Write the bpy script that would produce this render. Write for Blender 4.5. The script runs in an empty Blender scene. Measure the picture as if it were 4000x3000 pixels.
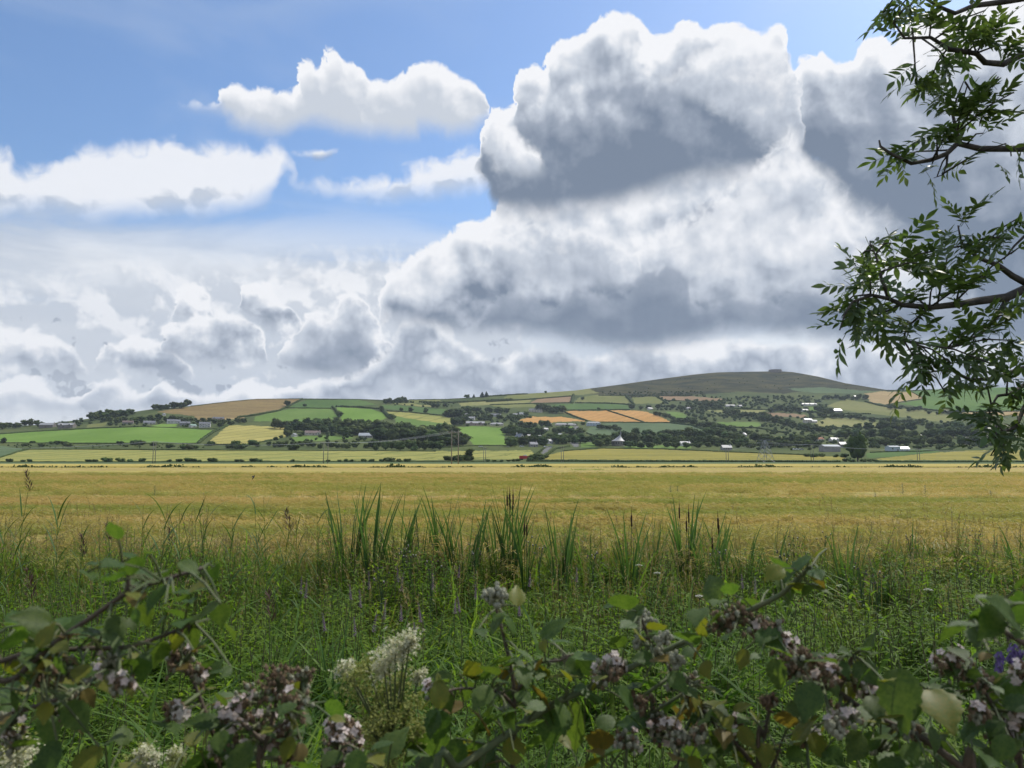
import bpy, bmesh, math, random
import numpy as np
from mathutils import Vector, Matrix, Euler

random.seed(7)
RNG = np.random.default_rng(7)
scene = bpy.context.scene
COL = scene.collection
R = math.radians

# ------------------------------------------------------------------ camera
EYE = 2.5                     # eye above the barley field's soil, metres
F = 3020.0                    # focal length in pixels of a 4000 px wide frame
PITCH = math.atan(288.0 / F)  # the horizon lies 288 px under the middle
cam_data = bpy.data.cameras.new('camera')
cam_data.sensor_width = 36.0
cam_data.lens = 36.0 * F / 4000.0
cam_data.clip_start = 0.05
cam_data.clip_end = 60000.0
cam_data.dof.use_dof = True
cam_data.dof.focus_distance = 60.0
cam_data.dof.aperture_fstop = 9.5
camera = bpy.data.objects.new('camera', cam_data)
camera.location = (0, 0, EYE)
camera.rotation_euler = (math.pi / 2 + PITCH, 0, 0)
COL.objects.link(camera)
scene.camera = camera

# ------------------------------------------------------------------ light
SUN_AZ, SUN_EL = 48.0, 50.0   # degrees to the right of the view, above the horizon
sun_dir = Vector((math.sin(R(SUN_AZ)) * math.cos(R(SUN_EL)),
                  math.cos(R(SUN_AZ)) * math.cos(R(SUN_EL)), math.sin(R(SUN_EL))))
sun_data = bpy.data.lights.new('sun', 'SUN')
sun_data.energy = 3.8
sun_data.angle = R(0.6)
sun_data.color = (1.0, 0.95, 0.86)
sun = bpy.data.objects.new('sun', sun_data)
sun.rotation_euler = (-sun_dir).to_track_quat('-Z', 'Y').to_euler()
sun.location = sun_dir * 300
COL.objects.link(sun)
scene.view_settings.view_transform = 'Standard'
scene.view_settings.look = 'None'
scene.view_settings.exposure = 0.0
scene.view_settings.gamma = 1.0
scene.view_settings.use_curve_mapping = False
cy = scene.cycles
cy.use_denoising = True
cy.max_bounces = 5
cy.diffuse_bounces = 2
cy.glossy_bounces = 2
cy.transmission_bounces = 4
cy.transparent_max_bounces = 8
cy.volume_bounces = 0
cy.use_adaptive_sampling = True
cy.adaptive_threshold = 0.015
cy.adaptive_min_samples = 16
cy.caustics_reflective = False
cy.caustics_refractive = False


def srgb(r, g, b):
    def f(c):
        c /= 255.0
        return c / 12.92 if c <= 0.04045 else ((c + 0.055) / 1.055) ** 2.4
    return (f(r), f(g), f(b), 1.0)


# ------------------------------------------------------------------ pixels of the photograph to places
CP, SP = math.cos(PITCH), math.sin(PITCH)


def ray(px, py):
    """direction through a pixel of the 4000 x 3000 photograph, scaled to y = 1"""
    cx, cyv = (px - 2000.0) / F, (1500.0 - py) / F
    dy = CP - cyv * SP
    return cx / dy, (SP + cyv * CP) / dy


def at(px, py, depth):
    ax, az = ray(px, py)
    return Vector((ax * depth, depth, EYE + az * depth))


def ang(px, py):
    ax, az = ray(px, py)
    return math.degrees(math.atan2(ax, 1.0)), math.degrees(math.atan2(az, math.hypot(ax, 1.0)))


# ------------------------------------------------------------------ world: blue sky with cumulus, laid out by direction
class NT:
    """small helper to write node trees as expressions"""
    def __init__(self, tree):
        self.t = tree

    def n(self, kind, **kw):
        nd = self.t.nodes.new(kind)
        for k, v in kw.items():
            setattr(nd, k, v)
        return nd

    def put(self, sock, v):
        if isinstance(v, bpy.types.NodeSocket):
            self.t.links.new(v, sock)
        elif v is not None:
            sock.default_value = v

    def m(self, op, a, b=None, c=None, clamp=False):
        nd = self.n('ShaderNodeMath', operation=op, use_clamp=clamp)
        for s, v in zip(nd.inputs, (a, b, c)):
            self.put(s, v)
        return nd.outputs[0]

    def v(self, op, a, b=None, c=None):
        nd = self.n('ShaderNodeVectorMath', operation=op)
        for s, v in zip(nd.inputs, (a, b, c)):
            self.put(s, v)
        return nd.outputs['Value'] if op in ('DOT_PRODUCT', 'LENGTH', 'DISTANCE') else nd.outputs[0]

    def step(self, x, lo, hi, a=0.0, b=1.0, kind='SMOOTHSTEP'):
        nd = self.n('ShaderNodeMapRange', interpolation_type=kind)
        for s, v in zip(nd.inputs[:5], (x, lo, hi, a, b)):
            self.put(s, v)
        return nd.outputs[0]

    def mix(self, f, a, b, blend='MIX'):
        nd = self.n('ShaderNodeMix', data_type='RGBA', blend_type=blend)
        self.put(nd.inputs[0], f)
        self.put(nd.inputs[6], a)
        self.put(nd.inputs[7], b)
        return nd.outputs[2]

    def noise(self, vec, scale, detail=4, rough=0.5, dist=0.0, lac=2.0, dim='2D'):
        nd = self.n('ShaderNodeTexNoise', noise_dimensions=dim)
        self.put(nd.inputs['Vector'], vec)
        for k, v in (('Scale', scale), ('Detail', detail), ('Roughness', rough), ('Distortion', dist), ('Lacunarity', lac)):
            self.put(nd.inputs[k], v)
        return nd.outputs['Fac']

    def voro(self, vec, scale):
        nd = self.n('ShaderNodeTexVoronoi', feature='F1', voronoi_dimensions='2D', normalize=False)
        self.put(nd.inputs['Vector'], vec)
        self.put(nd.inputs['Scale'], scale)
        nd.inputs['Detail'].default_value = 0.0
        return nd.outputs['Distance']

    def curve(self, x, pts, x0, x1, y0, y1):
        """piecewise curve through pts, y over x"""
        nd = self.n('ShaderNodeFloatCurve')
        c = nd.mapping.curves[0]
        pts = sorted(((min(1, max(0, (px - x0) / (x1 - x0))), (py - y0) / (y1 - y0)) for px, py in pts))
        while len(c.points) < len(pts):
            c.points.new(0.5, 0.5)
        for q, (px, py) in zip(c.points, pts):
            q.location = (px, py)
            q.handle_type = 'AUTO_CLAMPED'
        nd.mapping.update()
        self.put(nd.inputs['Value'], self.step(x, x0, x1, kind='LINEAR'))
        return self.m('MULTIPLY_ADD', nd.outputs[0], y1 - y0, y0)


def group_new(name, ins, outs):
    g = bpy.data.node_groups.new(name, 'ShaderNodeTree')
    for nm, tp in ins:
        g.interface.new_socket(nm, in_out='INPUT', socket_type=tp)
    for nm, tp in outs:
        g.interface.new_socket(nm, in_out='OUTPUT', socket_type=tp)
    return g, g.nodes.new('NodeGroupInput').outputs, g.nodes.new('NodeGroupOutput').inputs


def make_world():
    world = bpy.data.worlds.new('World')
    scene.world = world
    world.use_nodes = True
    t = world.node_tree
    t.nodes.clear()
    T = NT(t)
    gen = T.n('ShaderNodeTexCoord').outputs['Generated']
    sep = T.n('ShaderNodeSeparateXYZ')
    T.put(sep.inputs[0], gen)
    az = T.m('MULTIPLY', T.m('ARCTAN2', sep.outputs[0], sep.outputs[1]), 180 / math.pi)
    el = T.m('MULTIPLY', T.m('ARCSINE', sep.outputs[2]), 180 / math.pi)
    comb = T.n('ShaderNodeCombineXYZ')
    T.put(comb.inputs[0], az)
    T.put(comb.inputs[1], el)
    P = comb.outputs[0]

    # billow relief shared by the clouds: rounded lumps within lumps, with creases between
    g, gi, go = group_new('billow', [('P', 'NodeSocketVector'), ('Scale', 'NodeSocketFloat')], [('H', 'NodeSocketFloat')])
    G = NT(g)
    wn = G.n('ShaderNodeTexNoise', noise_dimensions='2D')
    G.put(wn.inputs['Vector'], gi[0])
    wn.inputs['Scale'].default_value = 0.5
    wn.inputs['Detail'].default_value = 3
    w = G.v('SUBTRACT', wn.outputs['Color'], (0.5, 0.5, 0.5))
    p1 = G.v('MULTIPLY_ADD', w, (2.0, 2.0, 0), gi[0])
    va = G.voro(p1, gi[1])
    vb = G.voro(p1, G.m('MULTIPLY', gi[1], 2.7))
    no = G.noise(p1, G.m('MULTIPLY', gi[1], 1.3), 6, 0.6)
    h = G.m('MULTIPLY_ADD', G.m('MULTIPLY', va, va), -0.62, 0.28)
    h = G.m('MULTIPLY_ADD', G.m('MULTIPLY', vb, vb), -0.25, h)
    h = G.m('MULTIPLY_ADD', G.m('SUBTRACT', no, 0.45), 1.15, h)
    G.put(go[0], h)
    billow = g

    def call(grp, **ins):
        nd = T.n('ShaderNodeGroup')
        nd.node_tree = grp
        for k, v in ins.items():
            T.put(nd.inputs[k], v)
        return nd.outputs[0]

    sky = T.n('ShaderNodeTexSky', sky_type='NISHITA', sun_disc=False)
    sky.sun_elevation = R(SUN_EL)
    sky.sun_rotation = R(SUN_AZ)
    sky.altitude = 30
    sky.air_density = 1.15
    sky.dust_density = 1.3
    sky.ozone_density = 2.0
    blue = T.mix(1.0, sky.outputs[0], (1.08, 1.28, 1.52, 1), 'MULTIPLY')
    # the clear air pales towards the horizon
    S = SKYK
    pale = T.step(el, 16, 0, 0.0, 0.55)
    col = T.mix(pale, blue, tuple(c * S for c in (0.62, 0.72, 0.84)) + (1,))

    WHITE = tuple(c * S for c in (0.93, 0.94, 0.97)) + (1,)
    LIGHT = tuple(c * S for c in (0.60, 0.65, 0.73)) + (1,)
    MID = tuple(c * S for c in (0.35, 0.40, 0.49)) + (1,)
    DARK = tuple(c * S for c in (0.185, 0.235, 0.32)) + (1,)

    # thin veil of high cloud in streaks
    mp = T.n('ShaderNodeMapping')
    T.put(mp.inputs[0], P)
    mp.inputs['Rotation'].default_value = (0, 0, R(-6))
    mp.inputs['Scale'].default_value = (0.055, 0.26, 1)
    v1 = T.noise(mp.outputs[0], 1.0, 7, 0.55, 0.35)
    band = T.step(el, 19.5, 12.5, 0.0, 1.0)
    bandr = T.step(az, 60, 5, 0.6, 1.0)
    veil = T.m('MULTIPLY', T.step(T.m('MULTIPLY_ADD', band, 0.5, v1), 0.52, 0.86), T.m('MULTIPLY', band, bandr))
    veilc = T.mix(T.step(v1, 0.35, 0.65), tuple(c * S for c in (0.60, 0.65, 0.73)) + (1,), tuple(c * S for c in (0.84, 0.86, 0.89)) + (1,))
    col = T.mix(T.m('MULTIPLY', veil, 0.9), col, veilc)
    # faint cirrus in the upper blue
    mp2 = T.n('ShaderNodeMapping')
    T.put(mp2.inputs[0], P)
    mp2.inputs['Rotation'].default_value = (0, 0, R(24))
    mp2.inputs['Scale'].default_value = (0.05, 0.13, 1)
    ci = T.step(T.noise(mp2.outputs[0], 1.0, 6, 0.5, 0.5), 0.45, 0.8, 0.0, 0.22)
    col = T.mix(ci, col, tuple(c * S for c in (0.62, 0.70, 0.82)) + (1,))

    shared = {}

    def relief_of(kind):
        """height of the billows, fall of the broad relief towards the sun, broad lumps: a few kinds serve all the clouds"""
        if kind not in shared:
            scale, off = kind
            d = 0.5 / scale
            Pk = T.v('ADD', P, (off, off * 0.7, 0))
            n0 = call(billow, P=Pk, Scale=scale)
            nl = T.noise(Pk, scale * 0.42, 5, 0.48)
            n1 = T.noise(T.v('ADD', Pk, (SUNV[0] * d, SUNV[1] * d, 0)), scale * 0.42, 3, 0.48)
            azw = T.m('MULTIPLY_ADD', T.m('SUBTRACT', nl, 0.5), 2.6, T.m('MULTIPLY_ADD', n0, 0.55, az))
            shared[kind] = (n0, T.m('SUBTRACT', nl, n1), nl, azw)
        return shared[kind]

    def layer(col, top, bot, kind, amp=0.9, soft=0.25, bsoft=1.2, relief=0.8, lump=0.9, tone=0.0, opac=1.0, rim=1.2, fullk=0.0,
              shades=((0.0, 'W'), (0.3, 'L'), (0.6, 'M'), (1.0, 'D'))):
        """a bank of cloud between a top and a bottom outline, both given in photograph pixels"""
        n0, fall, nl, azw = relief_of(kind)
        tp, bp = [ang(*q) for q in top], [ang(*q) for q in bot]
        for i, dx in ((0, -1.0), (-1, 1.0)):         # close an end that lies within the view
            if -38 < tp[i][0] < 38:
                q = (tp[i][0] + bp[i][0]) / 2 + dx, (tp[i][1] + bp[i][1]) / 2
                tp.insert(0 if i == 0 else len(tp), (q[0], q[1] - 2.5))
                bp.insert(0 if i == 0 else len(bp), (q[0], q[1] + 2.5))
        x0, x1 = min(q[0] for q in tp + bp), max(q[0] for q in tp + bp)
        te = T.curve(azw, tp, x0, x1, -5, 40)
        be = T.curve(azw, bp, x0, x1, -5, 40)
        up = T.m('SUBTRACT', te, el)
        dn = T.m('SUBTRACT', el, be)
        h = T.m('SMOOTH_MIN', up, dn, 0.5)
        h = T.m('MULTIPLY_ADD', n0, amp, h)
        cov = T.step(T.m('MULTIPLY_ADD', n0, amp, up), 0.0, soft)
        low = T.step(T.m('MULTIPLY_ADD', n0, amp * 0.5, dn), -bsoft * 0.5, bsoft)
        cov = T.m('MULTIPLY', cov, low)
        if opac < 1:
            cov = T.m('MULTIPLY', cov, opac)
        # how far down the cloud: bright tops, grey under-sides
        d = T.m('DIVIDE', up, T.m('MAXIMUM', T.m('SUBTRACT', te, be), 0.6))
        d = T.m('MINIMUM', T.m('MAXIMUM', d, 0.0), 1.1)
        edge = T.step(h, 0.0, rim, -0.22, 0.06)
        s = T.m('ADD', d, edge)
        s = T.m('MULTIPLY_ADD', T.m('SUBTRACT', nl, 0.5), -lump, s)
        s = T.m('MULTIPLY_ADD', fall, -relief * 1.5, s)
        s = T.m('MULTIPLY_ADD', n0, -0.3 * relief, s)
        ramp = T.n('ShaderNodeValToRGB')
        els = ramp.color_ramp.elements
        tones = dict(W=WHITE, L=LIGHT, M=MID, D=DARK)
        els[0].position, els[0].color = shades[0][0], tones[shades[0][1]]
        els[1].position, els[1].color = shades[-1][0], tones[shades[-1][1]]
        for pos, c in shades[1:-1]:
            e = els.new(pos)
            e.color = tones[c]
        T.put(ramp.inputs[0], T.m('ADD', s, tone))
        return T.mix(cov, col, ramp.outputs[0])

    for L in CLOUD_LAYERS:
        col = layer(col, *L[0], **L[1])

    # scattered cumulus over the rest of the sky, outside the view
    ga = T.m('ABSOLUTE', az)
    out = T.m('MAXIMUM', T.step(ga, 40, 60), T.step(el, 34, 44))
    gn = T.noise(gen, 2.2, 5, 0.55, 0.3, dim='3D')
    gc = T.m('MULTIPLY', T.step(gn, 0.47, 0.6), T.m('MULTIPLY', out, T.step(el, -2, 2)))
    gcol = T.mix(T.step(gn, 0.52, 0.72), WHITE, MID)
    col = T.mix(gc, col, gcol)

    bgd = T.n('ShaderNodeBackground')
    T.put(bgd.inputs[0], col)
    bgd.inputs[1].default_value = SKY_STRENGTH
    T.put(T.n('ShaderNodeOutputWorld').inputs[0], bgd.outputs[0])
    world.cycles.sampling_method = 'MANUAL'
    world.cycles.sample_map_resolution = 512


SKY_STRENGTH = 0.1
SKYK = 10.0            # cloud radiance is given for strength 0.1
SUNV = (0.5, 0.866)    # towards the sun in the (azimuth, elevation) plane
FINE, BROAD, LOW = (0.75, 3.0), (0.5, 17.0), (0.55, 41.0)
SMALL = dict(amp=0.8, soft=0.5, bsoft=1.1, relief=0.85, lump=0.9, tone=-0.3, rim=0.7)
CLOUD_LAYERS = [
    # long flat clouds across the middle left
    (([(-900, 600), (-300, 560), (0, 555), (60, 630), (200, 640), (350, 570), (500, 555), (650, 535), (800, 545), (950, 550), (1100, 560),
       (1150, 610), (1200, 700), (1300, 690), (1450, 685), (1600, 640), (1750, 600), (1850, 560), (2000, 560)],
      [(-900, 850), (-300, 850), (0, 830), (400, 850), (700, 830), (900, 820), (1020, 795), (1080, 750), (1130, 660), (1160, 700), (1210, 735),
       (1400, 770), (1600, 770), (1800, 745), (2000, 700)], BROAD),
     dict(amp=1.0, soft=1.2, bsoft=1.4, relief=0.5, lump=0.7, opac=0.9, shades=((0.0, 'W'), (0.9, 'W'), (1.3, 'L'), (1.5, 'L')), tone=0.1)),
    (([(1140, 600), (1180, 592), (1250, 578), (1340, 578)], [(1140, 598), (1180, 606), (1240, 622), (1300, 600), (1340, 580)], FINE),
     dict(amp=0.25, soft=0.5, bsoft=0.5, relief=0.3, lump=0.3, tone=-0.2)),
    # a continuous field of far cumulus behind the single ones
    (([(-900, 1250), (-200, 1120), (0, 1080), (300, 1060), (600, 1000), (900, 1010), (1200, 980), (1500, 960), (1700, 1000), (2000, 1050)],
      [(-900, 1620), (0, 1620), (1000, 1620), (2000, 1620)], FINE),
     dict(amp=2.2, soft=2.6, bsoft=1.0, relief=1.3, lump=1.7, tone=-0.02, opac=0.75, shades=((0.0, 'W'), (0.35, 'L'), (0.9, 'L'), (1.3, 'M')))),
    # rows of small cumulus far off, low on the left
    (([(-900, 1480), (0, 1490), (100, 1465), (200, 1495), (290, 1560), (350, 1505), (450, 1475), (550, 1530), (640, 1470), (700, 1520),
       (850, 1540), (1000, 1480), (1100, 1520), (1250, 1470), (1390, 1490), (1450, 1540), (1600, 1480), (1800, 1500)],
      [(-900, 1600), (0, 1590), (300, 1590), (600, 1590), (900, 1600), (1300, 1600), (1800, 1610)], LOW),
     dict(amp=0.9, soft=0.4, bsoft=1.0, relief=0.9, lump=1.0, tone=-0.2)),
    (([(-900, 1380), (-300, 1300), (0, 1262), (100, 1285), (180, 1300), (250, 1330), (310, 1390), (350, 1440)],
      [(-900, 1480), (0, 1430), (250, 1450), (350, 1450)], FINE), dict(SMALL, soft=0.5)),
    (([(370, 1420), (420, 1330), (490, 1345), (560, 1305), (620, 1325), (700, 1380), (760, 1450)],
      [(370, 1430), (450, 1450), (600, 1470), (760, 1470)], FINE), dict(SMALL)),
    (([(690, 1230), (720, 1130), (750, 1100), (790, 1125), (820, 1180), (850, 1240)], [(690, 1240), (760, 1260), (850, 1260)], FINE), dict(SMALL)),
    (([(925, 1200), (950, 1120), (1000, 1092), (1060, 1092), (1110, 1145), (1150, 1215), (1180, 1270)],
      [(925, 1200), (1000, 1260), (1100, 1300), (1180, 1300)], FINE), dict(SMALL)),
    (([(1120, 1110), (1160, 1070), (1220, 1045), (1275, 1060), (1290, 1100)], [(1120, 1115), (1220, 1120), (1290, 1110)], LOW), dict(SMALL, soft=0.9, opac=0.7)),
    (([(600, 1370), (680, 1270), (780, 1235), (870, 1210), (950, 1235), (1010, 1290), (1050, 1360)],
      [(600, 1390), (750, 1410), (900, 1425), (1050, 1415)], FINE), dict(SMALL, tone=-0.22)),
    (([(1100, 1380), (1180, 1260), (1250, 1200), (1300, 1225), (1345, 1150), (1400, 1135), (1450, 1185), (1490, 1280), (1530, 1350), (1570, 1410)],
      [(1100, 1410), (1250, 1470), (1400, 1475), (1570, 1440)], LOW),
     dict(SMALL, tone=-0.08, shades=((0.0, 'W'), (0.25, 'L'), (0.55, 'M'), (1.0, 'D')))),
    (([(1570, 1420), (1610, 1290), (1650, 1255), (1700, 1310), (1770, 1390), (1860, 1450)], [(1570, 1440), (1700, 1480), (1860, 1490)], FINE), dict(SMALL, tone=-0.22)),
    # foot of the bank, down to the hills
    (([(1300, 1520), (1450, 1420), (1550, 1300), (1620, 1230), (1700, 1300), (1800, 1330), (1950, 1390), (2100, 1350), (2300, 1390),
       (2500, 1330), (2800, 1310), (3000, 1330), (3300, 1320), (3600, 1350), (4000, 1330), (5200, 1350)],
      [(1300, 1530), (1500, 1600), (2000, 1610), (3000, 1610), (5200, 1610)], LOW),
     dict(amp=1.0, soft=0.9, bsoft=1.2, relief=0.7, lump=1.3, tone=0.05, shades=((0.0, 'W'), (0.3, 'L'), (0.6, 'M'), (1.2, 'L')))),
    # the broad bank
    (([(1480, 1250), (1515, 1110), (1550, 1050), (1620, 990), (1700, 940), (1780, 900), (1860, 870), (1930, 830), (1980, 720), (2050, 640), (2300, 600),
       (2900, 580), (3050, 590), (3150, 610), (3300, 650), (3500, 760), (3800, 850), (4000, 860), (5200, 880)],
      [(1480, 1240), (1560, 1260), (1700, 1290), (1900, 1300), (2100, 1290), (2300, 1340), (2500, 1370), (2700, 1340), (2900, 1290),
       (3100, 1300), (3300, 1330), (3600, 1350), (4000, 1380), (5200, 1400)], LOW),
     dict(amp=1.1, soft=0.5, bsoft=1.6, relief=0.9, lump=1.0, tone=-0.05, rim=1.6, shades=((0.0, 'W'), (0.4, 'L'), (0.72, 'M'), (0.95, 'D')))),
    # sunlit towers in front of the bank
    (([(2480, 1020), (2540, 900), (2650, 850), (2750, 790), (2850, 720), (2950, 670), (3030, 670), (3070, 740), (3110, 830), (3160, 810),
       (3230, 760), (3290, 790), (3340, 900), (3420, 960), (3560, 1010)],
      [(2480, 1020), (2600, 1100), (2700, 1180), (2800, 1190), (2950, 1170), (3120, 1150), (3250, 1160), (3400, 1160), (3560, 1140)], LOW),
     dict(amp=1.3, soft=1.3, bsoft=1.6, relief=0.9, lump=0.9, tone=-0.2, opac=0.88, shades=((0.0, 'W'), (0.6, 'L'), (1.2, 'M')))),
    (([(1920, 1000), (1980, 900), (2080, 860), (2180, 900), (2280, 870), (2380, 910), (2460, 960), (2520, 1060)],
      [(1920, 1020), (2050, 1090), (2250, 1120), (2400, 1130), (2520, 1100)], FINE),
     dict(amp=1.0, soft=0.9, bsoft=1.4, relief=0.8, lump=0.9, tone=-0.05, opac=0.8, shades=((0.0, 'W'), (0.4, 'L'), (1.2, 'M')))),
    # the dark under-side that hangs before them
    (([(1880, 1260), (1960, 1170), (2060, 1130), (2160, 1190), (2250, 1130), (2400, 1150), (2540, 1040), (2620, 1010), (2690, 1100), (2740, 1180), (2860, 1150),
       (3000, 1170), (3150, 1120), (3300, 1150), (3500, 1130), (3900, 1160), (5200, 1150)],
      [(1880, 1270), (2000, 1290), (2200, 1320), (2450, 1370), (2700, 1340), (2900, 1290), (3100, 1310), (3300, 1330), (3900, 1340), (5200, 1340)], BROAD),
     dict(amp=1.0, soft=1.0, bsoft=1.3, relief=0.6, lump=0.7, tone=0.35, opac=0.9, rim=1.0, shades=((0.0, 'L'), (0.35, 'M'), (0.9, 'D'), (1.3, 'D')))),
    # the small bright cumulus in the blue
    (([(700, 400), (840, 400), (870, 345), (930, 322), (975, 340), (1030, 335), (1100, 345), (1160, 340), (1180, 255), (1215, 235),
       (1245, 265), (1290, 190), (1320, 190), (1350, 225), (1400, 240), (1440, 300), (1500, 310), (1560, 300), (1620, 250), (1680, 240),
       (1760, 260), (1820, 300), (1880, 350), (1905, 430), (1930, 500)],
      [(700, 395), (850, 430), (900, 480), (1000, 515), (1060, 530), (1150, 520), (1220, 490), (1300, 510), (1450, 530), (1600, 540),
       (1640, 505), (1700, 510), (1780, 530), (1860, 510), (1905, 470), (1930, 470)], FINE),
     dict(amp=0.6, soft=0.4, bsoft=1.2, relief=0.5, lump=0.6, tone=-0.12, rim=1.4, shades=((0.0, 'W'), (0.5, 'L'), (1.2, 'L')))),
    # the large cumulus with the grey base
    (([(1860, 640), (1890, 520), (1930, 425), (1970, 420), (2005, 400), (2020, 290), (2060, 255), (2105, 260), (2130, 270), (2150, 180),
       (2200, 150), (2250, 140), (2310, 100), (2370, 60), (2420, 50), (2480, 50), (2515, 90), (2550, 140), (2620, 130), (2660, 90),
       (2720, 85), (2780, 100), (2850, 85), (2920, 110), (2960, 130), (3010, 100), (3050, 105), (3075, 180), (3100, 270), (3150, 230),
       (3230, 210), (3270, 240), (3330, 215), (3380, 150), (3440, 130), (3500, 170), (3550, 100), (3650, 60), (3800, 20), (4000, -40), (4500, -100),
       (5200, -60)],
      [(1860, 640), (1890, 720), (1950, 830), (2100, 850), (2300, 830), (2500, 780), (2750, 715), (2950, 690), (3050, 670), (3200, 700),
       (3350, 800), (3550, 960), (3800, 1180), (4000, 1320), (5200, 1380)], BROAD),
     dict(amp=1.0, soft=0.3, bsoft=1.6, relief=0.55, lump=0.6, tone=-0.04, rim=1.8,
          shades=((0.0, 'W'), (0.18, 'L'), (0.37, 'M'), (0.68, 'D')))),
    # bright lobes that stand out from its flanks
    (([(1880, 560), (1900, 470), (1935, 425), (1975, 425), (2010, 480), (2050, 540), (2100, 560), (2150, 600)],
      [(1880, 570), (1920, 620), (2000, 680), (2080, 690), (2150, 640)], FINE),
     dict(amp=0.6, soft=0.9, bsoft=1.2, relief=0.5, lump=0.5, tone=-0.25, shades=((0.0, 'W'), (0.5, 'L'), (1.2, 'M')))),
    (([(2560, 330), (2640, 260), (2700, 200), (2780, 150), (2850, 95), (2920, 115), (2960, 130), (3010, 100), (3055, 108), (3085, 180),
       (3115, 350), (3150, 520)],
      [(2560, 340), (2700, 380), (2800, 430), (2900, 520), (3000, 600), (3080, 620), (3150, 560)], FINE),
     dict(amp=0.8, soft=1.5, bsoft=1.2, relief=0.8, lump=0.7, tone=-0.18, opac=0.85, shades=((0.0, 'W'), (0.45, 'L'), (1.2, 'M')))),
    # a soft shoulder where the great cumulus meets the towers behind
    (([(2960, 640), (3010, 540), (3080, 490), (3150, 560), (3200, 640), (3250, 740)], [(2960, 720), (3080, 850), (3170, 880), (3250, 820)], FINE),
     dict(amp=1.1, soft=1.6, bsoft=1.8, relief=0.8, lump=0.9, tone=-0.15, opac=0.9, shades=((0.0, 'W'), (0.5, 'L'), (1.2, 'M')))),
]
make_world()

# ------------------------------------------------------------------ mesh and object helpers
class MB:
    """collects vertices and faces for one mesh"""
    def __init__(self):
        self.v, self.f, self.mi = [], [], []

    def add(self, verts, faces, mi=0):
        o = len(self.v)
        self.v.extend([tuple(p) for p in verts])
        self.f.extend([tuple(i + o for i in q) for q in faces])
        self.mi.extend([mi] * len(faces))
        return self

    def box(self, x0, x1, y0, y1, z0, z1, mi=0):
        vs = [(x, y, z) for z in (z0, z1) for y in (y0, y1) for x in (x0, x1)]
        return self.add(vs, [(0, 2, 3, 1), (4, 5, 7, 6), (0, 1, 5, 4), (2, 6, 7, 3), (0, 4, 6, 2), (1, 3, 7, 5)], mi)

    def prism(self, poly, y0, y1, mi=0):
        """polygon in x, z pushed along y"""
        n = len(poly)
        vs = [(x, y0, z) for x, z in poly] + [(x, y1, z) for x, z in poly]
        fs = [tuple(range(n)), tuple(range(2 * n - 1, n - 1, -1))]
        fs += [(i, i + n, (i + 1) % n + n, (i + 1) % n) for i in range(n)]
        return self.add(vs, fs, mi)

    def tube(self, pts, rad, sides=5, mi=0, cap=True):
        pts = [Vector(p) for p in pts]
        n = len(pts)
        rad = [rad] * n if not hasattr(rad, '__len__') else rad
        vs = []
        ref = None
        for i, p in enumerate(pts):
            d = (pts[min(i + 1, n - 1)] - pts[max(i - 1, 0)])
            d = d.normalized() if d.length > 1e-9 else Vector((0, 0, 1))
            if ref is None:
                ref = d.orthogonal().normalized()
            ref = (ref - d * ref.dot(d))
            ref = ref.normalized() if ref.length > 1e-6 else d.orthogonal().normalized()
            w = d.cross(ref)
            for k in range(sides):
                a = 2 * math.pi * k / sides
                vs.append(p + (ref * math.cos(a) + w * math.sin(a)) * rad[i])
        fs = [(i * sides + k, i * sides + (k + 1) % sides, (i + 1) * sides + (k + 1) % sides, (i + 1) * sides + k)
              for i in range(n - 1) for k in range(sides)]
        if cap:
            fs += [tuple(range(sides))[::-1], tuple((n - 1) * sides + k for k in range(sides))]
        return self.add(vs, fs, mi)

    def ball(self, c, r, seg=8, ring=5, mi=0):
        c = Vector(c)
        rx, ry, rz = r if hasattr(r, '__len__') else (r, r, r)
        vs = [c + Vector((0, 0, rz))]
        for i in range(1, ring):
            t = math.pi * i / ring
            vs += [c + Vector((rx * math.sin(t) * math.cos(2 * math.pi * k / seg), ry * math.sin(t) * math.sin(2 * math.pi * k / seg),
                               rz * math.cos(t))) for k in range(seg)]
        vs.append(c - Vector((0, 0, rz)))
        L = len(vs) - 1
        fs = [(0, 1 + k, 1 + (k + 1) % seg) for k in range(seg)]
        for i in range(ring - 2):
            a = 1 + i * seg
            fs += [(a + k, a + seg + k, a + seg + (k + 1) % seg, a + (k + 1) % seg) for k in range(seg)]
        a = 1 + (ring - 2) * seg
        fs += [(L, a + (k + 1) % seg, a + k) for k in range(seg)]
        return self.add(vs, fs, mi)

    def mesh(self, name, mats, smooth=False):
        me = bpy.data.meshes.new(name)
        me.from_pydata(self.v, [], self.f)
        mats = mats if isinstance(mats, (list, tuple)) else [mats]
        for m in mats:
            me.materials.append(m)
        if len(mats) > 1:
            me.polygons.foreach_set('material_index', self.mi)
        if smooth:
            me.polygons.foreach_set('use_smooth', [True] * len(me.polygons))
        me.update()
        return me


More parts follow.
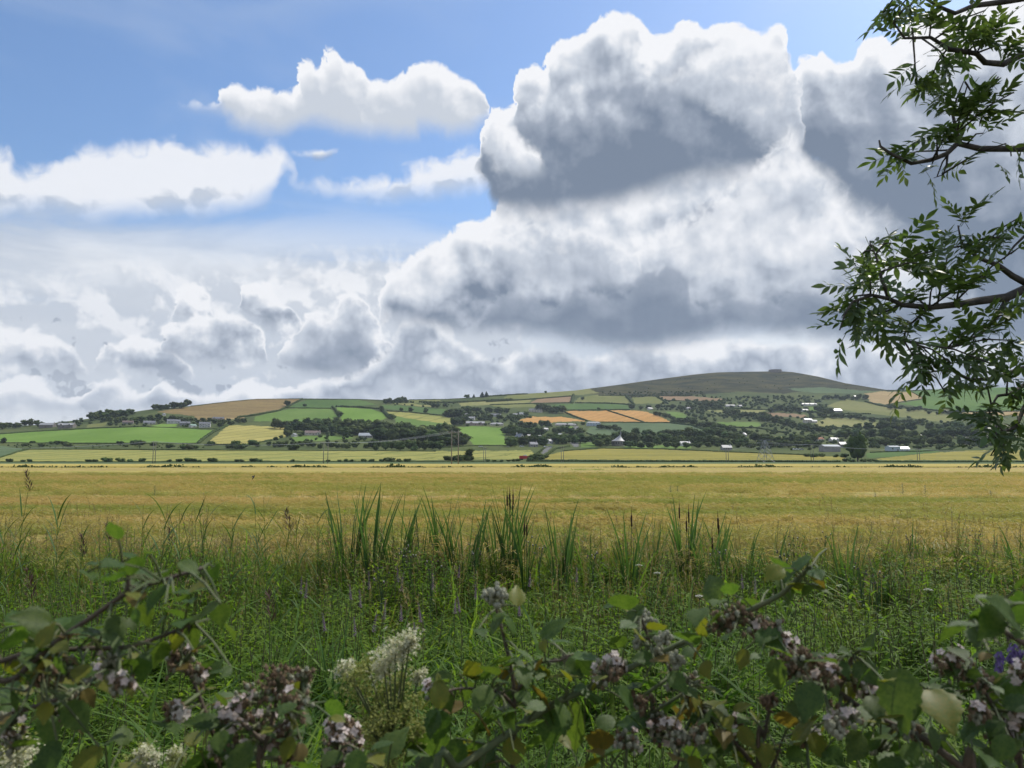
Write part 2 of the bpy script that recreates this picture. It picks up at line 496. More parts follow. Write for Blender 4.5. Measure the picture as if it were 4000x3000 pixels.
def np_mesh(name, verts, quads, mats, mi=None, smooth=False):
    """mesh from arrays: verts (n, 3), faces (m, k) all with k corners"""
    me = bpy.data.meshes.new(name)
    verts = np.asarray(verts, np.float32)
    quads = np.asarray(quads, np.int32)
    k = quads.shape[1]
    me.vertices.add(len(verts))
    me.vertices.foreach_set('co', verts.ravel())
    me.loops.add(quads.size)
    me.loops.foreach_set('vertex_index', quads.ravel())
    me.polygons.add(len(quads))
    me.polygons.foreach_set('loop_start', np.arange(0, quads.size, k, dtype=np.int32))
    for m in (mats if isinstance(mats, (list, tuple)) else [mats]):
        me.materials.append(m)
    if mi is not None:
        me.polygons.foreach_set('material_index', np.asarray(mi, np.int32))
    if smooth:
        me.polygons.foreach_set('use_smooth', np.ones(len(quads), bool))
    me.update(calc_edges=True)
    return me


def obj(name, data, parent=None, loc=None, rot=None, scl=None):
    o = bpy.data.objects.new(name, data)
    COL.objects.link(o)
    if parent is not None:
        o.parent = parent
    if loc is not None:
        o.location = loc
    if rot is not None:
        o.rotation_euler = rot
    if scl is not None:
        o.scale = scl if hasattr(scl, '__len__') else (scl, scl, scl)
    return o


def thing(name, label, cat, loc=(0, 0, 0), rot=None, scl=None, group=None, data=None):
    o = obj(name, data, None, loc, rot, scl)
    o['label'] = label
    o['category'] = cat
    if group:
        o['group'] = group
    return o


def structure(name, data):
    o = obj(name, data)
    o['kind'] = 'structure'
    return o


def stuff(name, data, label, cat, parent=None):
    o = obj(name, data, parent)
    o['kind'] = 'stuff'
    if parent is None:
        o['label'] = label
        o['category'] = cat
    return o


# ------------------------------------------------------------------ materials
MATS = {}


def material(name, c1, c2=None, rough=0.8, scale=1.0, trans=0.0, spec=0.25, bump=0.0, bscale=20.0, coord='Object', rnd=0.0, detail=4,
             lo=0.35, hi=0.65, metal=0.0, tcol=None, stretch=None):
    if name in MATS:
        return MATS[name]
    m = bpy.data.materials.new(name)
    m.use_nodes = True
    t = m.node_tree
    t.nodes.clear()
    T = NT(t)
    pos = T.n('ShaderNodeNewGeometry').outputs['Position'] if coord == 'World' else T.n('ShaderNodeTexCoord').outputs['Object']
    c1 = tuple(c1[:3]) + (1,)
    col = c1
    if stretch:
        pos_c = T.v('MULTIPLY', pos, stretch)
    else:
        pos_c = pos
    if c2 is not None:
        c2 = tuple(c2[:3]) + (1,)
        col = T.mix(T.step(T.noise(pos_c, scale, detail, 0.6, dim='3D'), lo, hi), c1, c2)
    if rnd:
        oi = T.n('ShaderNodeObjectInfo').outputs['Random']
        hsv = T.n('ShaderNodeHueSaturation')
        T.put(hsv.inputs['Color'], col)
        T.put(hsv.inputs['Hue'], T.m('MULTIPLY_ADD', oi, 0.05 * rnd, 0.5 - 0.025 * rnd))
        oi2 = T.m('FRACT', T.m('MULTIPLY', oi, 7.31))
        T.put(hsv.inputs['Value'], T.m('MULTIPLY_ADD', oi2, 0.7 * rnd, 1.0 - 0.35 * rnd))
        col = hsv.outputs[0]
    p = T.n('ShaderNodeBsdfPrincipled')
    T.put(p.inputs['Base Color'], col)
    p.inputs['Roughness'].default_value = rough
    p.inputs['Specular IOR Level'].default_value = spec
    p.inputs['Metallic'].default_value = metal
    if bump:
        b = T.n('ShaderNodeBump')
        b.inputs['Strength'].default_value = bump
        T.put(b.inputs['Height'], T.noise(pos, bscale, 5, 0.6, dim='3D'))
        T.put(p.inputs['Normal'], b.outputs[0])
    out = T.n('ShaderNodeOutputMaterial')
    if trans:
        tr = T.n('ShaderNodeBsdfTranslucent')
        T.put(tr.inputs[0], T.mix(1.0, col, (tcol or (1.3, 1.35, 0.55)) + (1,), 'MULTIPLY'))
        mx = T.n('ShaderNodeMixShader')
        mx.inputs[0].default_value = trans
        T.put(mx.inputs[1], p.outputs[0])
        T.put(mx.inputs[2], tr.outputs[0])
        T.put(out.inputs[0], mx.outputs[0])
    else:
        T.put(out.inputs[0], p.outputs[0])
    MATS[name] = m
    return m


def field_material(name, c1, c2, scale=0.02, tram=None, streak=0.5, fine=0.35):
    """land seen from afar: broad patches, fine mottling, and tramlines where a tractor has driven (spacing, angle)"""
    if name in MATS:
        return MATS[name]
    m = bpy.data.materials.new(name)
    m.use_nodes = True
    t = m.node_tree
    t.nodes.clear()
    T = NT(t)
    pos = T.n('ShaderNodeNewGeometry').outputs['Position']
    broad = T.noise(T.v('MULTIPLY', pos, (1, streak, 1)), scale, 5, 0.6, dim='3D')
    col = T.mix(T.step(broad, 0.32, 0.68), tuple(c1[:3]) + (1,), tuple(c2[:3]) + (1,))
    f = T.noise(pos, scale * 14, 4, 0.65, dim='3D')
    col = T.mix(fine, col, T.mix(T.step(f, 0.3, 0.7), (0.62, 0.66, 0.6, 1), (1.3, 1.28, 1.2, 1)), 'MULTIPLY')
    # the fine-noise multiply keeps the field's own hue
    if tram:
        sp, an, dark = tram
        rot = T.n('ShaderNodeMapping')
        T.put(rot.inputs[0], pos)
        rot.inputs['Rotation'].default_value = (0, 0, R(an))
        sx = T.n('ShaderNodeSeparateXYZ')
        wob = T.noise(pos, 0.012, 2, 0.5, dim='3D')
        T.put(sx.inputs[0], rot.outputs[0])
        u = T.m('ADD', sx.outputs[0], T.m('MULTIPLY', wob, 30.0))
        fr = T.m('FRACT', T.m('DIVIDE', u, sp))
        w = 0.9 / sp
        a = T.m('LESS_THAN', T.m('ABSOLUTE', T.m('SUBTRACT', fr, 0.45)), w)
        b = T.m('LESS_THAN', T.m('ABSOLUTE', T.m('SUBTRACT', fr, 0.45 + 3.4 / sp)), w)
        col = T.mix(T.m('MULTIPLY', T.m('MAXIMUM', a, b), dark), col, (0.05, 0.075, 0.02, 1))
    p = T.n('ShaderNodeBsdfPrincipled')
    T.put(p.inputs['Base Color'], col)
    p.inputs['Roughness'].default_value = 0.95
    p.inputs['Specular IOR Level'].default_value = 0.05
    T.put(T.n('ShaderNodeOutputMaterial').inputs[0], p.outputs[0])
    MATS[name] = m
    return m


# ------------------------------------------------------------------ the lie of the land
SKYLINE = [(-2500, 1720), (-1200, 1700), (-500, 1682), (0, 1664), (150, 1659), (340, 1636), (600, 1597), (750, 1585), (900, 1568), (1000, 1559), (1180, 1557),
           (1400, 1559), (1500, 1563), (1600, 1561), (1750, 1559), (1850, 1552), (1920, 1546), (2000, 1541), (2110, 1535), (2250, 1525),
           (2437, 1500), (2600, 1477), (2712, 1463), (2800, 1455), (2900, 1452), (3000, 1451), (3060, 1451), (3100, 1454), (3150, 1463),
           (3200, 1472), (3300, 1496), (3400, 1513), (3460, 1523), (3550, 1524), (3650, 1521), (3800, 1516), (3900, 1513), (4000, 1513),
           (4500, 1530), (5200, 1570), (6500, 1640)]
RIDGE = [(-2500, 1000), (-500, 1100), (500, 1300), (1000, 1500), (1500, 1650), (2000, 1850), (2600, 2300), (3050, 2400), (3460, 1950), (4000, 1750),
         (5200, 1500), (6500, 1200)]
Y0 = 440.0
PY0 = 1788 + EYE * F / Y0


def sky_y(px):
    return np.interp(px, [q[0] for q in SKYLINE], [q[1] for q in SKYLINE])


def ridge_d(px):
    return np.interp(px, [q[0] for q in RIDGE], [q[1] for q in RIDGE])


def hill_depth(px, t):
    return Y0 + (ridge_d(px) - Y0) * np.power(np.clip(t, 0, None), 0.92)


def land(px, py):
    """the place on the land that the photograph shows at a pixel"""
    if py >= PY0:
        return at(px, py, EYE * F / (py - 1788.0))
    t = (PY0 - py) / (PY0 - float(sky_y(px)))
    return at(px, py, float(hill_depth(px, t)))


def np_at(px, py, depth):
    cx, cv = (px - 2000.0) / F, (1500.0 - py) / F
    dy = CP - cv * SP
    return np.stack([cx / dy * depth, depth + 0 * px, EYE + (SP + cv * CP) / dy * depth], -1)


def in_poly(px, py, poly):
    res = np.zeros(px.shape, bool)
    n = len(poly)
    for i in range(n):
        x0, y0 = poly[i]
        x1, y1 = poly[(i + 1) % n]
        if y0 == y1:
            continue
        c = ((y0 > py) != (y1 > py)) & (px < (x1 - x0) * (py - y0) / (y1 - y0) + x0)
        res ^= c
    return res

# ------------------------------------------------------------------ the hillside, split into its fields
G_BRIGHT = field_material('grass bright', (0.125, 0.215, 0.036), (0.165, 0.26, 0.052), 0.012, fine=0.25)
G_HILL_SHADED = field_material('cloud shaded grass right hill', (0.075, 0.145, 0.028), (0.115, 0.19, 0.04), 0.006, fine=0.3)  # darker than the bright grass: cloud shade on this hill put into the colour
G_MID = field_material('grass mid', (0.105, 0.175, 0.038), (0.14, 0.21, 0.052), 0.012, fine=0.3)
G_DARK = field_material('grass dark', (0.07, 0.125, 0.035), (0.095, 0.155, 0.045), 0.012)
G_OLIVE = field_material('grass olive', (0.15, 0.165, 0.05), (0.20, 0.20, 0.075), 0.012)
G_PALE = field_material('grass pale', (0.20, 0.21, 0.075), (0.26, 0.245, 0.10), 0.012)
G_GREY = field_material('grass grey', (0.085, 0.125, 0.06), (0.11, 0.155, 0.075), 0.012)
YELLOW = field_material('barley yellow', (0.31, 0.28, 0.085), (0.39, 0.34, 0.11), 0.015, tram=(26.0, 14.0, 0.5))
YPALE = field_material('barley pale', (0.22, 0.235, 0.07), (0.33, 0.305, 0.09), 0.018, tram=(34.0, 12.0, 0.55), streak=2.0)
YOLIVE = field_material('barley olive', (0.22, 0.20, 0.05), (0.30, 0.26, 0.065), 0.01, streak=2.0)
STUBBLE = field_material('stubble orange', (0.43, 0.235, 0.075), (0.50, 0.28, 0.10), 0.012, tram=(20.0, 24.0, 0.22))
BROWN = field_material('ripe brown', (0.19, 0.135, 0.06), (0.25, 0.185, 0.08), 0.012, streak=2.5)
TAN = field_material('ripe tan', (0.33, 0.24, 0.115), (0.38, 0.28, 0.14), 0.012)
PINK = field_material('ploughed pink', (0.22, 0.15, 0.085), (0.27, 0.185, 0.11), 0.012)
MOOR = field_material('heather moor', (0.016, 0.022, 0.010), (0.075, 0.07, 0.028), 0.014, streak=1.5, fine=0.9)
ROUGH = field_material('rough pasture', (0.062, 0.085, 0.03), (0.10, 0.12, 0.042), 0.016, fine=0.7)
TARMAC = field_material('grey road', (0.14, 0.14, 0.14), (0.19, 0.185, 0.18), 0.05)

FIELDS = [
    ('moorland', MOOR, [(2180, 1400), (2180, 1529), (2340, 1541), (2440, 1556), (2700, 1556), (2900, 1545), (3050, 1540), (3180, 1522), (3300, 1526),
                        (3480, 1528), (3480, 1400)]),
    ('gorse_slope', ROUGH, [(2560, 1552), (2900, 1530), (3200, 1545), (3230, 1600), (2900, 1600)]),
    ('pasture_field', G_GREY, [(3080, 1518), (3200, 1512), (3420, 1530), (3380, 1536), (3200, 1535), (3100, 1526)]),
    ('pasture_field', G_BRIGHT, [(-900, 1722), (-300, 1712), (0, 1698), (80, 1690), (200, 1683), (400, 1672), (580, 1667), (700, 1671), (830, 1682), (775, 1731),
                                 (600, 1732), (300, 1730), (30, 1727), (-900, 1735)]),
    ('pasture_field', G_BRIGHT, [(590, 1664), (620, 1656), (690, 1656), (690, 1667), (640, 1669)]),
    ('barley_field', YELLOW, [(895, 1661), (1000, 1663), (1127, 1671), (1112, 1710), (1060, 1716), (960, 1736), (803, 1737), (850, 1697)]),
    ('crop_field', G_GREY, [(-900, 1760), (0, 1742), (90, 1753), (0, 1787), (-900, 1800)]),
    ('barley_field', YPALE, [(-60, 1803), (0, 1789), (110, 1757), (400, 1756), (800, 1757), (1300, 1762), (1700, 1762), (1900, 1760), (2075, 1759), (2085, 1772),
                             (2030, 1794), (1500, 1798), (500, 1801)]),
    ('barley_field', YOLIVE, [(2118, 1794), (2140, 1777), (2200, 1763), (2350, 1752), (2550, 1754), (2800, 1764), (3000, 1771), (3300, 1786), (3310, 1797), (2500, 1797)]),
    ('crop_field', YOLIVE, [(3400, 1797), (3480, 1785), (3650, 1768), (3800, 1760), (4000, 1757), (5200, 1755), (5200, 1797)]),
    ('pasture_field', G_DARK, [(3385, 1770), (3500, 1760), (3700, 1755), (3650, 1767), (3480, 1784), (3385, 1790)]),
    ('ripe_field', BROWN, [(610, 1608), (750, 1586), (900, 1567), (1000, 1556), (1170, 1553), (1180, 1560), (1115, 1592), (1090, 1605), (1000, 1620), (880, 1634), (772, 1640),
                           (758, 1625), (640, 1613)]),
    ('barley_field', TAN, [(772, 1640), (880, 1634), (960, 1625), (950, 1633), (880, 1640), (800, 1644)]),
    ('pasture_field', G_MID, [(1000, 1626), (1090, 1606), (1130, 1597), (1292, 1596), (1322, 1628), (1312, 1655), (1100, 1648), (990, 1645)]),
    ('pasture_field', G_BRIGHT, [(1313, 1590), (1450, 1598), (1502, 1612), (1508, 1635), (1440, 1658), (1335, 1645), (1327, 1612)]),
    ('pasture_field', G_DARK, [(1128, 1593), (1150, 1578), (1200, 1562), (1400, 1562), (1475, 1580), (1300, 1590), (1290, 1594)]),
    ('barley_field', YPALE, [(1503, 1607), (1600, 1612), (1700, 1624), (1790, 1632), (1772, 1659), (1700, 1651), (1550, 1629)]),
    ('pasture_field', G_MID, [(1538, 1625), (1700, 1650), (1768, 1660), (1760, 1666), (1560, 1668), (1545, 1648)]),
    ('pasture_field', G_BRIGHT, [(1785, 1668), (1850, 1665), (1960, 1672), (1987, 1680), (1968, 1700), (1978, 1738), (1850, 1738), (1828, 1712), (1800, 1690)]),
    ('pasture_field', G_DARK, [(1490, 1583), (1600, 1586), (1750, 1600), (1745, 1621), (1620, 1608), (1500, 1595)]),
    ('ripe_field', G_PALE, [(1535, 1577), (1600, 1574), (1680, 1584), (1700, 1591), (1600, 1584)]),
    ('ripe_field', G_PALE, [(1790, 1574), (1900, 1567), (2000, 1566), (2000, 1578), (1870, 1584), (1800, 1586)]),
    ('pasture_field', G_OLIVE, [(1600, 1562), (1720, 1563), (1720, 1572), (1610, 1573)]),
    ('stubble_field', STUBBLE, [(2028, 1639), (2075, 1627), (2200, 1629), (2292, 1645), (2180, 1648), (2100, 1653), (2050, 1651)]),
    ('stubble_field', STUBBLE, [(2193, 1608), (2240, 1605), (2368, 1604), (2448, 1625), (2508, 1648), (2340, 1648), (2282, 1638)]),
    ('stubble_field', STUBBLE, [(2380, 1603), (2500, 1604), (2560, 1620), (2622, 1648), (2522, 1650), (2455, 1626)]),
    ('pasture_field', G_DARK, [(2150, 1581), (2280, 1576), (2450, 1580), (2462, 1598), (2200, 1601), (2170, 1590)]),
    ('crop_field', G_GREY, [(2300, 1670), (2380, 1652), (2620, 1653), (2700, 1660), (2790, 1693), (2500, 1690), (2340, 1706), (2288, 1690)]),
    ('ripe_field', PINK, [(2073, 1571), (2100, 1557), (2230, 1547), (2235, 1573), (2080, 1576)]),
    ('ripe_field', G_PALE, [(1908, 1571), (2073, 1560), (2070, 1574), (1920, 1581)]),
    ('pasture_field', G_OLIVE, [(1915, 1582), (2080, 1578), (2110, 1590), (1950, 1593)]),
    ('pasture_field', G_OLIVE, [(2245, 1573), (2260, 1552), (2340, 1541), (2440, 1546), (2462, 1576)]),
    ('pasture_field', G_OLIVE, [(2470, 1553), (2560, 1549), (2600, 1576), (2480, 1576)]),
    ('ripe_field', PINK, [(2570, 1547), (2700, 1548), (2850, 1560), (2800, 1567), (2600, 1562)]),
    ('pasture_field', G_OLIVE, [(2000, 1530), (2110, 1527), (2290, 1515), (2340, 1534), (2240, 1545), (2080, 1556), (1960, 1560)]),
    ('ripe_field', TAN, [(3380, 1538), (3450, 1529), (3560, 1532), (3612, 1556), (3510, 1569), (3462, 1581), (3400, 1571)]),
    ('pasture_field', G_HILL_SHADED, [(3560, 1529), (3700, 1514), (4000, 1509), (4700, 1515), (4700, 1605), (3800, 1607), (3650, 1600), (3512, 1576), (3622, 1558)]),
    ('ripe_field', TAN, [(3750, 1613), (3900, 1604), (4300, 1606), (4300, 1624), (3800, 1623)]),
    ('pasture_field', G_OLIVE, [(3228, 1586), (3300, 1560), (3380, 1572), (3450, 1586), (3600, 1603), (3762, 1630), (3700, 1651), (3500, 1626), (3350, 1611)]),
    ('pasture_field', G_PALE, [(3190, 1650), (3230, 1632), (3350, 1635), (3450, 1655), (3500, 1668), (3420, 1673), (3280, 1669), (3160, 1671)]),
    ('pasture_field', G_MID, [(2800, 1648), (2960, 1649), (2975, 1662), (2940, 1668), (2820, 1664)]),
    ('heather_patch', PINK, [(2990, 1610), (3150, 1620), (3140, 1632), (3000, 1625)]),
    ('ripe_field', G_PALE, [(2750, 1602), (2900, 1600), (2990, 1602), (2980, 1612), (2800, 1612)]),
    ('pasture_field', G_OLIVE, [(3015, 1703), (3140, 1709), (3160, 1719), (3020, 1717)]),
    ('pasture_field', G_MID, [(3160, 1588), (3190, 1588), (3192, 1606), (3162, 1606)]),
    ('pasture_field', G_MID, [(2600, 1606), (2660, 1612), (2700, 1632), (2640, 1634)]),
    ('pasture_field', G_MID, [(2270, 1728), (2325, 1727), (2330, 1746), (2270, 1748)]),
    ('pasture_field', G_MID, [(2440, 1738), (2700, 1738), (2700, 1752), (2440, 1749)]),
    ('garden_lawn', G_BRIGHT, [(2195, 1667), (2240, 1665), (2243, 1673), (2225, 1677), (2200, 1676)]),
    ('garden_lawn', G_MID, [(1140, 1706), (1250, 1702), (1360, 1700), (1380, 1712), (1250, 1722), (1150, 1725)]),
    ('pasture_field', G_OLIVE, [(340, 1660), (420, 1650), (410, 1665), (340, 1672)]),
    ('lane', TARMAC, [(2106, 1777), (2122, 1760), (2136, 1747), (2154, 1747), (2138, 1762), (2116, 1778)]),
    ('lane', TARMAC, [(2225, 1727), (2262, 1730), (2258, 1747), (2240, 1747)]),
    ('lane', TARMAC, [(1985, 1735), (1995, 1722), (2008, 1722), (2000, 1740), (1980, 1747)]),
    ('lane', TARMAC, [(2236, 1670), (2262, 1664), (2258, 1674), (2236, 1681)]),
]


def build_hill():
    xs = np.concatenate([np.arange(-2500, -100, 60.0), np.arange(-100, 4100, 5.0), np.arange(4100, 6501, 60.0)])
    vs = np.concatenate([np.linspace(0, 1, 175), 1 + np.linspace(0.02, 0.9, 12)])
    X, V = np.meshgrid(xs, vs)
    t = np.minimum(V, 1.0)
    ys = sky_y(X)
    PY = PY0 - t * (PY0 - ys)
    D = hill_depth(X, t)
    P = np_at(X, PY, D)
    # behind the crest the land falls away
    b = np.clip(V - 1, 0, None)
    P[..., 1] += b * 1500
    P[..., 0] += b * 1500 * (X - 2000) / F
    P[..., 2] -= b * b * 160 + b * 25
    # small unevenness of the ground
    und = np.sin(P[..., 0] * 0.021 + 1.3) * np.sin(P[..., 1] * 0.017) * 0.8 * np.clip(t * 4, 0, 1)
    P[..., 2] += und * 0.35
    nr, nc = X.shape
    cx = (X[:-1, :-1] + X[1:, 1:]) / 2
    cyy = (PY[:-1, :-1] + PY[1:, 1:] + PY[1:, :-1] + PY[:-1, 1:]) / 4
    # ragged field edges
    jx = 2.0 * np.sin(cyy * 0.9) + 1.5 * np.sin(cyy * 0.37 + cx * 0.02)
    jy = 0.7 * np.sin(cx * 0.11) + 0.5 * np.sin(cx * 0.037 + 1)
    own = np.zeros(cx.shape, int)
    for i, (nm, mt, poly) in enumerate(FIELDS):
        own[in_poly(cx + jx, cyy + jy, poly) & (V[:-1, :-1] < 1.0)] = i + 1
    idx = np.arange(nr * nc).reshape(nr, nc)
    quads = np.stack([idx[:-1, :-1], idx[:-1, 1:], idx[1:, 1:], idx[1:, :-1]], -1)
    PV = P.reshape(-1, 3)
    for i in range(len(FIELDS) + 1):
        q = quads[own == i]
        if not len(q):
            continue
        u, inv = np.unique(q, return_inverse=True)
        nm, mt = ('hillside', ROUGH) if i == 0 else FIELDS[i - 1][:2]
        structure(nm, np_mesh(nm, PV[u], inv.reshape(-1, 4), mt, smooth=True))


build_hill()

# ------------------------------------------------------------------ the level land in front of it
SOIL = material('soil and litter', (0.05, 0.045, 0.025), (0.085, 0.075, 0.035), scale=3.0, rough=1.0, coord='World', spec=0.05)


def grid_sheet(name, xs, ys, zf, mat, smooth=True):
    X, Y = np.meshgrid(np.asarray(xs, float), np.asarray(ys, float))
    Z = zf(X, Y)
    nr, nc = X.shape
    idx = np.arange(nr * nc).reshape(nr, nc)
    q = np.stack([idx[:-1, :-1], idx[:-1, 1:], idx[1:, 1:], idx[1:, :-1]], -1).reshape(-1, 4)
    return structure(name, np_mesh(name, np.stack([X, Y, Z], -1).reshape(-1, 3), q, mat, smooth=smooth))


def bank(x, y):
    """soil height: a bank under the camera, a shallow ditch, then the level field"""
    b = 0.85 / (1 + np.exp((y - 3.2) * 1.5))
    d = -0.35 * np.exp(-((y - 10.5) / 2.4) ** 2)
    w = 0.05 * np.sin(x * 1.3 + 0.7 * y) + 0.04 * np.sin(y * 2.1 - x * 0.6)
    return b + d + w * np.exp(-np.clip(y - 9, 0, 50) / 6)


gx = np.concatenate([[-3900, -2000, -800, -200, -60], np.linspace(-24, 24, 97), [60, 200, 800, 2000, 3900]])
gy = np.concatenate([[-900, -300, -60, -12], np.linspace(-6, 18, 97), [24, 40, 80, 200, 430, 900, 2500, 3900]])
grid_sheet('ground', gx, gy, lambda x, y: np.where(y > 430, -3.0 - (y - 430) * 0.002, bank(x, y) - np.clip((y - 18) / 200, 0, 1) * 0.15 * (y < 440)), SOIL)


def strip_material(name, tops, fine_scale):
    """standing corn seen along its ears: long streaks across the line of sight, in several ripening tints"""
    m = bpy.data.materials.new(name)
    m.use_nodes = True
    t = m.node_tree
    t.nodes.clear()
    T = NT(t)
    pos = T.n('ShaderNodeNewGeometry').outputs['Position']
    a = T.noise(T.v('MULTIPLY', pos, (0.004, 0.10, 0)), 1.0, 4, 0.55, dim='2D')
    b = T.noise(T.v('MULTIPLY', pos, (0.05, 0.55, 0)), 1.0, 5, 0.6, dim='2D')
    c = T.noise(T.v('MULTIPLY', pos, (1, 1.6, 1)), fine_scale, 4, 0.7, dim='3D')
    col = T.mix(T.step(a, 0.34, 0.66), tops[0] + (1,), tops[1] + (1,))
    col = T.mix(T.m('MULTIPLY', T.step(b, 0.52, 0.74), 0.75), col, tops[2] + (1,))
    col = T.mix(0.55, col, T.mix(T.step(c, 0.3, 0.72), (0.55, 0.55, 0.5, 1), (1.32, 1.3, 1.25, 1)), 'MULTIPLY')
    p = T.n('ShaderNodeBsdfPrincipled')
    T.put(p.inputs['Base Color'], col)
    p.inputs['Roughness'].default_value = 0.9
    p.inputs['Specular IOR Level'].default_value = 0.1
    bp = T.n('ShaderNodeBump')
    bp.inputs['Strength'].default_value = 0.8
    bp.inputs['Distance'].default_value = 0.15
    T.put(bp.inputs['Height'], T.m('ADD', c, T.m('MULTIPLY', b, 1.5)))
    T.put(p.inputs['Normal'], bp.outputs[0])
    T.put(T.n('ShaderNodeOutputMaterial').inputs[0], p.outputs[0])
    return m


BARLEY_TOP = strip_material('barley ears', ((0.38, 0.285, 0.115), (0.39, 0.33, 0.095), (0.20, 0.215, 0.045)), 2.2)
BARLEY_FAR = strip_material('barley far', ((0.40, 0.32, 0.085), (0.46, 0.37, 0.11), (0.33, 0.28, 0.06)), 1.2)


def crop_z(x, y):
    z = 0.63 + 0.05 * np.sin(y * 0.9 + 0.5 * np.sin(x * 0.23)) * np.sin(x * 0.11 + y * 0.05) + 0.03 * np.sin(y * 2.3 + x * 0.3)
    edge = np.clip((y - 16.2 - 0.7 * np.sin(x * 0.5) - 0.4 * np.sin(x * 1.7)) / 1.5, 0, 1)
    return np.where(y > 149.5, -0.1, z * edge + (1 - edge) * (-0.4))


cxs = np.concatenate([np.arange(-400, -60, 12.0), np.arange(-60, 60, 0.75), np.arange(60, 401, 12.0)])
cys = np.concatenate([np.arange(15, 30, 0.4), np.arange(30, 149, 1.2), [149.4, 150]])
grid_sheet('barley_crop', cxs, cys, crop_z, BARLEY_TOP)
grid_sheet('barley_strip', np.arange(-500, 501, 20.0), [157, 157.3, 180, 210, 236, 236.4],
           lambda x, y: np.where((y < 157.2) | (y > 236.2), -0.1, 0.66 + 0.03 * np.sin(x * 0.2 + y)), BARLEY_FAR)
grid_sheet('pasture_strip', np.arange(-700, 701, 20.0), [236.6, 250, 300, 350, 400, 441], lambda x, y: 0.06 + 0 * x, G_GREY)

# ------------------------------------------------------------------ houses and farm buildings on the hillside
WALLS = dict(
    white=material('white render', (0.62, 0.61, 0.58), (0.50, 0.49, 0.47), scale=0.4, rough=0.9),
    cream=material('cream render', (0.56, 0.52, 0.44), (0.48, 0.44, 0.37), scale=0.4, rough=0.9),
    grey=material('grey render', (0.33, 0.32, 0.31), (0.25, 0.24, 0.235), scale=0.4, rough=0.9),
    stone=material('stone wall', (0.27, 0.24, 0.21), (0.17, 0.155, 0.14), scale=1.2, rough=0.95),
    blue=material('pale blue cladding', (0.42, 0.50, 0.56), (0.36, 0.43, 0.50), scale=0.3, rough=0.6),
    pink=material('pale brick', (0.38, 0.29, 0.25), (0.30, 0.23, 0.20), scale=0.8, rough=0.95))
ROOFS = dict(
    slate=material('slate roof', (0.16, 0.16, 0.175), (0.22, 0.22, 0.235), scale=0.7, rough=0.45, spec=0.5),
    pale=material('pale tiled roof', (0.34, 0.335, 0.33), (0.42, 0.41, 0.40), scale=0.7, rough=0.5, spec=0.4),
    brown=material('brown tiled roof', (0.15, 0.11, 0.095), (0.21, 0.16, 0.14), scale=0.7, rough=0.7),
    metal=material('light metal roof', (0.44, 0.46, 0.47), (0.37, 0.39, 0.40), scale=0.3, rough=0.4, spec=0.5),
    green=material('green sheet roof', (0.20, 0.30, 0.24), (0.24, 0.34, 0.28), scale=0.3, rough=0.5),
    orange=material('orange tiled roof', (0.42, 0.17, 0.08), (0.34, 0.14, 0.07), scale=0.7, rough=0.7))
GLASS = material('window glass', (0.03, 0.035, 0.045), rough=0.12, spec=0.6)
FRAME = material('window frame', (0.65, 0.65, 0.63), rough=0.6)
TRIM = material('dark door', (0.10, 0.06, 0.05), rough=0.6)
CHIM = material('chimney render', (0.42, 0.40, 0.37), (0.32, 0.30, 0.28), scale=1.0, rough=0.9)


def gable_walls(w, d, h, rise):
    m = MB()
    x, y = w / 2, d / 2
    m.add([(-x, -y, -2), (x, -y, -2), (x, y, -2), (-x, y, -2), (-x, -y, h), (x, -y, h), (x, y, h), (-x, y, h), (-x, 0, h + rise), (x, 0, h + rise)],
          [(0, 1, 5, 4), (2, 3, 7, 6), (1, 2, 6, 9, 5), (3, 0, 4, 8, 7)])
    return m


def gable_roof(w, d, h, rise, ov=0.35):
    m = MB()
    x, y, t = w / 2 + 0.25, d / 2 + ov, 0.18
    k = rise / (d / 2)
    e = h - ov * k
    vs = []
    for sx in (-x, x):
        vs += [(sx, -y, e + 0.03), (sx, 0, h + rise + 0.03), (sx, y, e + 0.03), (sx, -y, e + t + 0.03), (sx, 0, h + rise + t + 0.03), (sx, y, e + t + 0.03)]
    m.add(vs, [(0, 1, 7, 6), (1, 2, 8, 7), (3, 9, 10, 4), (4, 10, 11, 5), (0, 6, 9, 3), (2, 5, 11, 8), (0, 3, 4, 1), (1, 4, 5, 2), (6, 7, 10, 9), (7, 8, 11, 10)])
    return m


def hip_roof(w, d, h, rise, ov=0.4):
    m = MB()
    x, y = w / 2 + ov, d / 2 + ov
    r = max(w / 2 - d / 2, 0.1)
    m.add([(-x, -y, h), (x, -y, h), (x, y, h), (-x, y, h), (-r, 0, h + rise), (r, 0, h + rise)],
          [(0, 1, 5, 4), (2, 3, 4, 5), (1, 2, 5), (3, 0, 4), (0, 3, 2, 1)])
    return m


def window(parent, x, y, z, w, h, face='front', pane=True):
    """a frame proud of the wall with its pane set in it"""
    f, g = MB(), MB()
    if face == 'front':
        f.box(x - w / 2, x + w / 2, y - 0.06, y + 0.02, z, z + h)
        g.box(x - w / 2 + 0.08, x + w / 2 - 0.08, y - 0.075, y - 0.03, z + 0.08, z + h - 0.08)
    else:
        s = 1 if face == 'right' else -1
        a, b = sorted((x - 0.02 * s, x + 0.06 * s))
        f.box(a, b, y - w / 2, y + w / 2, z, z + h)
        a, b = sorted((x + 0.03 * s, x + 0.075 * s))
        g.box(a, b, y - w / 2 + 0.08, y + w / 2 - 0.08, z + 0.08, z + h - 0.08)
    o = obj('window', f.mesh('window', FRAME), parent)
    obj('pane', g.mesh('pane', GLASS), o)


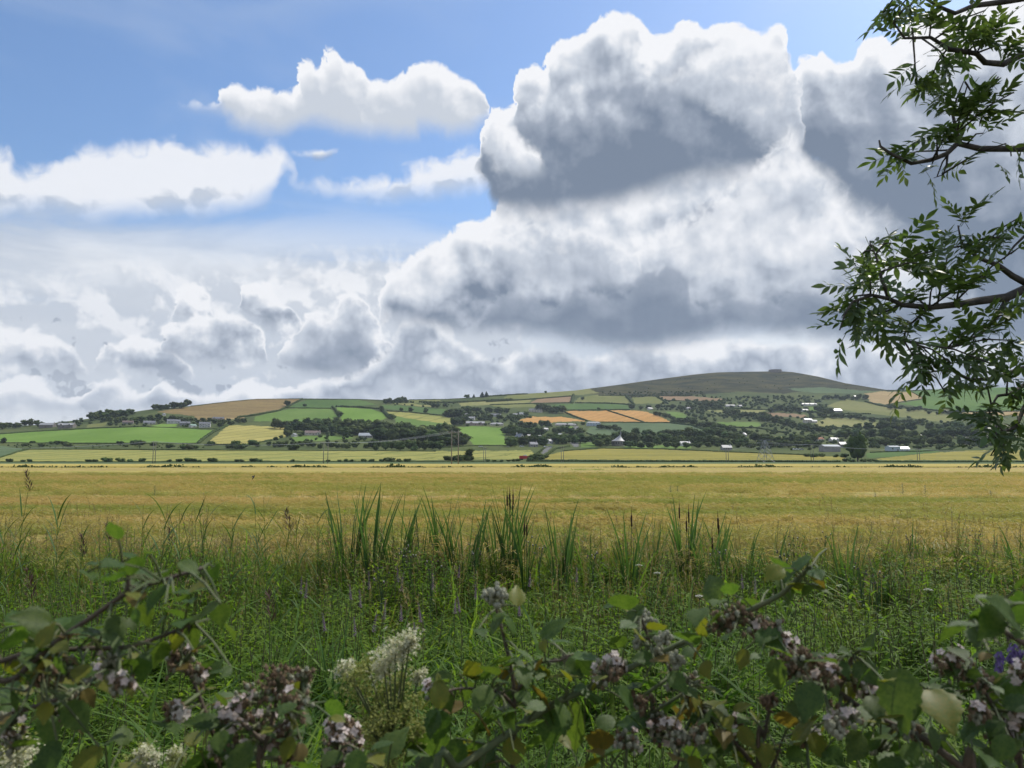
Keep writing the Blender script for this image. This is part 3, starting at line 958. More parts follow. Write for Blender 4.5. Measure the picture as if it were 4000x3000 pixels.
def block(parent, w, d, h, rise, wall, roof, hip=False, loc=(0, 0), rz=0.0, nwin=3, storeys=1, door=True, chim=1, gwin=True, zz=0.0):
    """one roofed volume of a house: walls, roof, windows, door, chimneys, all parts of the house"""
    M4 = Matrix.Translation((loc[0], loc[1], zz)) @ Matrix.Rotation(rz, 4, 'Z')
    made = []

    def part(nm, mb, mt):
        me = mb.mesh(nm, mt)
        o = obj(nm, me, parent)
        made.append(o)
        return o
    if hip:
        m = MB()
        m.box(-w / 2, w / 2, -d / 2, d / 2, -2, h)
        part('wall', m, WALLS[wall])
        ro = part('roof', hip_roof(w, d, h + 0.01, rise), ROOFS[roof])
    else:
        part('wall', gable_walls(w, d, h, rise), WALLS[wall])
        ro = part('roof', gable_roof(w, d, h, rise), ROOFS[roof])
    n0 = len(COL.objects)
    tops = [o for o in made]
    wins = []

    def win(*a, **k):
        before = set(o.name for o in parent.children)
        window(parent, *a, **k)
        wins.extend([o for o in parent.children if o.name not in before])
    sh = h / storeys
    for s in range(storeys):
        xs = [(-w / 2 + w * (i + 0.5) / max(nwin, 1)) for i in range(nwin)]
        for i, x in enumerate(xs):
            if door and s == 0 and i == nwin // 2:
                dm = MB()
                dm.box(x - 0.5, x + 0.5, -d / 2 - 0.06, -d / 2 + 0.02, 0, 2.0)
                tops.append(part('door', dm, TRIM))
            else:
                win(x, -d / 2, s * sh + sh * 0.36, min(1.5, w / nwin * 0.55), sh * 0.42)
    if gwin and not hip:
        win(w / 2, 0, h * 0.5, 0.9, 1.0, face='right')
    for i in range(chim):
        cx = (w / 2 - 0.5) * (1 if i == 0 else -1)
        cm = MB()
        cm.box(cx - 0.35, cx + 0.35, -0.4, 0.4, h + rise - 0.7, h + rise + 1.1)
        cm.box(cx - 0.42, cx + 0.42, -0.47, 0.47, h + rise + 1.1, h + rise + 1.25)
        c = obj('chimney', cm.mesh('chimney', CHIM), ro)
    for o in set(tops + made + wins):
        o.matrix_local = M4
    return ro


def gablet(parent, x, y, w, dep, h, rise, wall, roof):
    """small cross gable that faces the viewer, or a dormer when it sits on the roof"""
    m = MB()
    m.prism([(x - w / 2, -1), (x + w / 2, -1), (x + w / 2, h), (x, h + rise), (x - w / 2, h)], y, y + dep)
    g = obj('front_gable', m.mesh('front_gable', WALLS[wall]), parent)
    r = MB()
    t = 0.15
    for s in (-1, 1):
        a, b = (x, h + rise + 0.03), (x + s * (w / 2 + 0.25), h - 0.25 * rise / (w / 2) + 0.03)
        r.prism([a, b, (b[0], b[1] + t), (a[0], a[1] + t)][::s], y - 0.2, y + dep)
    obj('gable_roof', r.mesh('gable_roof', ROOFS[roof]), g)
    window(g, x, y, h * 0.45, w * 0.32, min(1.2, h * 0.4))


def house(label, px, py, wpx, wall='white', roof='slate', yaw=20, storeys=1, hip=False, nwin=4, chim=1, gab=(), depth=6.5, h=None, rise=None,
          wing=None, name='house', cat='house', door=True, asp=None, group=None):
    P = land(px, py)
    w = wpx * P.y / F
    c = abs(math.cos(R(yaw)))
    s_ = abs(math.sin(R(yaw)))
    if asp is None:
        L = max((w - depth * s_) / max(c, 0.3), depth * 1.05)
    else:
        L, depth = w * asp[0], w * asp[1]
    h = h or (2.6 if storeys == 1 else 5.2)
    rise = rise or depth * 0.36
    P.z -= 0.3
    t = thing(name, label, cat, P, (0, 0, R(yaw)), group=group)
    block(t, L, depth, h, rise, wall, roof, hip, nwin=nwin, storeys=storeys, chim=chim, door=door)
    for gx_, gw in gab:
        gablet(t, gx_ * L / 2, -depth / 2 - 0.8, gw, depth / 2 + 1.0, h, gw * 0.42, wall, roof)
    if wing:
        wx, ww, wh, wd = wing
        block(t, ww, wd, wh, wd * 0.36, wall, roof, hip, loc=(wx * L / 2 + math.copysign(ww / 2 + 0.02, wx), 0.4), nwin=2, chim=0, door=False)
    return t


H = house
H('long grey stone farmhouse with pale roof at the left end of the skyline', 186, 1670, 62, 'stone', 'pale', -8, nwin=5, h=4.2, depth=8)
H('two gabled grey stone farmhouse right of the long farmhouse on the left skyline', 262, 1672, 66, 'stone', 'pale', -8, nwin=4, h=4.6, gab=((-0.5, 4.5), (0.6, 4.0)), depth=8, chim=2)
H('small white gabled cottage between the two grey stone farmhouses', 231, 1661, 14, 'white', 'slate', 70, nwin=2, chim=0, depth=4)
H('small white gable showing among dark trees on the left skyline', 376, 1631, 17, 'white', 'slate', 75, nwin=2, chim=0, depth=5)
H('low dark roofed bungalow half hidden in shrubs above the big pasture', 500, 1656, 42, 'grey', 'brown', 18, nwin=4)
H('white bungalow with slate roof and bright right gable above the big pasture', 583, 1657, 46, 'white', 'slate', 28, nwin=4)
H('tiny white gable high among the trees above the white dormer house', 640, 1624, 11, 'white', 'slate', 70, nwin=1, chim=0, depth=4)
H('white house with dormers and a tall right gable at the edge of the lawn', 678, 1654, 50, 'white', 'slate', 30, h=3.6, gab=((-0.4, 2.6), (0.2, 2.6)), nwin=4)
H('grey and white house crowded between dormer house and green roofed shed', 722, 1662, 42, 'grey', 'slate', 25, gab=((0.3, 3.2),), nwin=4, h=3.4)
H('small white shed with a green sheet roof beside the tall white house', 753, 1669, 25, 'white', 'green', 62, nwin=1, chim=0, depth=5, name='shed', cat='shed')
H('tall white two storey house with dormer gables at the pasture corner', 800, 1670, 45, 'white', 'slate', 16, 2, nwin=4, chim=2, gab=((-0.5, 2.6), (0.4, 2.6)))
H('pinkish grey house with twin gables in front of the brown ripe field', 853, 1643, 44, 'pink', 'slate', 6, nwin=4, chim=2, gab=((-0.6, 4.0), (0.6, 4.0)), h=3.2)
H('brown roofed bungalow with pale gable below the left wood', 1221, 1699, 64, 'cream', 'brown', 24, nwin=5, h=2.6, depth=8, gab=((0.7, 4.5),))
H('white gable peeping out of trees left of the brown roofed bungalow', 1149, 1706, 17, 'white', 'slate', 70, nwin=1, chim=0, depth=5)
H('pale corrugated barn at the edge of the wood', 1328, 1679, 32, 'grey', 'metal', 8, nwin=0, door=False, chim=0, h=4.0, depth=9, name='barn', cat='barn')
H('white gable end between the tall dark trees of the wood', 1444, 1678, 16, 'white', 'slate', 65, nwin=1, chim=0, depth=6)
H('long low hall with a shining metal roof in front of the dark wood', 1430, 1709, 56, 'grey', 'metal', 3, nwin=8, chim=0, h=2.5, depth=9, name='hall', cat='hall')
H('pale bungalow at the top of the village under dark trees', 1807, 1625, 40, 'cream', 'pale', 12, nwin=4, gab=((0.6, 3.4),))
H('large house with two dark gables and pale roofs above the village pasture', 1856, 1661, 76, 'pink', 'pale', 10, nwin=5, h=3.6, chim=2, gab=((-0.45, 5.0), (0.55, 4.2)), depth=8)
H('white house behind the roof of the large two gabled house', 1838, 1640, 36, 'white', 'pale', -10, nwin=3, h=3.4, chim=1)
H('long bungalow with pale hipped roofs right of the large gabled house', 1940, 1662, 54, 'cream', 'pale', 4, nwin=5, hip=True, chim=1, h=2.5)
H('white house with steep gables among trees over the hipped bungalow', 1936, 1626, 40, 'white', 'slate', 14, nwin=3, gab=((-0.5, 3.0), (0.5, 3.0)))
H('two storey pale stone house with hipped wing under the green strip', 2092, 1610, 54, 'cream', 'slate', -10, 2, nwin=5, hip=True, chim=2)
H('small white shed with flat pitched roof below the stone house', 2037, 1620, 20, 'white', 'metal', 6, nwin=1, chim=0, h=2.4, depth=5, name='shed', cat='shed')
H('low grey roof behind the clipped hedge beside the white shed', 2008, 1624, 28, 'grey', 'pale', 0, nwin=2, chim=0, h=2.2, name='shed', cat='shed')
H('long bungalow of three hipped roofs under the left stubble field', 2206, 1664, 78, 'cream', 'pale', 6, nwin=6, hip=True, chim=2, wing=(0.9, 5, 2.4, 5))
H('modern two storey house with a pale blue front and hipped roof', 2318, 1664, 54, 'blue', 'pale', 4, 2, nwin=5, hip=True, chim=0)
H('small house with a pale blue roof left of the hipped bungalows', 2145, 1663, 20, 'white', 'metal', 15, nwin=2, chim=0, depth=5)
H('white house in the village trees under the hipped bungalows', 2131, 1682, 24, 'white', 'slate', 40, nwin=2, chim=1, depth=5)
H('white gabled village house with the brightest end wall', 2146, 1734, 30, 'white', 'slate', 48, nwin=2, h=3.4, depth=6)
H('white roofed village house in the trees right of the bright gable', 2188, 1706, 18, 'white', 'metal', 20, nwin=2, chim=0, depth=5)
H('pink fronted village house beside the little church', 2066, 1710, 22, 'pink', 'slate', 35, nwin=2, depth=5)
H('slate roofed village house at the foot of the church trees', 2083, 1746, 36, 'grey', 'slate', 18, nwin=3, h=3.0)
H('white village house behind the slate roofed one', 2105, 1713, 22, 'white', 'pale', 30, nwin=2, depth=5)
H('low white village house next to the church gable', 2064, 1728, 22, 'white', 'pale', 10, nwin=2, depth=5)
H('low bungalow with a dark spreading roof by the grey yard', 2294, 1725, 46, 'grey', 'slate', 4, nwin=4, hip=True, chim=0)
H('white bungalow with a tall white chimney at the foot of the long wood', 2675, 1741, 44, 'white', 'pale', 12, nwin=4, gab=((-0.6, 3.0),))
H('grey bungalow at the right end of the long wood above the power poles', 2837, 1758, 40, 'grey', 'pale', 6, nwin=4)
H('white cottage with bright right gable above the stubble fields', 2539, 1600, 26, 'white', 'slate', 38, nwin=2, depth=5.5)
H('low white cottage half hidden right of the bright gabled cottage', 2698, 1599, 34, 'white', 'slate', 8, nwin=3)
H('grey gabled house at the corner of a conifer clump', 2790, 1587, 24, 'grey', 'slate', 40, nwin=2)
H('long low white farmhouse under the gorse slope', 2852, 1589, 38, 'white', 'slate', 6, nwin=4)
H('low white outbuilding right of the long white farmhouse', 2888, 1590, 20, 'white', 'slate', 4, nwin=2, chim=0, name='outbuilding', cat='outbuilding')
H('white gabled house low among trees left of the lattice pylon', 2902, 1704, 30, 'white', 'slate', 30, nwin=2, gab=((-0.4, 3.0),))
H('long white house with a row of gables under the heather hill', 3160, 1584, 60, 'white', 'slate', 6, nwin=5, h=3.0, gab=((-0.7, 3.6), (0.0, 3.6), (0.7, 3.6)))
H('white bungalow just below the row of gables', 3136, 1607, 42, 'white', 'pale', 10, nwin=4, gab=((-0.3, 3.4),))
H('barn with a broad pale roof beside the olive pasture', 3269, 1610, 38, 'grey', 'metal', 12, nwin=0, door=False, chim=0, h=3.4, depth=10, name='barn', cat='barn')
H('small white house in the tree clump below the tan field', 3343, 1553, 20, 'white', 'slate', 14, nwin=2)
H('pale two storey house above the pale pasture with sheep', 3155, 1651, 34, 'cream', 'slate', 10, 2, nwin=3)
H('low pale house right of the two storey one by the pasture', 3180, 1651, 20, 'cream', 'pale', 0, nwin=2, chim=0)
H('white house with orange tiled roof and dormers behind the warehouse', 3201, 1725, 34, 'white', 'orange', 20, nwin=3, h=3.0, gab=((-0.3, 2.2), (0.4, 2.2)))
H('white gabled house right of the orange roofed house', 3258, 1725, 38, 'white', 'slate', 16, nwin=3, gab=((-0.5, 3.0), (0.5, 3.0)))
H('grey warehouse with a light curved looking roof left of the big tree', 3241, 1764, 68, 'grey', 'metal', 5, nwin=0, door=True, chim=0, h=4.8, depth=11, rise=1.6, name='warehouse', cat='warehouse')
H('grey yard building between the warehouse and the big round tree', 3291, 1748, 30, 'stone', 'slate', 5, nwin=2, chim=0, h=3.5, name='outbuilding', cat='outbuilding')
H('pale blue industrial shed with long low annexe right of the big tree', 3487, 1761, 44, 'blue', 'metal', 4, nwin=2, chim=0, h=3.8, depth=9, rise=1.0, wing=(1, 10, 2.0, 6), name='shed', cat='shed')
H('grey roof showing in the big wood over the industrial shed', 3600, 1712, 26, 'grey', 'pale', 8, nwin=2, chim=0)
H('large pale two storey country house with chimneys under the ash boughs', 3785, 1734, 54, 'cream', 'slate', 14, 2, nwin=5, hip=True, chim=2, wing=(1, 7, 3.6, 6))


# little church with a gabled front and bellcote
def small_church():
    P = land(2029, 1729)
    t = thing('church', 'little white church with a pointed gable and bellcote among the village trees', 'church', P, (0, 0, R(-62)))
    k = P.y / F
    w, d = 30 * k * 1.5, 30 * k * 0.95
    block(t, w, d, 5.0, d * 0.6, 'white', 'slate', nwin=4, chim=0, door=False)
    b = MB()
    b.prism([(-0.8, 0), (0.8, 0), (0.8, 1.6), (0, 2.6), (-0.8, 1.6)], -0.4, 0.4)
    o = obj('bellcote', b.mesh('bellcote', WALLS['white']), t, (-w / 2 + 0.5, 0, 5.0 + d * 0.6 - 0.4), (0, 0, R(90)))


small_church()


# round chapel with a swept conical roof and a spire set off to one side
def round_chapel():
    P = land(2414, 1741)
    k = P.y / F
    t = thing('chapel', 'round stone chapel with swept pale roof and off-centre spire before the wood', 'chapel', P)
    r = 27 * k
    m = MB()
    n = 28
    hw = 18 * k
    rings = [(r * 0.93, -2), (r * 0.93, hw)]
    vs = [(a * math.cos(2 * math.pi * i / n), a * math.sin(2 * math.pi * i / n), z) for a, z in rings for i in range(n)]
    m.add(vs, [(i, (i + 1) % n, n + (i + 1) % n, n + i) for i in range(n)])
    obj('wall', m.mesh('wall', WALLS['stone']), t)
    prof = [(1.0, 0.0), (0.72, 0.2), (0.45, 0.45), (0.25, 0.68), (0.12, 0.9), (0.06, 1.15)]
    hr = 24 * k
    m = MB()
    vs, off = [], 11 * k
    for j, (a, z) in enumerate(prof):
        s = j / (len(prof) - 1)
        vs += [(r * a * math.cos(2 * math.pi * i / n) + off * s, r * a * math.sin(2 * math.pi * i / n), hw + hr * z) for i in range(n)]
    m.add(vs, [(j * n + i, j * n + (i + 1) % n, (j + 1) * n + (i + 1) % n, (j + 1) * n + i) for j in range(len(prof) - 1) for i in range(n)])
    rf = obj('roof', m.mesh('roof', ROOFS['pale'], smooth=True), t)
    m = MB()
    z0 = hw + hr * 1.05
    for i in range(4):
        pass
    a = 3.2 * k
    m.add([(off - a, -a, z0), (off + a, -a, z0), (off + a, a, z0), (off - a, a, z0), (off, 0, z0 + 22 * k)], [(0, 1, 4), (1, 2, 4), (2, 3, 4), (3, 0, 4)])
    sp = obj('spire', m.mesh('spire', ROOFS['slate']), rf)
    m = MB()
    m.box(off - 0.06, off + 0.06, -0.06, 0.06, z0 + 21 * k, z0 + 25 * k)
    m.box(off - 0.5, off + 0.5, -0.05, 0.05, z0 + 23 * k, z0 + 23 * k + 0.15)
    obj('cross', m.mesh('cross', TRIM), sp)
    for i in range(7):
        a = math.pi * (1.12 + 0.76 * i / 6)
        w_ = MB()
        w_.box(-0.5, 0.5, -0.06, 0.06, hw * 0.35, hw * 0.8)
        obj('window', w_.mesh('window', GLASS), t, (r * 0.94 * math.cos(a), r * 0.94 * math.sin(a), 0), (0, 0, a + math.pi / 2))


round_chapel()


# stone ring fort on the summit
def ring_fort():
    P = land(3028, 1452)
    k = P.y / F
    t = thing('ring_fort', 'low round stone fort on the summit of the dark hill', 'fort', P)
    r, h, n = 25 * k, 7.5 * k, 40
    rng = random.Random(3)
    prof = [(1.03, -4), (1.0, h * 0.5), (0.975, h), (0.87, h), (0.86, h * 0.66), (0.8, h * 0.66), (0.79, -2)]
    vs = []
    for a, z in prof:
        vs += [(r * a * math.cos(2 * math.pi * i / n), r * a * math.sin(2 * math.pi * i / n), z + (rng.uniform(-0.25, 0.25) if z > 1 else 0)) for i in range(n)]
    m = MB()
    m.add(vs, [(j * n + i, j * n + (i + 1) % n, (j + 1) * n + (i + 1) % n, (j + 1) * n + i) for j in range(len(prof) - 1) for i in range(n)])
    obj('wall', m.mesh('wall', WALLS['stone']), t)
    g = MB()
    g.box(-0.7, 0.7, -r * 1.04, -r * 0.95, 0, 1.9)
    obj('gateway', g.mesh('gateway', TRIM), t)


ring_fort()

# ------------------------------------------------------------------ vehicles far off on the lanes and yards
PAINTS = dict(white=material('white car paint', (0.75, 0.75, 0.75), rough=0.25, spec=0.6), red=material('red lorry paint', (0.42, 0.03, 0.03), rough=0.4),
              silver=material('silver car paint', (0.45, 0.46, 0.48), rough=0.25, spec=0.6), dark=material('dark car paint', (0.05, 0.06, 0.08), rough=0.25, spec=0.6))
TYRE = material('tyre rubber', (0.02, 0.02, 0.02), rough=0.9)


def car(label, px, py, paint, rz=0.0, group=None, s=1.0, lift=0.3):
    P = land(px, py)
    P.z += lift
    t = thing('parked_car', label, 'car', P, (0, 0, R(rz)), s, group)
    m = MB()
    m.prism([(-2.1, 0.35), (2.1, 0.35), (2.15, 0.75), (1.3, 0.95), (0.7, 1.4), (-1.3, 1.42), (-2.0, 1.0), (-2.15, 0.8)], -0.85, 0.85)
    obj('body', m.mesh('body', PAINTS[paint]), t)
    m = MB()
    m.prism([(1.12, 0.98), (0.66, 1.34), (-1.25, 1.36), (-1.75, 1.0)], -0.862, 0.862)
    obj('window', m.mesh('window', GLASS), t)
    for x in (-1.3, 1.3):
        for y in (-0.8, 0.8):
            m = MB()
            m.tube([(x, y - 0.1, 0.33), (x, y + 0.1, 0.33)], 0.33, 10)
            obj('wheel', m.mesh('wheel', TYRE), t)


car('white car on the road in front of the village pasture', 1878, 1748, 'white', 10)
car('white car at the lane mouth below the village', 2038, 1747, 'white', 20)
car('white car at the top of the pale lane', 2132, 1749, 'white', 30)
car('silver car beside the white one at the top of the lane', 2151, 1748, 'silver', 0)
for i, (x, c_) in enumerate(((2870, 'white'), (2882, 'white'), (2893, 'silver'), (2908, 'white'))):
    car(('leftmost', 'second', 'third', 'rightmost')[i] + ' small pale car in the row left of the hilltop fort', x, 1455, c_, 5 * i, 'cars parked by the hilltop fort')
for x, c_, w_ in ((3106, 'white', 'left'), (3118, 'white', 'middle'), (3131, 'silver', 'right')):
    car(w_ + ' of three pale cars in the yard left of the warehouse', x, 1759, c_, 8, 'cars parked left of the warehouse')


def lorry():
    P = land(2047, 1797)
    t = thing('lorry', 'red lorry trailer with white top at the end of the pale barley field', 'lorry', P, (0, 0, R(6)))
    m = MB()
    m.box(-3.0, 1.6, -1.2, 1.2, 0.8, 2.7)
    obj('trailer', m.mesh('trailer', PAINTS['red']), t)
    m = MB()
    m.box(-0.4, 1.65, -1.22, 1.22, 2.7, 3.3)
    obj('white_top', m.mesh('white_top', PAINTS['white']), t)
    m = MB()
    m.prism([(1.75, 0.6), (3.3, 0.6), (3.3, 1.6), (3.0, 2.5), (1.75, 2.5)], -1.15, 1.15)
    c = obj('cab', m.mesh('cab', PAINTS['red']), t)
    m = MB()
    m.box(2.2, 2.95, -1.17, 1.17, 1.6, 2.3)
    obj('window', m.mesh('window', GLASS), c)
    for x in (-2.3, -1.2, 2.4):
        for y in (-1.1, 1.1):
            m = MB()
            m.tube([(x, y - 0.15, 0.5), (x, y + 0.15, 0.5)], 0.5, 10)
            obj('wheel', m.mesh('wheel', TYRE), t)


lorry()

# ------------------------------------------------------------------ power poles, pylon and wires
WOOD = material('grey pole wood', (0.17, 0.155, 0.135), (0.24, 0.22, 0.195), scale=2.0, rough=0.9)
STEEL = material('galvanised steel', (0.32, 0.33, 0.34), (0.26, 0.27, 0.28), scale=1.0, rough=0.5, metal=0.3)
INSUL = material('brown insulator', (0.10, 0.05, 0.035), rough=0.3, spec=0.6)
WIRE = material('aluminium wire', (0.55, 0.55, 0.55), rough=0.35, metal=0.6)


def h_pole(label, px, gap_px, top_py, D):
    b = at(px, 1788, D)
    b.z = 0.0
    hgt = EYE + (1788 - top_py) / F * D
    g = gap_px / F * D / 2
    t = thing('power_pole', label, 'power pole', b, group='twin wooden power poles')
    for s in (-1, 1):
        m = MB()
        m.tube([(s * g, 0, -0.5), (s * g, 0, hgt)], [0.17, 0.12], 8)
        obj('post', m.mesh('post', WOOD, True), t)
    m = MB()
    m.box(-g - 1.0, g + 1.0, -0.09, 0.09, hgt - 0.85, hgt - 0.67)
    arm = obj('crossarm', m.mesh('crossarm', WOOD), t)
    tips = []
    for x in (-g - 0.8, 0, g + 0.8):
        m = MB()
        m.tube([(x, 0, hgt - 0.67), (x, 0, hgt - 0.35)], [0.08, 0.05], 6)
        obj('insulator', m.mesh('insulator', INSUL), arm)
        tips.append(b + Vector((x, 0, hgt - 0.33)))
    if gap_px > 12:
        m = MB()
        m.tube([(-g, 0, hgt - 3.0), (g, 0, hgt - 0.9)], 0.05, 5)
        m.tube([(g, 0.02, hgt - 3.0), (-g, 0.02, hgt - 0.9)], 0.05, 5)
        obj('brace', m.mesh('brace', WOOD), t)
    return tips


def wires(label, a, b, sag=0.02):
    t = thing('power_line', label, 'power line', group='overhead power wires')
    for p, q in zip(a, b):
        L = (q - p).length
        pts = [p.lerp(q, i / 14) - Vector((0, 0, 4 * sag * L * (i / 14) * (1 - i / 14))) for i in range(15)]
        m = MB()
        m.tube(pts, 0.035, 4)
        obj('wire', m.mesh('wire', WIRE), t)


p1 = h_pole('leftmost twin wooden power pole before the bright green pasture', 602, 9, 1722, 330)
p2 = h_pole('twin wooden power pole before the low belt of trees left of centre', 1272, 17, 1725, 330)
p3 = h_pole('tallest twin wooden power pole near the middle of the picture', 1777, 26, 1681, 232)
p4 = h_pole('short twin power pole just right of the tallest one', 1893, 8, 1746, 430)
p5 = h_pole('twin power pole standing left of the round chapel', 2197, 9, 1742, 430)
p6 = h_pole('twin power pole left of the lattice pylon', 2841, 9, 1755, 430)
p7 = h_pole('twin power pole between lattice pylon and big round tree', 3173, 9, 1734, 420)
p8 = h_pole('twin power pole right of the big round tree', 3588, 9, 1752, 420)
p9 = h_pole('twin power pole under the hanging ash leaves at the right', 3945, 9, 1757, 420)
wires('power wires between the leftmost pole and the next one', p1, p2)
wires('power wires rising to the tallest pole', p2, p3, 0.012)
p0 = [p + Vector((-150, 10, 0)) for p in p1]
wires('power wires running out of the picture on the left', p0, p1)


def pylon():
    D = 432
    b = at(2990, 1788, D)
    b.z = 0
    hgt = EYE + (1788 - 1720) / F * D
    t = thing('lattice_pylon', 'steel lattice pylon with two cross arms before the trees', 'pylon', b, (0, 0, R(18)))

    def half(z):
        return 3.0 * (1 - z / hgt) ** 0.8 + 0.45
    lv = [0, hgt * 0.28, hgt * 0.5, hgt * 0.68, hgt * 0.84, hgt]
    for sx, sy in ((-1, -1), (1, -1), (1, 1), (-1, 1)):
        m = MB()
        m.tube([(sx * half(z), sy * half(z), z) for z in lv], 0.11, 4)
        obj('leg', m.mesh('leg', STEEL), t)
    m = MB()
    cs = ((-1, -1), (1, -1), (1, 1), (-1, 1))
    for z0, z1 in zip(lv, lv[1:]):
        for i in range(4):
            a, c = cs[i], cs[(i + 1) % 4]
            h0, h1 = half(z0), half(z1)
            m.tube([(a[0] * h0, a[1] * h0, z0), (c[0] * h1, c[1] * h1, z1)], 0.06, 4)
            m.tube([(c[0] * h0, c[1] * h0, z0), (a[0] * h1, a[1] * h1, z1)], 0.06, 4)
            m.tube([(a[0] * h1, a[1] * h1, z1), (c[0] * h1, c[1] * h1, z1)], 0.05, 4)
    obj('bracing', m.mesh('bracing', STEEL), t)
    tips = []
    for z, w in ((hgt * 0.86, 5.2), (hgt * 0.99, 3.6)):
        m = MB()
        for s in (-1, 1):
            m.tube([(0, 0, z), (s * w, 0, z + 0.1)], 0.09, 4)
            m.tube([(0, 0, z + 0.9), (s * w, 0, z + 0.1)], 0.06, 4)
        arm = obj('cross_arm', m.mesh('cross_arm', STEEL), t)
        for s in (-1, 1):
            m = MB()
            m.tube([(s * w, 0, z), (s * w, 0, z - 0.9)], 0.09, 5)
            obj('insulator', m.mesh('insulator', INSUL), arm)
            tips.append(b + Vector((s * w * 0.95, 0, z - 0.9)))
    return tips


pt = pylon()
wires('power wires from the twin pole to the left of the pylon', p6, [pt[0], pt[1], pt[2]])
wires('power wires from the pylon to the twin pole on its right', [pt[1], pt[3], pt[2]], p7)
wires('power wires passing behind the big round tree', p7, p8)
wires('power wires at the right edge over the olive crop', p8, p9)

# ------------------------------------------------------------------ far trees, bushes and hedges
LEAF_FAR = material('far foliage', (0.048, 0.075, 0.025), (0.10, 0.135, 0.042), scale=2.2, rough=0.85, spec=0.1, trans=0.18, rnd=1.0)
LEAF_CON = material('far conifer foliage', (0.022, 0.038, 0.02), (0.04, 0.06, 0.028), scale=3.0, rough=0.85, spec=0.1, rnd=0.5)
LEAF_BUSH = material('hedge foliage', (0.045, 0.07, 0.024), (0.095, 0.13, 0.042), scale=0.12, rough=0.85, spec=0.1, trans=0.1, coord='World', rnd=0.4)
BARK_FAR = material('far bark', (0.06, 0.05, 0.04), (0.09, 0.075, 0.06), scale=3.0, rough=0.95)


def leaf_quads(C, N, size, rng, flat=0.6):
    """one leafy scrap of a quad at every point of C, loosely facing N"""
    n = len(C)
    d = N + rng.normal(0, flat, (n, 3))
    d /= np.linalg.norm(d, axis=1, keepdims=True) + 1e-9
    a = np.cross(d, rng.normal(0, 1, (n, 3)))
    a /= np.linalg.norm(a, axis=1, keepdims=True) + 1e-9
    b = np.cross(d, a)
    s = (size * rng.uniform(0.6, 1.4, n))[:, None]
    asp = rng.uniform(0.5, 1.0, n)[:, None]
    V = np.stack([C - a * s, C - b * s * asp, C + a * s * 0.8, C + b * s * asp * 1.1], 1).reshape(-1, 3)
    return V, np.arange(n * 4).reshape(n, 4)


def sphere_quads(c, r, seg=7, ring=5):
    u = np.linspace(0, 2 * np.pi, seg, endpoint=False)
    v = np.linspace(0.12, np.pi - 0.12, ring)
    U, Vv = np.meshgrid(u, v)
    P = np.stack([np.sin(Vv) * np.cos(U), np.sin(Vv) * np.sin(U), np.cos(Vv)], -1) * r + c
    idx = np.arange(seg * ring).reshape(ring, seg)
    nx = np.roll(idx, -1, 1)
    q = np.stack([idx[:-1], idx[1:], nx[1:], nx[:-1]], -1).reshape(-1, 4)
    return P.reshape(-1, 3), q


def join(parts):
    V, Q, o = [], [], 0
    for v, q in parts:
        V.append(v)
        Q.append(q + o)
        o += len(v)
    return np.concatenate(V), np.concatenate(Q)


def crown_arrays(seed, kind='round', nq=420, size=0.05):
    rng = np.random.default_rng(seed)
    lobes = []
    if kind == 'round':
        zc, rx, rz, z0 = 0.52, 0.36, 0.42, 0.06
        n = rng.integers(9, 14)
        for i in range(n):
            a, h = rng.uniform(0, 2 * np.pi), rng.uniform(-0.75, 0.85)
            rr = math.sqrt(max(0.05, 1 - h * h)) * rng.uniform(0.45, 0.85)
            lobes.append((np.array([rr * rx * math.cos(a), rr * rx * math.sin(a), zc + h * rz * 0.8]), rng.uniform(0.13, 0.20)))
        lobes.append((np.array([0, 0, zc]), 0.28))
        lobes.append((np.array([0.1, 0, 0.28]), 0.2))
        lobes.append((np.array([-0.1, 0.05, 0.3]), 0.2))
    elif kind == 'bush':
        n = rng.integers(6, 10)
        for i in range(n):
            a = rng.uniform(0, 2 * np.pi)
            rr = rng.uniform(0.15, 0.5)
            lobes.append((np.array([rr * math.cos(a), rr * math.sin(a), rng.uniform(0.25, 0.62)]), rng.uniform(0.24, 0.36)))
        lobes.append((np.array([0, 0, 0.35]), 0.4))
    elif kind == 'tall':
        n = rng.integers(8, 11)
        for i in range(n):
            a = rng.uniform(0, 2 * np.pi)
            z = 0.22 + 0.68 * i / (n - 1)
            rr = 0.17 * math.sin(math.pi * min(1, 0.25 + 0.75 * (1 - z))) * rng.uniform(0.4, 1)
            lobes.append((np.array([rr * math.cos(a), rr * math.sin(a), z]), rng.uniform(0.10, 0.16)))
    else:   # conifer: tiers that narrow
        for i in range(9):
            z = 0.15 + 0.8 * i / 8
            rad = 0.24 * (1 - i / 8.6)
            for k in range(max(3, 6 - i // 2)):
                a = rng.uniform(0, 2 * np.pi)
                lobes.append((np.array([rad * 0.6 * math.cos(a), rad * 0.6 * math.sin(a), z]), 0.05 + 0.45 * rad))
    parts = []
    for c, r in lobes:
        v, q = sphere_quads(c, r * 0.86)
        parts.append((v + rng.normal(0, 0.012, v.shape), q))
    w = np.array([r for _, r in lobes]) ** 2
    pick = rng.choice(len(lobes), nq, p=w / w.sum())
    D = rng.normal(0, 1, (nq, 3))
    D /= np.linalg.norm(D, axis=1, keepdims=True)
    Cc = np.array([lobes[i][0] for i in pick])
    Rr = np.array([lobes[i][1] for i in pick])
    C = Cc + D * (Rr * rng.uniform(0.85, 1.18, nq))[:, None]
    parts.append(leaf_quads(C, D, np.full(nq, size), rng))
    V, Q = join(parts)
    if kind != 'bush':
        V[:, 2] = np.maximum(V[:, 2], 0.04)
    return V, Q


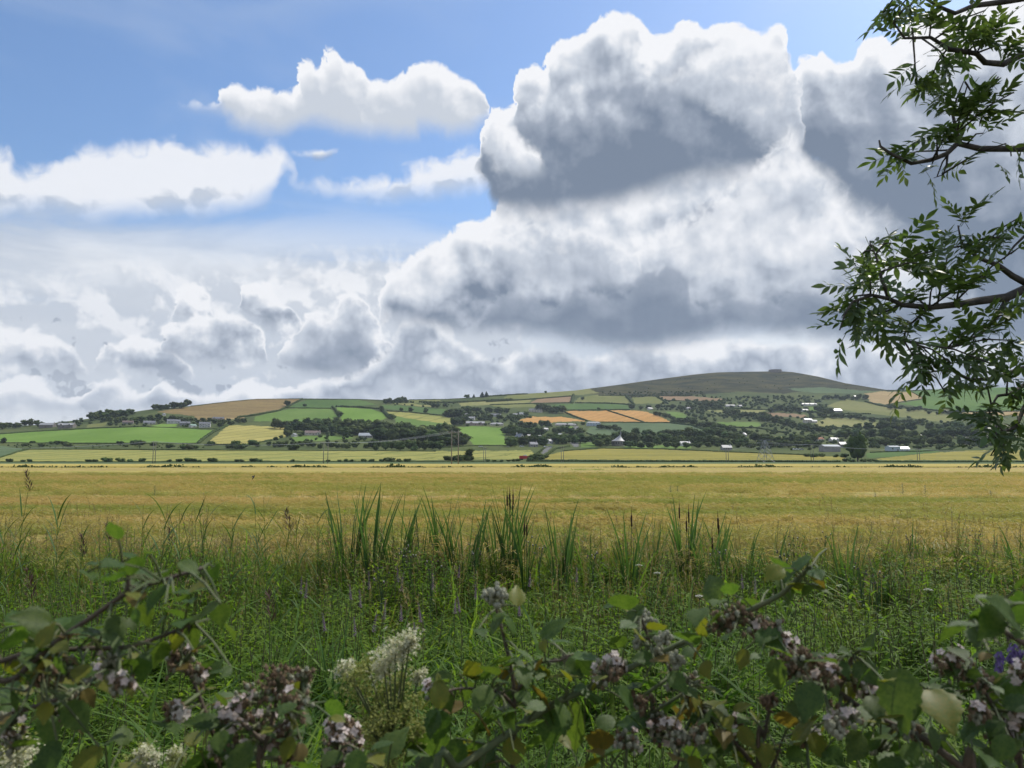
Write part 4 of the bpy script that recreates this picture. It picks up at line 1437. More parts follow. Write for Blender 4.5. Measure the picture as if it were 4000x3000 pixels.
def trunk_mesh(name, seed, h0=0.45):
    rng = random.Random(seed)
    m = MB()
    m.tube([(0, 0, -0.08), (rng.uniform(-.01, .01), 0, 0.15), (rng.uniform(-.02, .02), 0, h0)], [0.032, 0.024, 0.012], 6)
    for i in range(4):
        a = rng.uniform(0, 6.28)
        m.tube([(0, 0, 0.2 + 0.04 * i), (0.13 * math.cos(a), 0.13 * math.sin(a), h0 + 0.1)], [0.014, 0.005], 5)
    return m.mesh(name, BARK_FAR)


CROWNS = {'round': [], 'bush': [], 'tall': [], 'conifer': []}
for kd, cnt in (('round', 9), ('bush', 5), ('tall', 3), ('conifer', 3)):
    for i in range(cnt):
        V, Q = crown_arrays(100 + i * 7 + len(kd), kd, nq=420 if kd != 'bush' else 320, size=0.045 if kd != 'bush' else 0.075)
        CROWNS[kd].append(np_mesh('crown', V, Q, LEAF_CON if kd == 'conifer' else LEAF_FAR))
TRUNKS = [trunk_mesh('trunk', i) for i in range(3)]
TREE_RNG = random.Random(11)


def tree(label, px, py, hpx, kind='round', group=None, wide=None, name=None, cat=None):
    P = land(px, py)
    h = hpx * P.y / F
    rg = TREE_RNG
    nm = name or {'round': 'broadleaf_tree', 'bush': 'bush', 'tall': 'slender_tree', 'conifer': 'conifer_tree'}[kind]
    w = wide or rg.uniform(1.2, 1.85)
    t = thing(nm, label, cat or ('bush' if kind == 'bush' else 'tree'), P, (0, 0, rg.uniform(0, 6.28)), (h * w, h * w, h), group)
    obj('crown', rg.choice(CROWNS[kind]), t)
    obj('trunk', rg.choice(TRUNKS), t)
    return t


ROWS, MASS = [], []
ORD = ('first second third fourth fifth sixth seventh eighth ninth tenth eleventh twelfth thirteenth fourteenth fifteenth sixteenth seventeenth '
       'eighteenth nineteenth twentieth').split()


def trees(row, group, spots, kind='round'):
    """a row or clump of trees, told apart by their place in it"""
    ROWS.append((row, group, sorted(spots), kind))


def plant_rows(limit):
    """the largest trees stand singly, the rest are joined into one far wood"""
    hs = sorted((s[2] * land(s[0], s[1]).y ** 0 for r in ROWS if r[3] == 'round' for s in r[2]), reverse=True)
    cut = hs[min(limit, len(hs) - 1)]
    for row, group, spots, kind in ROWS:
        keep = [s for s in spots if kind != 'round' or s[2] > cut]
        MASS.extend(s for s in spots if s not in keep)
        for i, s in enumerate(keep):
            if len(keep) == 1:
                lb = 'the one larger ' + row
            elif i == len(keep) - 1:
                lb = 'rightmost ' + row
            elif i == 0:
                lb = 'leftmost ' + row
            else:
                lb = ORD[i] + ' from left, ' + row
            tree(lb, *s[:3], kind=kind, group=group)


def scatter(n, x0, x1, ya, yb, h0, h1, seed):
    """n spots between two columns, on a sloping row of bases: ya at x0, yb at x1"""
    rg = random.Random(seed)
    out = []
    for i in range(n):
        f = (i + rg.uniform(0.1, 0.9)) / n
        x = x0 + (x1 - x0) * f
        y = ya + (yb - ya) * f + rg.uniform(-5, 5)
        out.append((x, y, rg.uniform(h0, h1)))
    return out


# single trees one can pick out
tree('large round tree standing alone by the hedge right of the warehouse', 3350, 1803, 113, 'round', wide=0.9)
tree('lone round tree on the crest at the end of the brown field', 1122, 1588, 25)
tree('small lone tree in the dark green pasture under the crest', 1190, 1588, 13)
tree('tree at the foot of the hedge between two green pastures', 1327, 1629, 25)
tree('round tree beside the yellow green barley strip', 1530, 1640, 28)
tree('slender tree at the top corner of the bright green pasture', 1490, 1609, 24, 'tall')
tree('round tree on the hedge over the yellow green strip', 1662, 1614, 24)
tree('left of two small trees on the hedge over the yellow strip', 1568, 1607, 17)
tree('right of two small trees on the hedge over the yellow strip', 1604, 1609, 20)
tree('round tree left of the brown roofed bungalow garden', 1124, 1708, 34)
tree('dark cone of a cypress on the lawn of the brown roofed bungalow', 1296, 1703, 21, 'conifer')
tree('leftmost dark tree on the skyline over the village', 1824, 1555, 17)
tree('first of two conifers on the skyline over the village', 1884, 1552, 21, 'conifer')
tree('second of two conifers on the skyline over the village', 1900, 1550, 21, 'conifer')
tree('small tree between the skyline tree and the two conifers', 1851, 1554, 15, 'conifer')
tree('small round tree standing on the skyline left of the moor', 2132, 1536, 11)
tree('round tree at the lower left corner of the pale pasture', 3212, 1656, 13)
tree('round bushy tree below the stubble fields at their right corner', 2702, 1654, 30)
tree('round tree at the lower edge of the bright green right hill', 3766, 1608, 18)
tree('dark tree at the left edge above the verge', 12, 1733, 27)
tree('lone tree in the olive field under the moor', 2276, 1562, 13)
tree('round bush on the pasture strip over the stubble', 2339, 1599, 9, 'bush')

trees('dark tree of the belt at the far left end of the skyline', 'skyline belt far left', scatter(8, 5, 165, 1674, 1664, 22, 31, 1))
trees('tree of the skyline belt right of the stone farmhouses', 'skyline belt right of the stone farmhouses', scatter(10, 345, 520, 1640, 1622, 26, 38, 2))
trees('tree of the dark clump on the crest at the left', 'crest clump on the left', scatter(9, 600, 742, 1600, 1590, 20, 31, 3))
trees('tree in the back row among the houses above the big pasture', 'trees among the left houses', scatter(16, 400, 735, 1652, 1644, 18, 30, 4))
trees('tree in the middle row among the houses above the big pasture', 'trees among the left houses', scatter(9, 690, 900, 1650, 1652, 16, 24, 5))
trees('tree in the front row among the houses above the big pasture', 'trees among the left houses', scatter(5, 845, 960, 1666, 1652, 18, 26, 6))
trees('tree in the back row of the wood behind the brown bungalow', 'wood behind the brown roofed bungalow', scatter(10, 1065, 1320, 1676, 1672, 34, 48, 7))
trees('tree in the front row of the wood behind the brown bungalow', 'wood behind the brown roofed bungalow', scatter(9, 1120, 1320, 1690, 1690, 34, 46, 8))
trees('tree in the back row of the wood left of the hall', 'wood left of the hall', scatter(9, 1318, 1440, 1690, 1694, 44, 64, 9))
trees('tree in the front row of the wood left of the hall', 'wood left of the hall', scatter(4, 1330, 1400, 1703, 1703, 30, 44, 10))
trees('tree in the back row of the wood behind the tallest pole', 'wood behind the tallest pole', scatter(11, 1455, 1770, 1700, 1712, 50, 66, 11))
trees('tree in the middle row of the wood behind the tallest pole', 'wood behind the tallest pole', scatter(12, 1470, 1820, 1722, 1735, 50, 66, 12))
trees('tree in the front row of the wood behind the tallest pole', 'wood behind the tallest pole', scatter(4, 1740, 1825, 1742, 1742, 50, 62, 13))
trees('tree in the back row of the low belt left of centre', 'low belt left of centre', scatter(17, 1000, 1460, 1746, 1752, 20, 28, 14))
trees('tree in the front row of the low belt left of centre', 'low belt left of centre', scatter(12, 1440, 1720, 1756, 1758, 28, 40, 15))
trees('tree in the back row of the skyline clump left of the village', 'skyline clump left of the village', scatter(7, 1500, 1592, 1576, 1573, 17, 26, 16))
trees('tree in the front row of the skyline clump left of the village', 'skyline clump left of the village', scatter(3, 1680, 1745, 1590, 1593, 16, 24, 17))
trees('tree in the upper row of the grove above the village', 'grove at the top of the village', scatter(6, 1745, 1800, 1628, 1628, 28, 38, 18))
trees('tree in the second row of the grove above the village', 'grove at the top of the village', scatter(10, 1790, 1990, 1612, 1612, 20, 30, 19))
trees('tree in the third row of the grove above the village', 'grove at the top of the village', scatter(8, 1800, 2020, 1640, 1640, 16, 24, 20))
trees('tree in the lowest row of the grove above the village', 'grove at the top of the village', scatter(4, 1770, 1815, 1660, 1662, 24, 38, 21))
trees('tree in the uppermost row of the village around the little church', 'village trees', scatter(10, 1965, 2110, 1700, 1705, 34, 48, 22))
trees('tree in the second row of the village around the little church', 'village trees', scatter(8, 1980, 2130, 1742, 1744, 34, 50, 23))
trees('tree in the third row of the village around the little church', 'village trees', scatter(9, 2110, 2290, 1728, 1736, 30, 44, 24))
trees('tree in the fourth row of the village around the little church', 'village trees', scatter(5, 2030, 2160, 1672, 1668, 24, 36, 25))
trees('tree in the lowest row of the village around the little church', 'village trees', scatter(5, 2150, 2270, 1694, 1700, 22, 32, 26))
trees('tree left of the pasture strip over the stubble', 'trees by the stone house', scatter(7, 2100, 2200, 1608, 1612, 24, 34, 27))
trees('tree of the garden trees between the blue house and the chapel', 'trees between blue house and chapel', scatter(8, 2340, 2425, 1680, 1682, 16, 26, 28))
trees('tree in the back row of the wood around the round chapel', 'chapel wood', scatter(7, 2322, 2385, 1742, 1740, 34, 50, 29))
trees('tree in the middle row of the wood around the round chapel', 'chapel wood', scatter(5, 2395, 2490, 1728, 1728, 40, 50, 30))
trees('tree in the front row of the wood around the round chapel', 'chapel wood', scatter(3, 2440, 2490, 1748, 1748, 22, 30, 50))
trees('tree in the back row of the long wood right of the chapel', 'long wood right of the chapel', scatter(15, 2480, 2900, 1712, 1716, 34, 48, 31))
trees('tree in the front row of the long wood right of the chapel', 'long wood right of the chapel', scatter(17, 2480, 2900, 1732, 1742, 30, 44, 32))
trees('small tree of the spaced row on the grass before the long wood', 'spaced row before the long wood', scatter(7, 2480, 2790, 1750, 1753, 20, 28, 33))
trees('tree in the back row of the hedgerow over the stubble', 'hedgerow trees over the stubble', scatter(14, 2455, 2830, 1596, 1600, 14, 24, 34))
trees('tree in the front row of the hedgerow over the stubble', 'hedgerow trees over the stubble', scatter(6, 2735, 2800, 1590, 1588, 18, 28, 35))
trees('tree in the back row of the belt right of the stubble', 'belt right of the stubble', scatter(9, 2560, 2640, 1618, 1642, 12, 20, 36))
trees('tree in the middle row of the belt right of the stubble', 'belt right of the stubble', scatter(5, 2636, 2680, 1652, 1656, 18, 24, 51))
trees('tree in the front row of the belt right of the stubble', 'belt right of the stubble', scatter(14, 2700, 2930, 1662, 1700, 18, 32, 37))
trees('tree in the back row of the diagonal belt over the pale pasture', 'diagonal belt over the pale pasture', scatter(12, 2830, 3010, 1618, 1640, 18, 30, 38))
trees('tree in the front row of the diagonal belt over the pale pasture', 'diagonal belt over the pale pasture', scatter(16, 2960, 3250, 1642, 1694, 20, 32, 39))
trees('tree in the back row of the clump between the white houses', 'clump on the right slope', scatter(8, 3000, 3130, 1606, 1612, 18, 28, 40))
trees('tree in the front row of the clump between the white houses', 'clump on the right slope', scatter(5, 3190, 3245, 1608, 1616, 22, 32, 41))
trees('tree of the long hedgerow between the olive and pale pastures', 'hedgerow between olive and pale pastures', scatter(18, 3190, 3620, 1632, 1662, 18, 30, 42))
trees('tree of the clump under the tan field on the right skyline', 'clump under the tan field', scatter(11, 3215, 3385, 1558, 1562, 13, 22, 43))
trees('tree of the row below the bright green right hill', 'row below the right hill', scatter(13, 3470, 3760, 1596, 1626, 14, 24, 44))
trees('tree in the back row of the big wood on the right', 'big wood on the right', scatter(13, 3290, 3860, 1690, 1680, 34, 48, 45))
trees('tree in the middle row of the big wood on the right', 'big wood on the right', scatter(15, 3270, 3880, 1715, 1712, 36, 50, 46))
trees('tree in the front row of the big wood on the right', 'big wood on the right', scatter(12, 3400, 3900, 1742, 1738, 30, 46, 47))
trees('tree in the back row of the wood behind the lattice pylon', 'wood behind the pylon', scatter(12, 2880, 3190, 1728, 1728, 28, 38, 48))
trees('tree in the front row of the wood behind the lattice pylon', 'wood behind the pylon', scatter(12, 2880, 3210, 1750, 1750, 24, 34, 49))

VERGE = []
BARLEYROW = []
# bushes by the verge and along the foot of the pale barley
for i, (x, y, h, n) in enumerate([(127, 1731, 11, 1), (100, 1742, 12, 1), (165, 1744, 14, 1), (200, 1735, 14, 1), (225, 1736, 17, 1), (250, 1737, 16, 1), (266, 1745, 20, 1),
                                  (470, 1737, 17, 1), (532, 1737, 23, 1), (556, 1738, 20, 1), (598, 1741, 15, 1), (490, 1746, 11, 1), (660, 1749, 17, 1), (715, 1754, 20, 1),
                                  (745, 1754, 20, 1), (765, 1752, 15, 1), (823, 1740, 22, 1), (920, 1740, 24, 1), (905, 1751, 20, 1), (945, 1752, 22, 1), (988, 1738, 22, 1),
                                  (1150, 1757, 24, 1), (1620, 1759, 18, 1)]):
    VERGE.append((x, y, h))
trees('dark bush on the grassy verge under the big green pasture', 'bushes of the grassy verge', VERGE[:16], 'bush')
trees('dark bush on the verge below the golden tramline field', 'bushes below the tramline field', VERGE[16:], 'bush')
for i, x in enumerate((37, 90, 118, 345, 372, 416, 468, 510, 552, 660, 700, 735, 757, 778, 830, 925, 945, 990, 1010, 1142, 1282, 1325, 1352, 1372, 1420, 1452,
                       1490, 1521, 1560, 1592)):
    BARLEYROW.append((x, 1804, TREE_RNG.uniform(9, 19)))
trees('dark bush in the left half of the pale barley row', 'bush row along the pale barley', BARLEYROW[:15], 'bush')
trees('dark bush in the right half of the pale barley row', 'bush row along the pale barley', BARLEYROW[15:], 'bush')
trees('bush of the thicket behind the tallest power pole', 'thicket behind the tallest pole', [(1748, 1799, 20), (1768, 1800, 19), (1790, 1800, 23), (1808, 1799, 26), (1825, 1798, 24), (1836, 1800, 20)], 'bush')
tree('slender ragged tree rising from the thicket by the tallest pole', 1832, 1799, 44, 'tall')
trees('small bush along the field end left of the red lorry', 'bushes left of the lorry', [(1930, 1803, 9), (1905, 1803, 11), (1960, 1804, 10), (1985, 1803, 9), (2005, 1803, 12), (2025, 1802, 12)], 'bush')
trees('bush at the lane end beside the red lorry', 'bushes at the lane end', [(2070, 1800, 16), (2085, 1793, 18), (2100, 1785, 16), (2112, 1796, 14), (2090, 1802, 14), (2130, 1790, 14)], 'bush')
trees('bush by the foot of the large lone tree', 'bushes under the large tree', [(3300, 1803, 15), (3325, 1805, 14), (3375, 1805, 15), (3400, 1804, 13), (3425, 1804, 11)], 'bush')
trees('dark bush before the warehouse yard', 'bushes before the warehouse', [(3180, 1786, 18), (3210, 1784, 16), (3300, 1787, 18), (3265, 1786, 14), (3150, 1784, 14)], 'bush')


plant_rows(270)


def hedge(label, pts, hpx=7, w=1.6, name='hedge', seed=0, dens=1.0):
    """a hedge of uneven height that follows the ground between photograph pixels"""
    rng = np.random.default_rng(seed * 7 + 3)
    C, N, S, parts = [], [], [], []
    P = []
    for (x0, y0), (x1, y1) in zip(pts, pts[1:]):
        n = max(2, int(abs(x1 - x0) / 8 + abs(y1 - y0) / 4))
        P += [land(x0 + (x1 - x0) * i / n, y0 + (y1 - y0) * i / n) for i in range(n)]
    P.append(land(*pts[-1]))
    base = P[0].copy()
    P = np.array([list(p - base) for p in P])
    seg = np.linalg.norm(np.diff(P, axis=0), axis=1)
    hm = hpx * (base.y) / F
    L = seg.sum()
    n = int(max(30, L / (hm * 0.16) * dens))
    n = min(n, 5200)
    cum = np.concatenate([[0], np.cumsum(seg)])
    s = np.sort(rng.uniform(0, L, n))
    X = np.stack([np.interp(s, cum, P[:, k]) for k in range(3)], -1)
    hh = hm * (0.78 + 0.3 * np.sin(s / (hm * 1.9) + 2 * np.sin(s / (hm * 6))) * rng.uniform(0.4, 1, n) + 0.12 * rng.normal(0, 1, n))
    a = rng.uniform(0, np.pi, n)
    off = np.stack([rng.normal(0, 0.45, n), np.cos(a) * 0.5, np.sin(a)], -1)
    C = X + off * np.stack([hh, hh * w * 0.5 + 0 * hh, hh], -1) * rng.uniform(0.7, 1.0, n)[:, None]
    C[:, 2] -= hm * 0.1
    parts = [leaf_quads(C, off, np.full(n, hm * 0.2), rng)]
    # dense heart of the hedge
    k = max(3, int(L / (hm * 0.8)))
    k = min(k, 500)
    ss = np.linspace(0, L, k)
    Y = np.stack([np.interp(ss, cum, P[:, j]) for j in range(3)], -1)
    for i in range(k):
        v, q = sphere_quads(np.zeros(3), 1.0, 6, 4)
        r = hm * rng.uniform(0.42, 0.62)
        parts.append((v * np.array([max(r, L / k * 0.62), r * w * 0.55, r]) + Y[i] + np.array([0, 0, r * 0.55]), q))
    V, Q = join(parts)
    o = thing(name, label, 'hedge', base, data=np_mesh(name, V, Q, LEAF_BUSH))
    return o


HEDGES = [
    ('long low hedge along the plain under the pale barley field', [(-200, 1806), (300, 1806), (900, 1806), (1500, 1805), (1960, 1805)], 4.5),
    ('long clipped hedge along the plain under the olive barley field', [(2060, 1803), (2400, 1804), (2800, 1805), (3280, 1806)], 9.0),
    ('hedge along the plain at the right under the olive crop', [(3420, 1806), (3700, 1806), (4150, 1806)], 8.0),
    ('hedge over the top edge of the big green pasture', [(0, 1697), (150, 1685), (400, 1672), (580, 1667)], 5),
    ('thick hedge up the right side of the big green pasture', [(775, 1733), (800, 1712), (835, 1688), (890, 1663)], 13),
    ('hedge along the bottom of the big green pasture', [(-100, 1731), (300, 1732), (775, 1733)], 4),
    ('hedge between the verge and the pale barley band', [(90, 1756), (500, 1757), (1000, 1760), (1700, 1764)], 4.5),
    ('weedy edge of the grey green corner field at the left', [(-40, 1800), (20, 1782), (70, 1766), (105, 1757)], 6),
    ('hedge along the bottom of the golden tramline field', [(800, 1739), (960, 1738), (1060, 1722)], 7),
    ('hedge on the skyline over the brown field', [(745, 1587), (900, 1569), (1000, 1560), (1180, 1558)], 3),
    ('hedge from the crest down the right side of the brown field', [(1180, 1561), (1118, 1592), (1090, 1606), (1000, 1622), (930, 1632)], 7),
    ('hedge along the top of the left middle green pasture', [(1118, 1594), (1200, 1595), (1292, 1596)], 5),
    ('hedge between the two green pastures left of centre', [(1298, 1590), (1312, 1606), (1325, 1630)], 9),
    ('dark hedge over the bright green pasture', [(1315, 1590), (1400, 1592), (1480, 1599)], 9),
    ('hedge running down to the yellow green strip', [(1490, 1600), (1506, 1618), (1520, 1632)], 12),
    ('hedge over the yellow green barley strip', [(1505, 1606), (1600, 1611), (1700, 1622), (1790, 1631)], 6),
    ('hedge on the skyline between the pastures and the village', [(1180, 1559), (1400, 1561), (1510, 1565)], 3.5),
    ('skyline hedge left of the conifers', [(1600, 1563), (1750, 1561), (1850, 1555)], 4),
    ('dark hedge under the skyline above the grove', [(1640, 1572), (1760, 1574), (1900, 1567), (2000, 1561)], 8),
    ('skyline hedge right of the conifers', [(1905, 1549), (2000, 1543), (2060, 1540)], 6),
    ('hedge over the pale field right of the grove', [(1900, 1571), (2070, 1561), (2230, 1548)], 6),
    ('hedge under the ploughed pink field', [(1915, 1582), (2080, 1577), (2240, 1574)], 5),
    ('thick hedge at the right end of the pink field', [(2233, 1576), (2236, 1560), (2240, 1546)], 11),
    ('hedge over the dark green strip above the stubble', [(2250, 1575), (2380, 1577), (2470, 1582)], 7),
    ('hedge between the dark green strip and the stubble fields', [(2170, 1604), (2300, 1603), (2460, 1601)], 6),
    ('hedge across the left stubble field end', [(2208, 1612), (2245, 1628), (2295, 1646)], 6),
    ('hedge between the middle and right stubble fields', [(2372, 1604), (2400, 1613), (2450, 1629), (2515, 1650)], 5),
    ('hedge along the foot of the stubble fields', [(2300, 1650), (2450, 1651), (2640, 1652)], 5),
    ('clipped hedge left of the orange stubble', [(1985, 1630), (2040, 1629), (2072, 1632)], 12),
    ('hedge along the foot of the grey green crop', [(2290, 1692), (2340, 1709), (2420, 1700)], 5),
    ('hedge at the right end of the grey green crop', [(2625, 1653), (2700, 1662), (2795, 1696)], 8),
    ('hedge down through the olive fields under the moor', [(2445, 1548), (2462, 1565), (2475, 1580)], 8),
    ('hedge left of the pinkish field under the moor', [(2560, 1548), (2585, 1562), (2610, 1578)], 6),
    ('hedge along the foot of the pinkish field', [(2600, 1565), (2720, 1569), (2840, 1568)], 4),
    ('hedge along the foot of the gorse slope', [(2340, 1545), (2500, 1548), (2700, 1547)], 5),
    ('hedge below the tan field', [(3380, 1570), (3440, 1586), (3520, 1597)], 7),
    ('field edge hedge between tan field and bright green hill', [(3460, 1582), (3512, 1572), (3610, 1557), (3560, 1531)], 3),
    ('skyline hedge right of the saddle', [(3460, 1526), (3560, 1527), (3640, 1523)], 4),
    ('hedge along the foot of the bright green right hill', [(3520, 1590), (3650, 1604), (3800, 1610), (4050, 1606)], 6),
    ('hedge between pale and olive pastures', [(3180, 1632), (3300, 1628), (3450, 1640), (3600, 1655)], 8),
    ('hedge along the foot of the pale pasture', [(3165, 1674), (3300, 1673), (3500, 1672)], 7),
    ('hedge over the olive pasture left of the barn', [(3180, 1612), (3250, 1616), (3400, 1618)], 7),
    ('hedge before the industrial shed', [(3400, 1768), (3480, 1765), (3600, 1764), (3720, 1757)], 5),
    ('long hedge along the lane behind the olive barley field', [(2200, 1762), (2350, 1752), (2600, 1755), (2850, 1767), (3150, 1778)], 5),
    ('hedge along the road in front of the village pasture', [(1700, 1752), (1850, 1742), (1990, 1742)], 5),
    ('right verge hedge of the pale lane', [(2120, 1795), (2145, 1772), (2170, 1755), (2225, 1745)], 11),
    ('left verge hedge of the pale lane', [(2075, 1795), (2100, 1772), (2125, 1752)], 9),
    ('hedge under the white farmhouses on the right slope', [(2750, 1600), (2900, 1598), (3000, 1602)], 6),
    ('hedge along the rough pasture by the pylon wood', [(2800, 1672), (2950, 1672), (3080, 1694)], 7),
    ('hedge around the low white houses at the left', [(560, 1668), (650, 1671), (760, 1676), (850, 1676)], 4),
    ('rough ditch edge between the two barley fields on the plain', [(-300, 1838), (700, 1838), (1500, 1838), (2300, 1837), (3200, 1837), (4300, 1837)], 10),
]
for i, (lb, pts, hp) in enumerate(HEDGES):
    if 'ditch' in lb:
        continue
    hedge(lb, pts, hp, seed=i)


def far_wood():
    rng = np.random.default_rng(19)
    protos = [crown_arrays(500 + i, 'round', 150, 0.075) for i in range(5)]
    parts = []
    for x, y, h, *_ in MASS:
        P = land(x, y)
        hh = h * P.y / F
        V, Q = protos[rng.integers(5)]
        a, w = rng.uniform(0, 6.28), rng.uniform(1.2, 1.85)
        c, s = math.cos(a), math.sin(a)
        parts.append((np.stack([V[:, 0] * c - V[:, 1] * s, V[:, 0] * s + V[:, 1] * c, V[:, 2]], -1) * hh * np.array([w, w, 1.0]) + np.array(P), Q))
    V, Q = join(parts)
    stuff('far_wood', np_mesh('far_wood', V, Q, LEAF_BUSH), 'small far trees that fill the woods and hedgerows across the slope', 'trees')


far_wood()


# rough grass along the ditch between the two barley fields
def ditch_grass():
    rng = np.random.default_rng(5)
    n = 9000
    x = rng.uniform(-130, 130, n)
    y = 152 + rng.uniform(-1.6, 2.6, n)
    h = 0.55 + 0.5 * np.clip(np.sin(x * 0.35) * np.sin(x * 0.083 + 1) + 0.4 * np.sin(x * 1.3), -0.6, 1) + rng.uniform(0, 0.25, n)
    C = np.stack([x, y, h * rng.uniform(0.3, 0.95, n)], -1)
    V, Q = leaf_quads(C, np.tile([0, -0.8, 0.5], (n, 1)), np.full(n, 0.22), rng)
    stuff('ditch_grass', np_mesh('ditch_grass', V, Q, LEAF_BUSH), 'dark line of rough grass along the ditch between the barley fields', 'grass')


ditch_grass()


# scrub and gorse that nobody could count, on the slopes under the moor and through the woods
def scrub():
    rng = np.random.default_rng(9)
    protos = [crown_arrays(400 + i, 'bush', 60, 0.16) for i in range(4)]
    parts = []
    zones = [(380, 2560, 3230, 1550, 1604, 5, 11), (220, 2350, 2760, 1530, 1556, 3, 7), (160, 2650, 3180, 1604, 1640, 6, 13), (120, 2560, 3000, 1640, 1700, 6, 13),
             (140, 3000, 3280, 1660, 1735, 6, 14), (120, 2430, 2880, 1700, 1745, 10, 18), (150, 3260, 3900, 1690, 1755, 10, 20), (90, 1790, 2060, 1612, 1665, 7, 14),
             (110, 2020, 2280, 1660, 1740, 7, 15), (90, 2340, 2480, 1672, 1690, 6, 10), (90, 400, 900, 1640, 1668, 5, 10), (80, 0, 800, 1737, 1752, 3, 6),
             (90, 1060, 1750, 1690, 1750, 9, 16), (120, 2300, 3400, 1470, 1530, 1.5, 3.5), (60, 3480, 3900, 1620, 1690, 6, 14), (50, 150, 420, 1640, 1668, 6, 12),
             (60, 1500, 1780, 1570, 1592, 4, 9), (60, 2880, 3200, 1715, 1760, 8, 14)]
    for n, x0, x1, y0, y1, h0, h1 in zones:
        for i in range(n):
            x, y = rng.uniform(x0, x1), rng.uniform(y0, y1)
            if y < float(sky_y(x)) + 2:
                continue
            skip = False
            for nm, mt, poly in FIELDS:
                if nm not in ('moorland', 'gorse_slope', 'garden_lawn') and in_poly(np.array([x]), np.array([y]), poly)[0]:
                    skip = True
                    break
            if skip:
                continue
            P = land(x, y)
            h = rng.uniform(h0, h1) * P.y / F
            V, Q = protos[rng.integers(4)]
            a = rng.uniform(0, 6.28)
            c, s = math.cos(a), math.sin(a)
            W = np.stack([V[:, 0] * c - V[:, 1] * s, V[:, 0] * s + V[:, 1] * c, V[:, 2]], -1) * h * np.array([1.1, 1.1, 1.0]) + np.array(P)
            parts.append((W, Q))
    V, Q = join(parts)
    stuff('scrub', np_mesh('scrub', V, Q, LEAF_BUSH), 'dark gorse and scrub over the slopes under the moor and between the woods', 'scrub')


scrub()

# ------------------------------------------------------------------ standing barley and the weedy verge, planted as points
def ribbon(m, pts, widths, side, mi=0, fold=0.0):
    """a flat blade along pts, widened along the vector side"""
    vs, n = [], len(pts)
    for p, w in zip(pts, widths):
        p = Vector(p)
        s = Vector(side) * w * 0.5
        vs += [p - s, p + s]
    m.add(vs, [(2 * i, 2 * i + 1, 2 * i + 3, 2 * i + 2) for i in range(n - 1)], mi)


def blade(m, rng, base, length, width, lean, az, droop=0.6, seg=5, mi=0, twist=0.4):
    d = Vector((math.cos(az), math.sin(az), 0))
    sd = Vector((-math.sin(az + twist), math.cos(az + twist), 0))
    pts, ws = [], []
    for i in range(seg + 1):
        f = i / seg
        out = lean * f + droop * f * f * f
        up = f - droop * 0.55 * f ** 3
        pts.append(Vector(base) + d * (out * length) + Vector((0, 0, up * length)))
        ws.append(width * (0.55 + 0.6 * f if f < 0.45 else 0.82 * (1 - (f - 0.45) / 0.55) ** 0.8 + 0.02))
    ribbon(m, pts, ws, sd, mi)


def leaf_shape(m, base, dirv, length, width, up=Vector((0, 0, 1)), curl=0.15, fold=0.12, mi=0, seg=4):
    """a pointed leaf with a folded midrib"""
    d = Vector(dirv).normalized()
    s = d.cross(up)
    s = s.normalized() if s.length > 1e-4 else d.orthogonal().normalized()
    n = s.cross(d)
    prof = [0.0, 0.75, 1.0, 0.62, 0.0] if seg == 4 else [math.sin(math.pi * (i / seg) ** 0.8) for i in range(seg + 1)]
    vs = []
    for i in range(seg + 1):
        f = i / seg
        c = Vector(base) + d * length * f - n * curl * length * f * f
        w = width * 0.5 * prof[i]
        vs += [c - s * w + n * w * fold * 2, c, c + s * w + n * w * fold * 2]
    fs = []
    for i in range(seg):
        a = 3 * i
        fs += [(a, a + 1, a + 4, a + 3), (a + 1, a + 2, a + 5, a + 4)]
    m.add(vs, fs, mi)


GRASS_A = material('grass blades', (0.10, 0.19, 0.026), (0.20, 0.285, 0.045), scale=0.7, rough=0.55, spec=0.14, trans=0.55, coord='World')
GRASS_B = material('blue green blades', (0.07, 0.145, 0.03), (0.14, 0.225, 0.045), scale=0.9, rough=0.55, spec=0.14, trans=0.52, coord='World')
GRASS_Y = material('yellow green grass', (0.16, 0.19, 0.035), (0.26, 0.24, 0.06), scale=0.8, rough=0.55, spec=0.25, trans=0.4, coord='World')
HERB = material('herb leaves', (0.09, 0.175, 0.025), (0.185, 0.27, 0.042), scale=0.7, rough=0.55, spec=0.14, trans=0.55, coord='World')
HERB_STEM = material('herb stems', (0.075, 0.10, 0.035), (0.12, 0.11, 0.05), scale=2.0, rough=0.6, coord='World')
DRY = material('dry grass', (0.30, 0.24, 0.12), (0.22, 0.18, 0.09), scale=2.0, rough=0.7, trans=0.3, coord='World')
EAR = material('barley ear', (0.50, 0.40, 0.17), (0.29, 0.32, 0.085), scale=0.16, rough=0.6, spec=0.25, trans=0.5, tcol=(1.2, 1.12, 0.7), coord='World', lo=0.4, hi=0.6,
               stretch=(0.22, 1.6, 1))
STALK = material('barley stalk', (0.28, 0.26, 0.07), (0.18, 0.21, 0.05), scale=0.5, rough=0.6, trans=0.3, coord='World')

PROTO = {}


def proto(kind, meshes):
    c = bpy.data.collections.new('seedstock ' + kind)
    for i, me in enumerate(meshes):
        o = bpy.data.objects.new('%s %d' % (kind, i), me)
        c.objects.link(o)
    PROTO[kind] = c


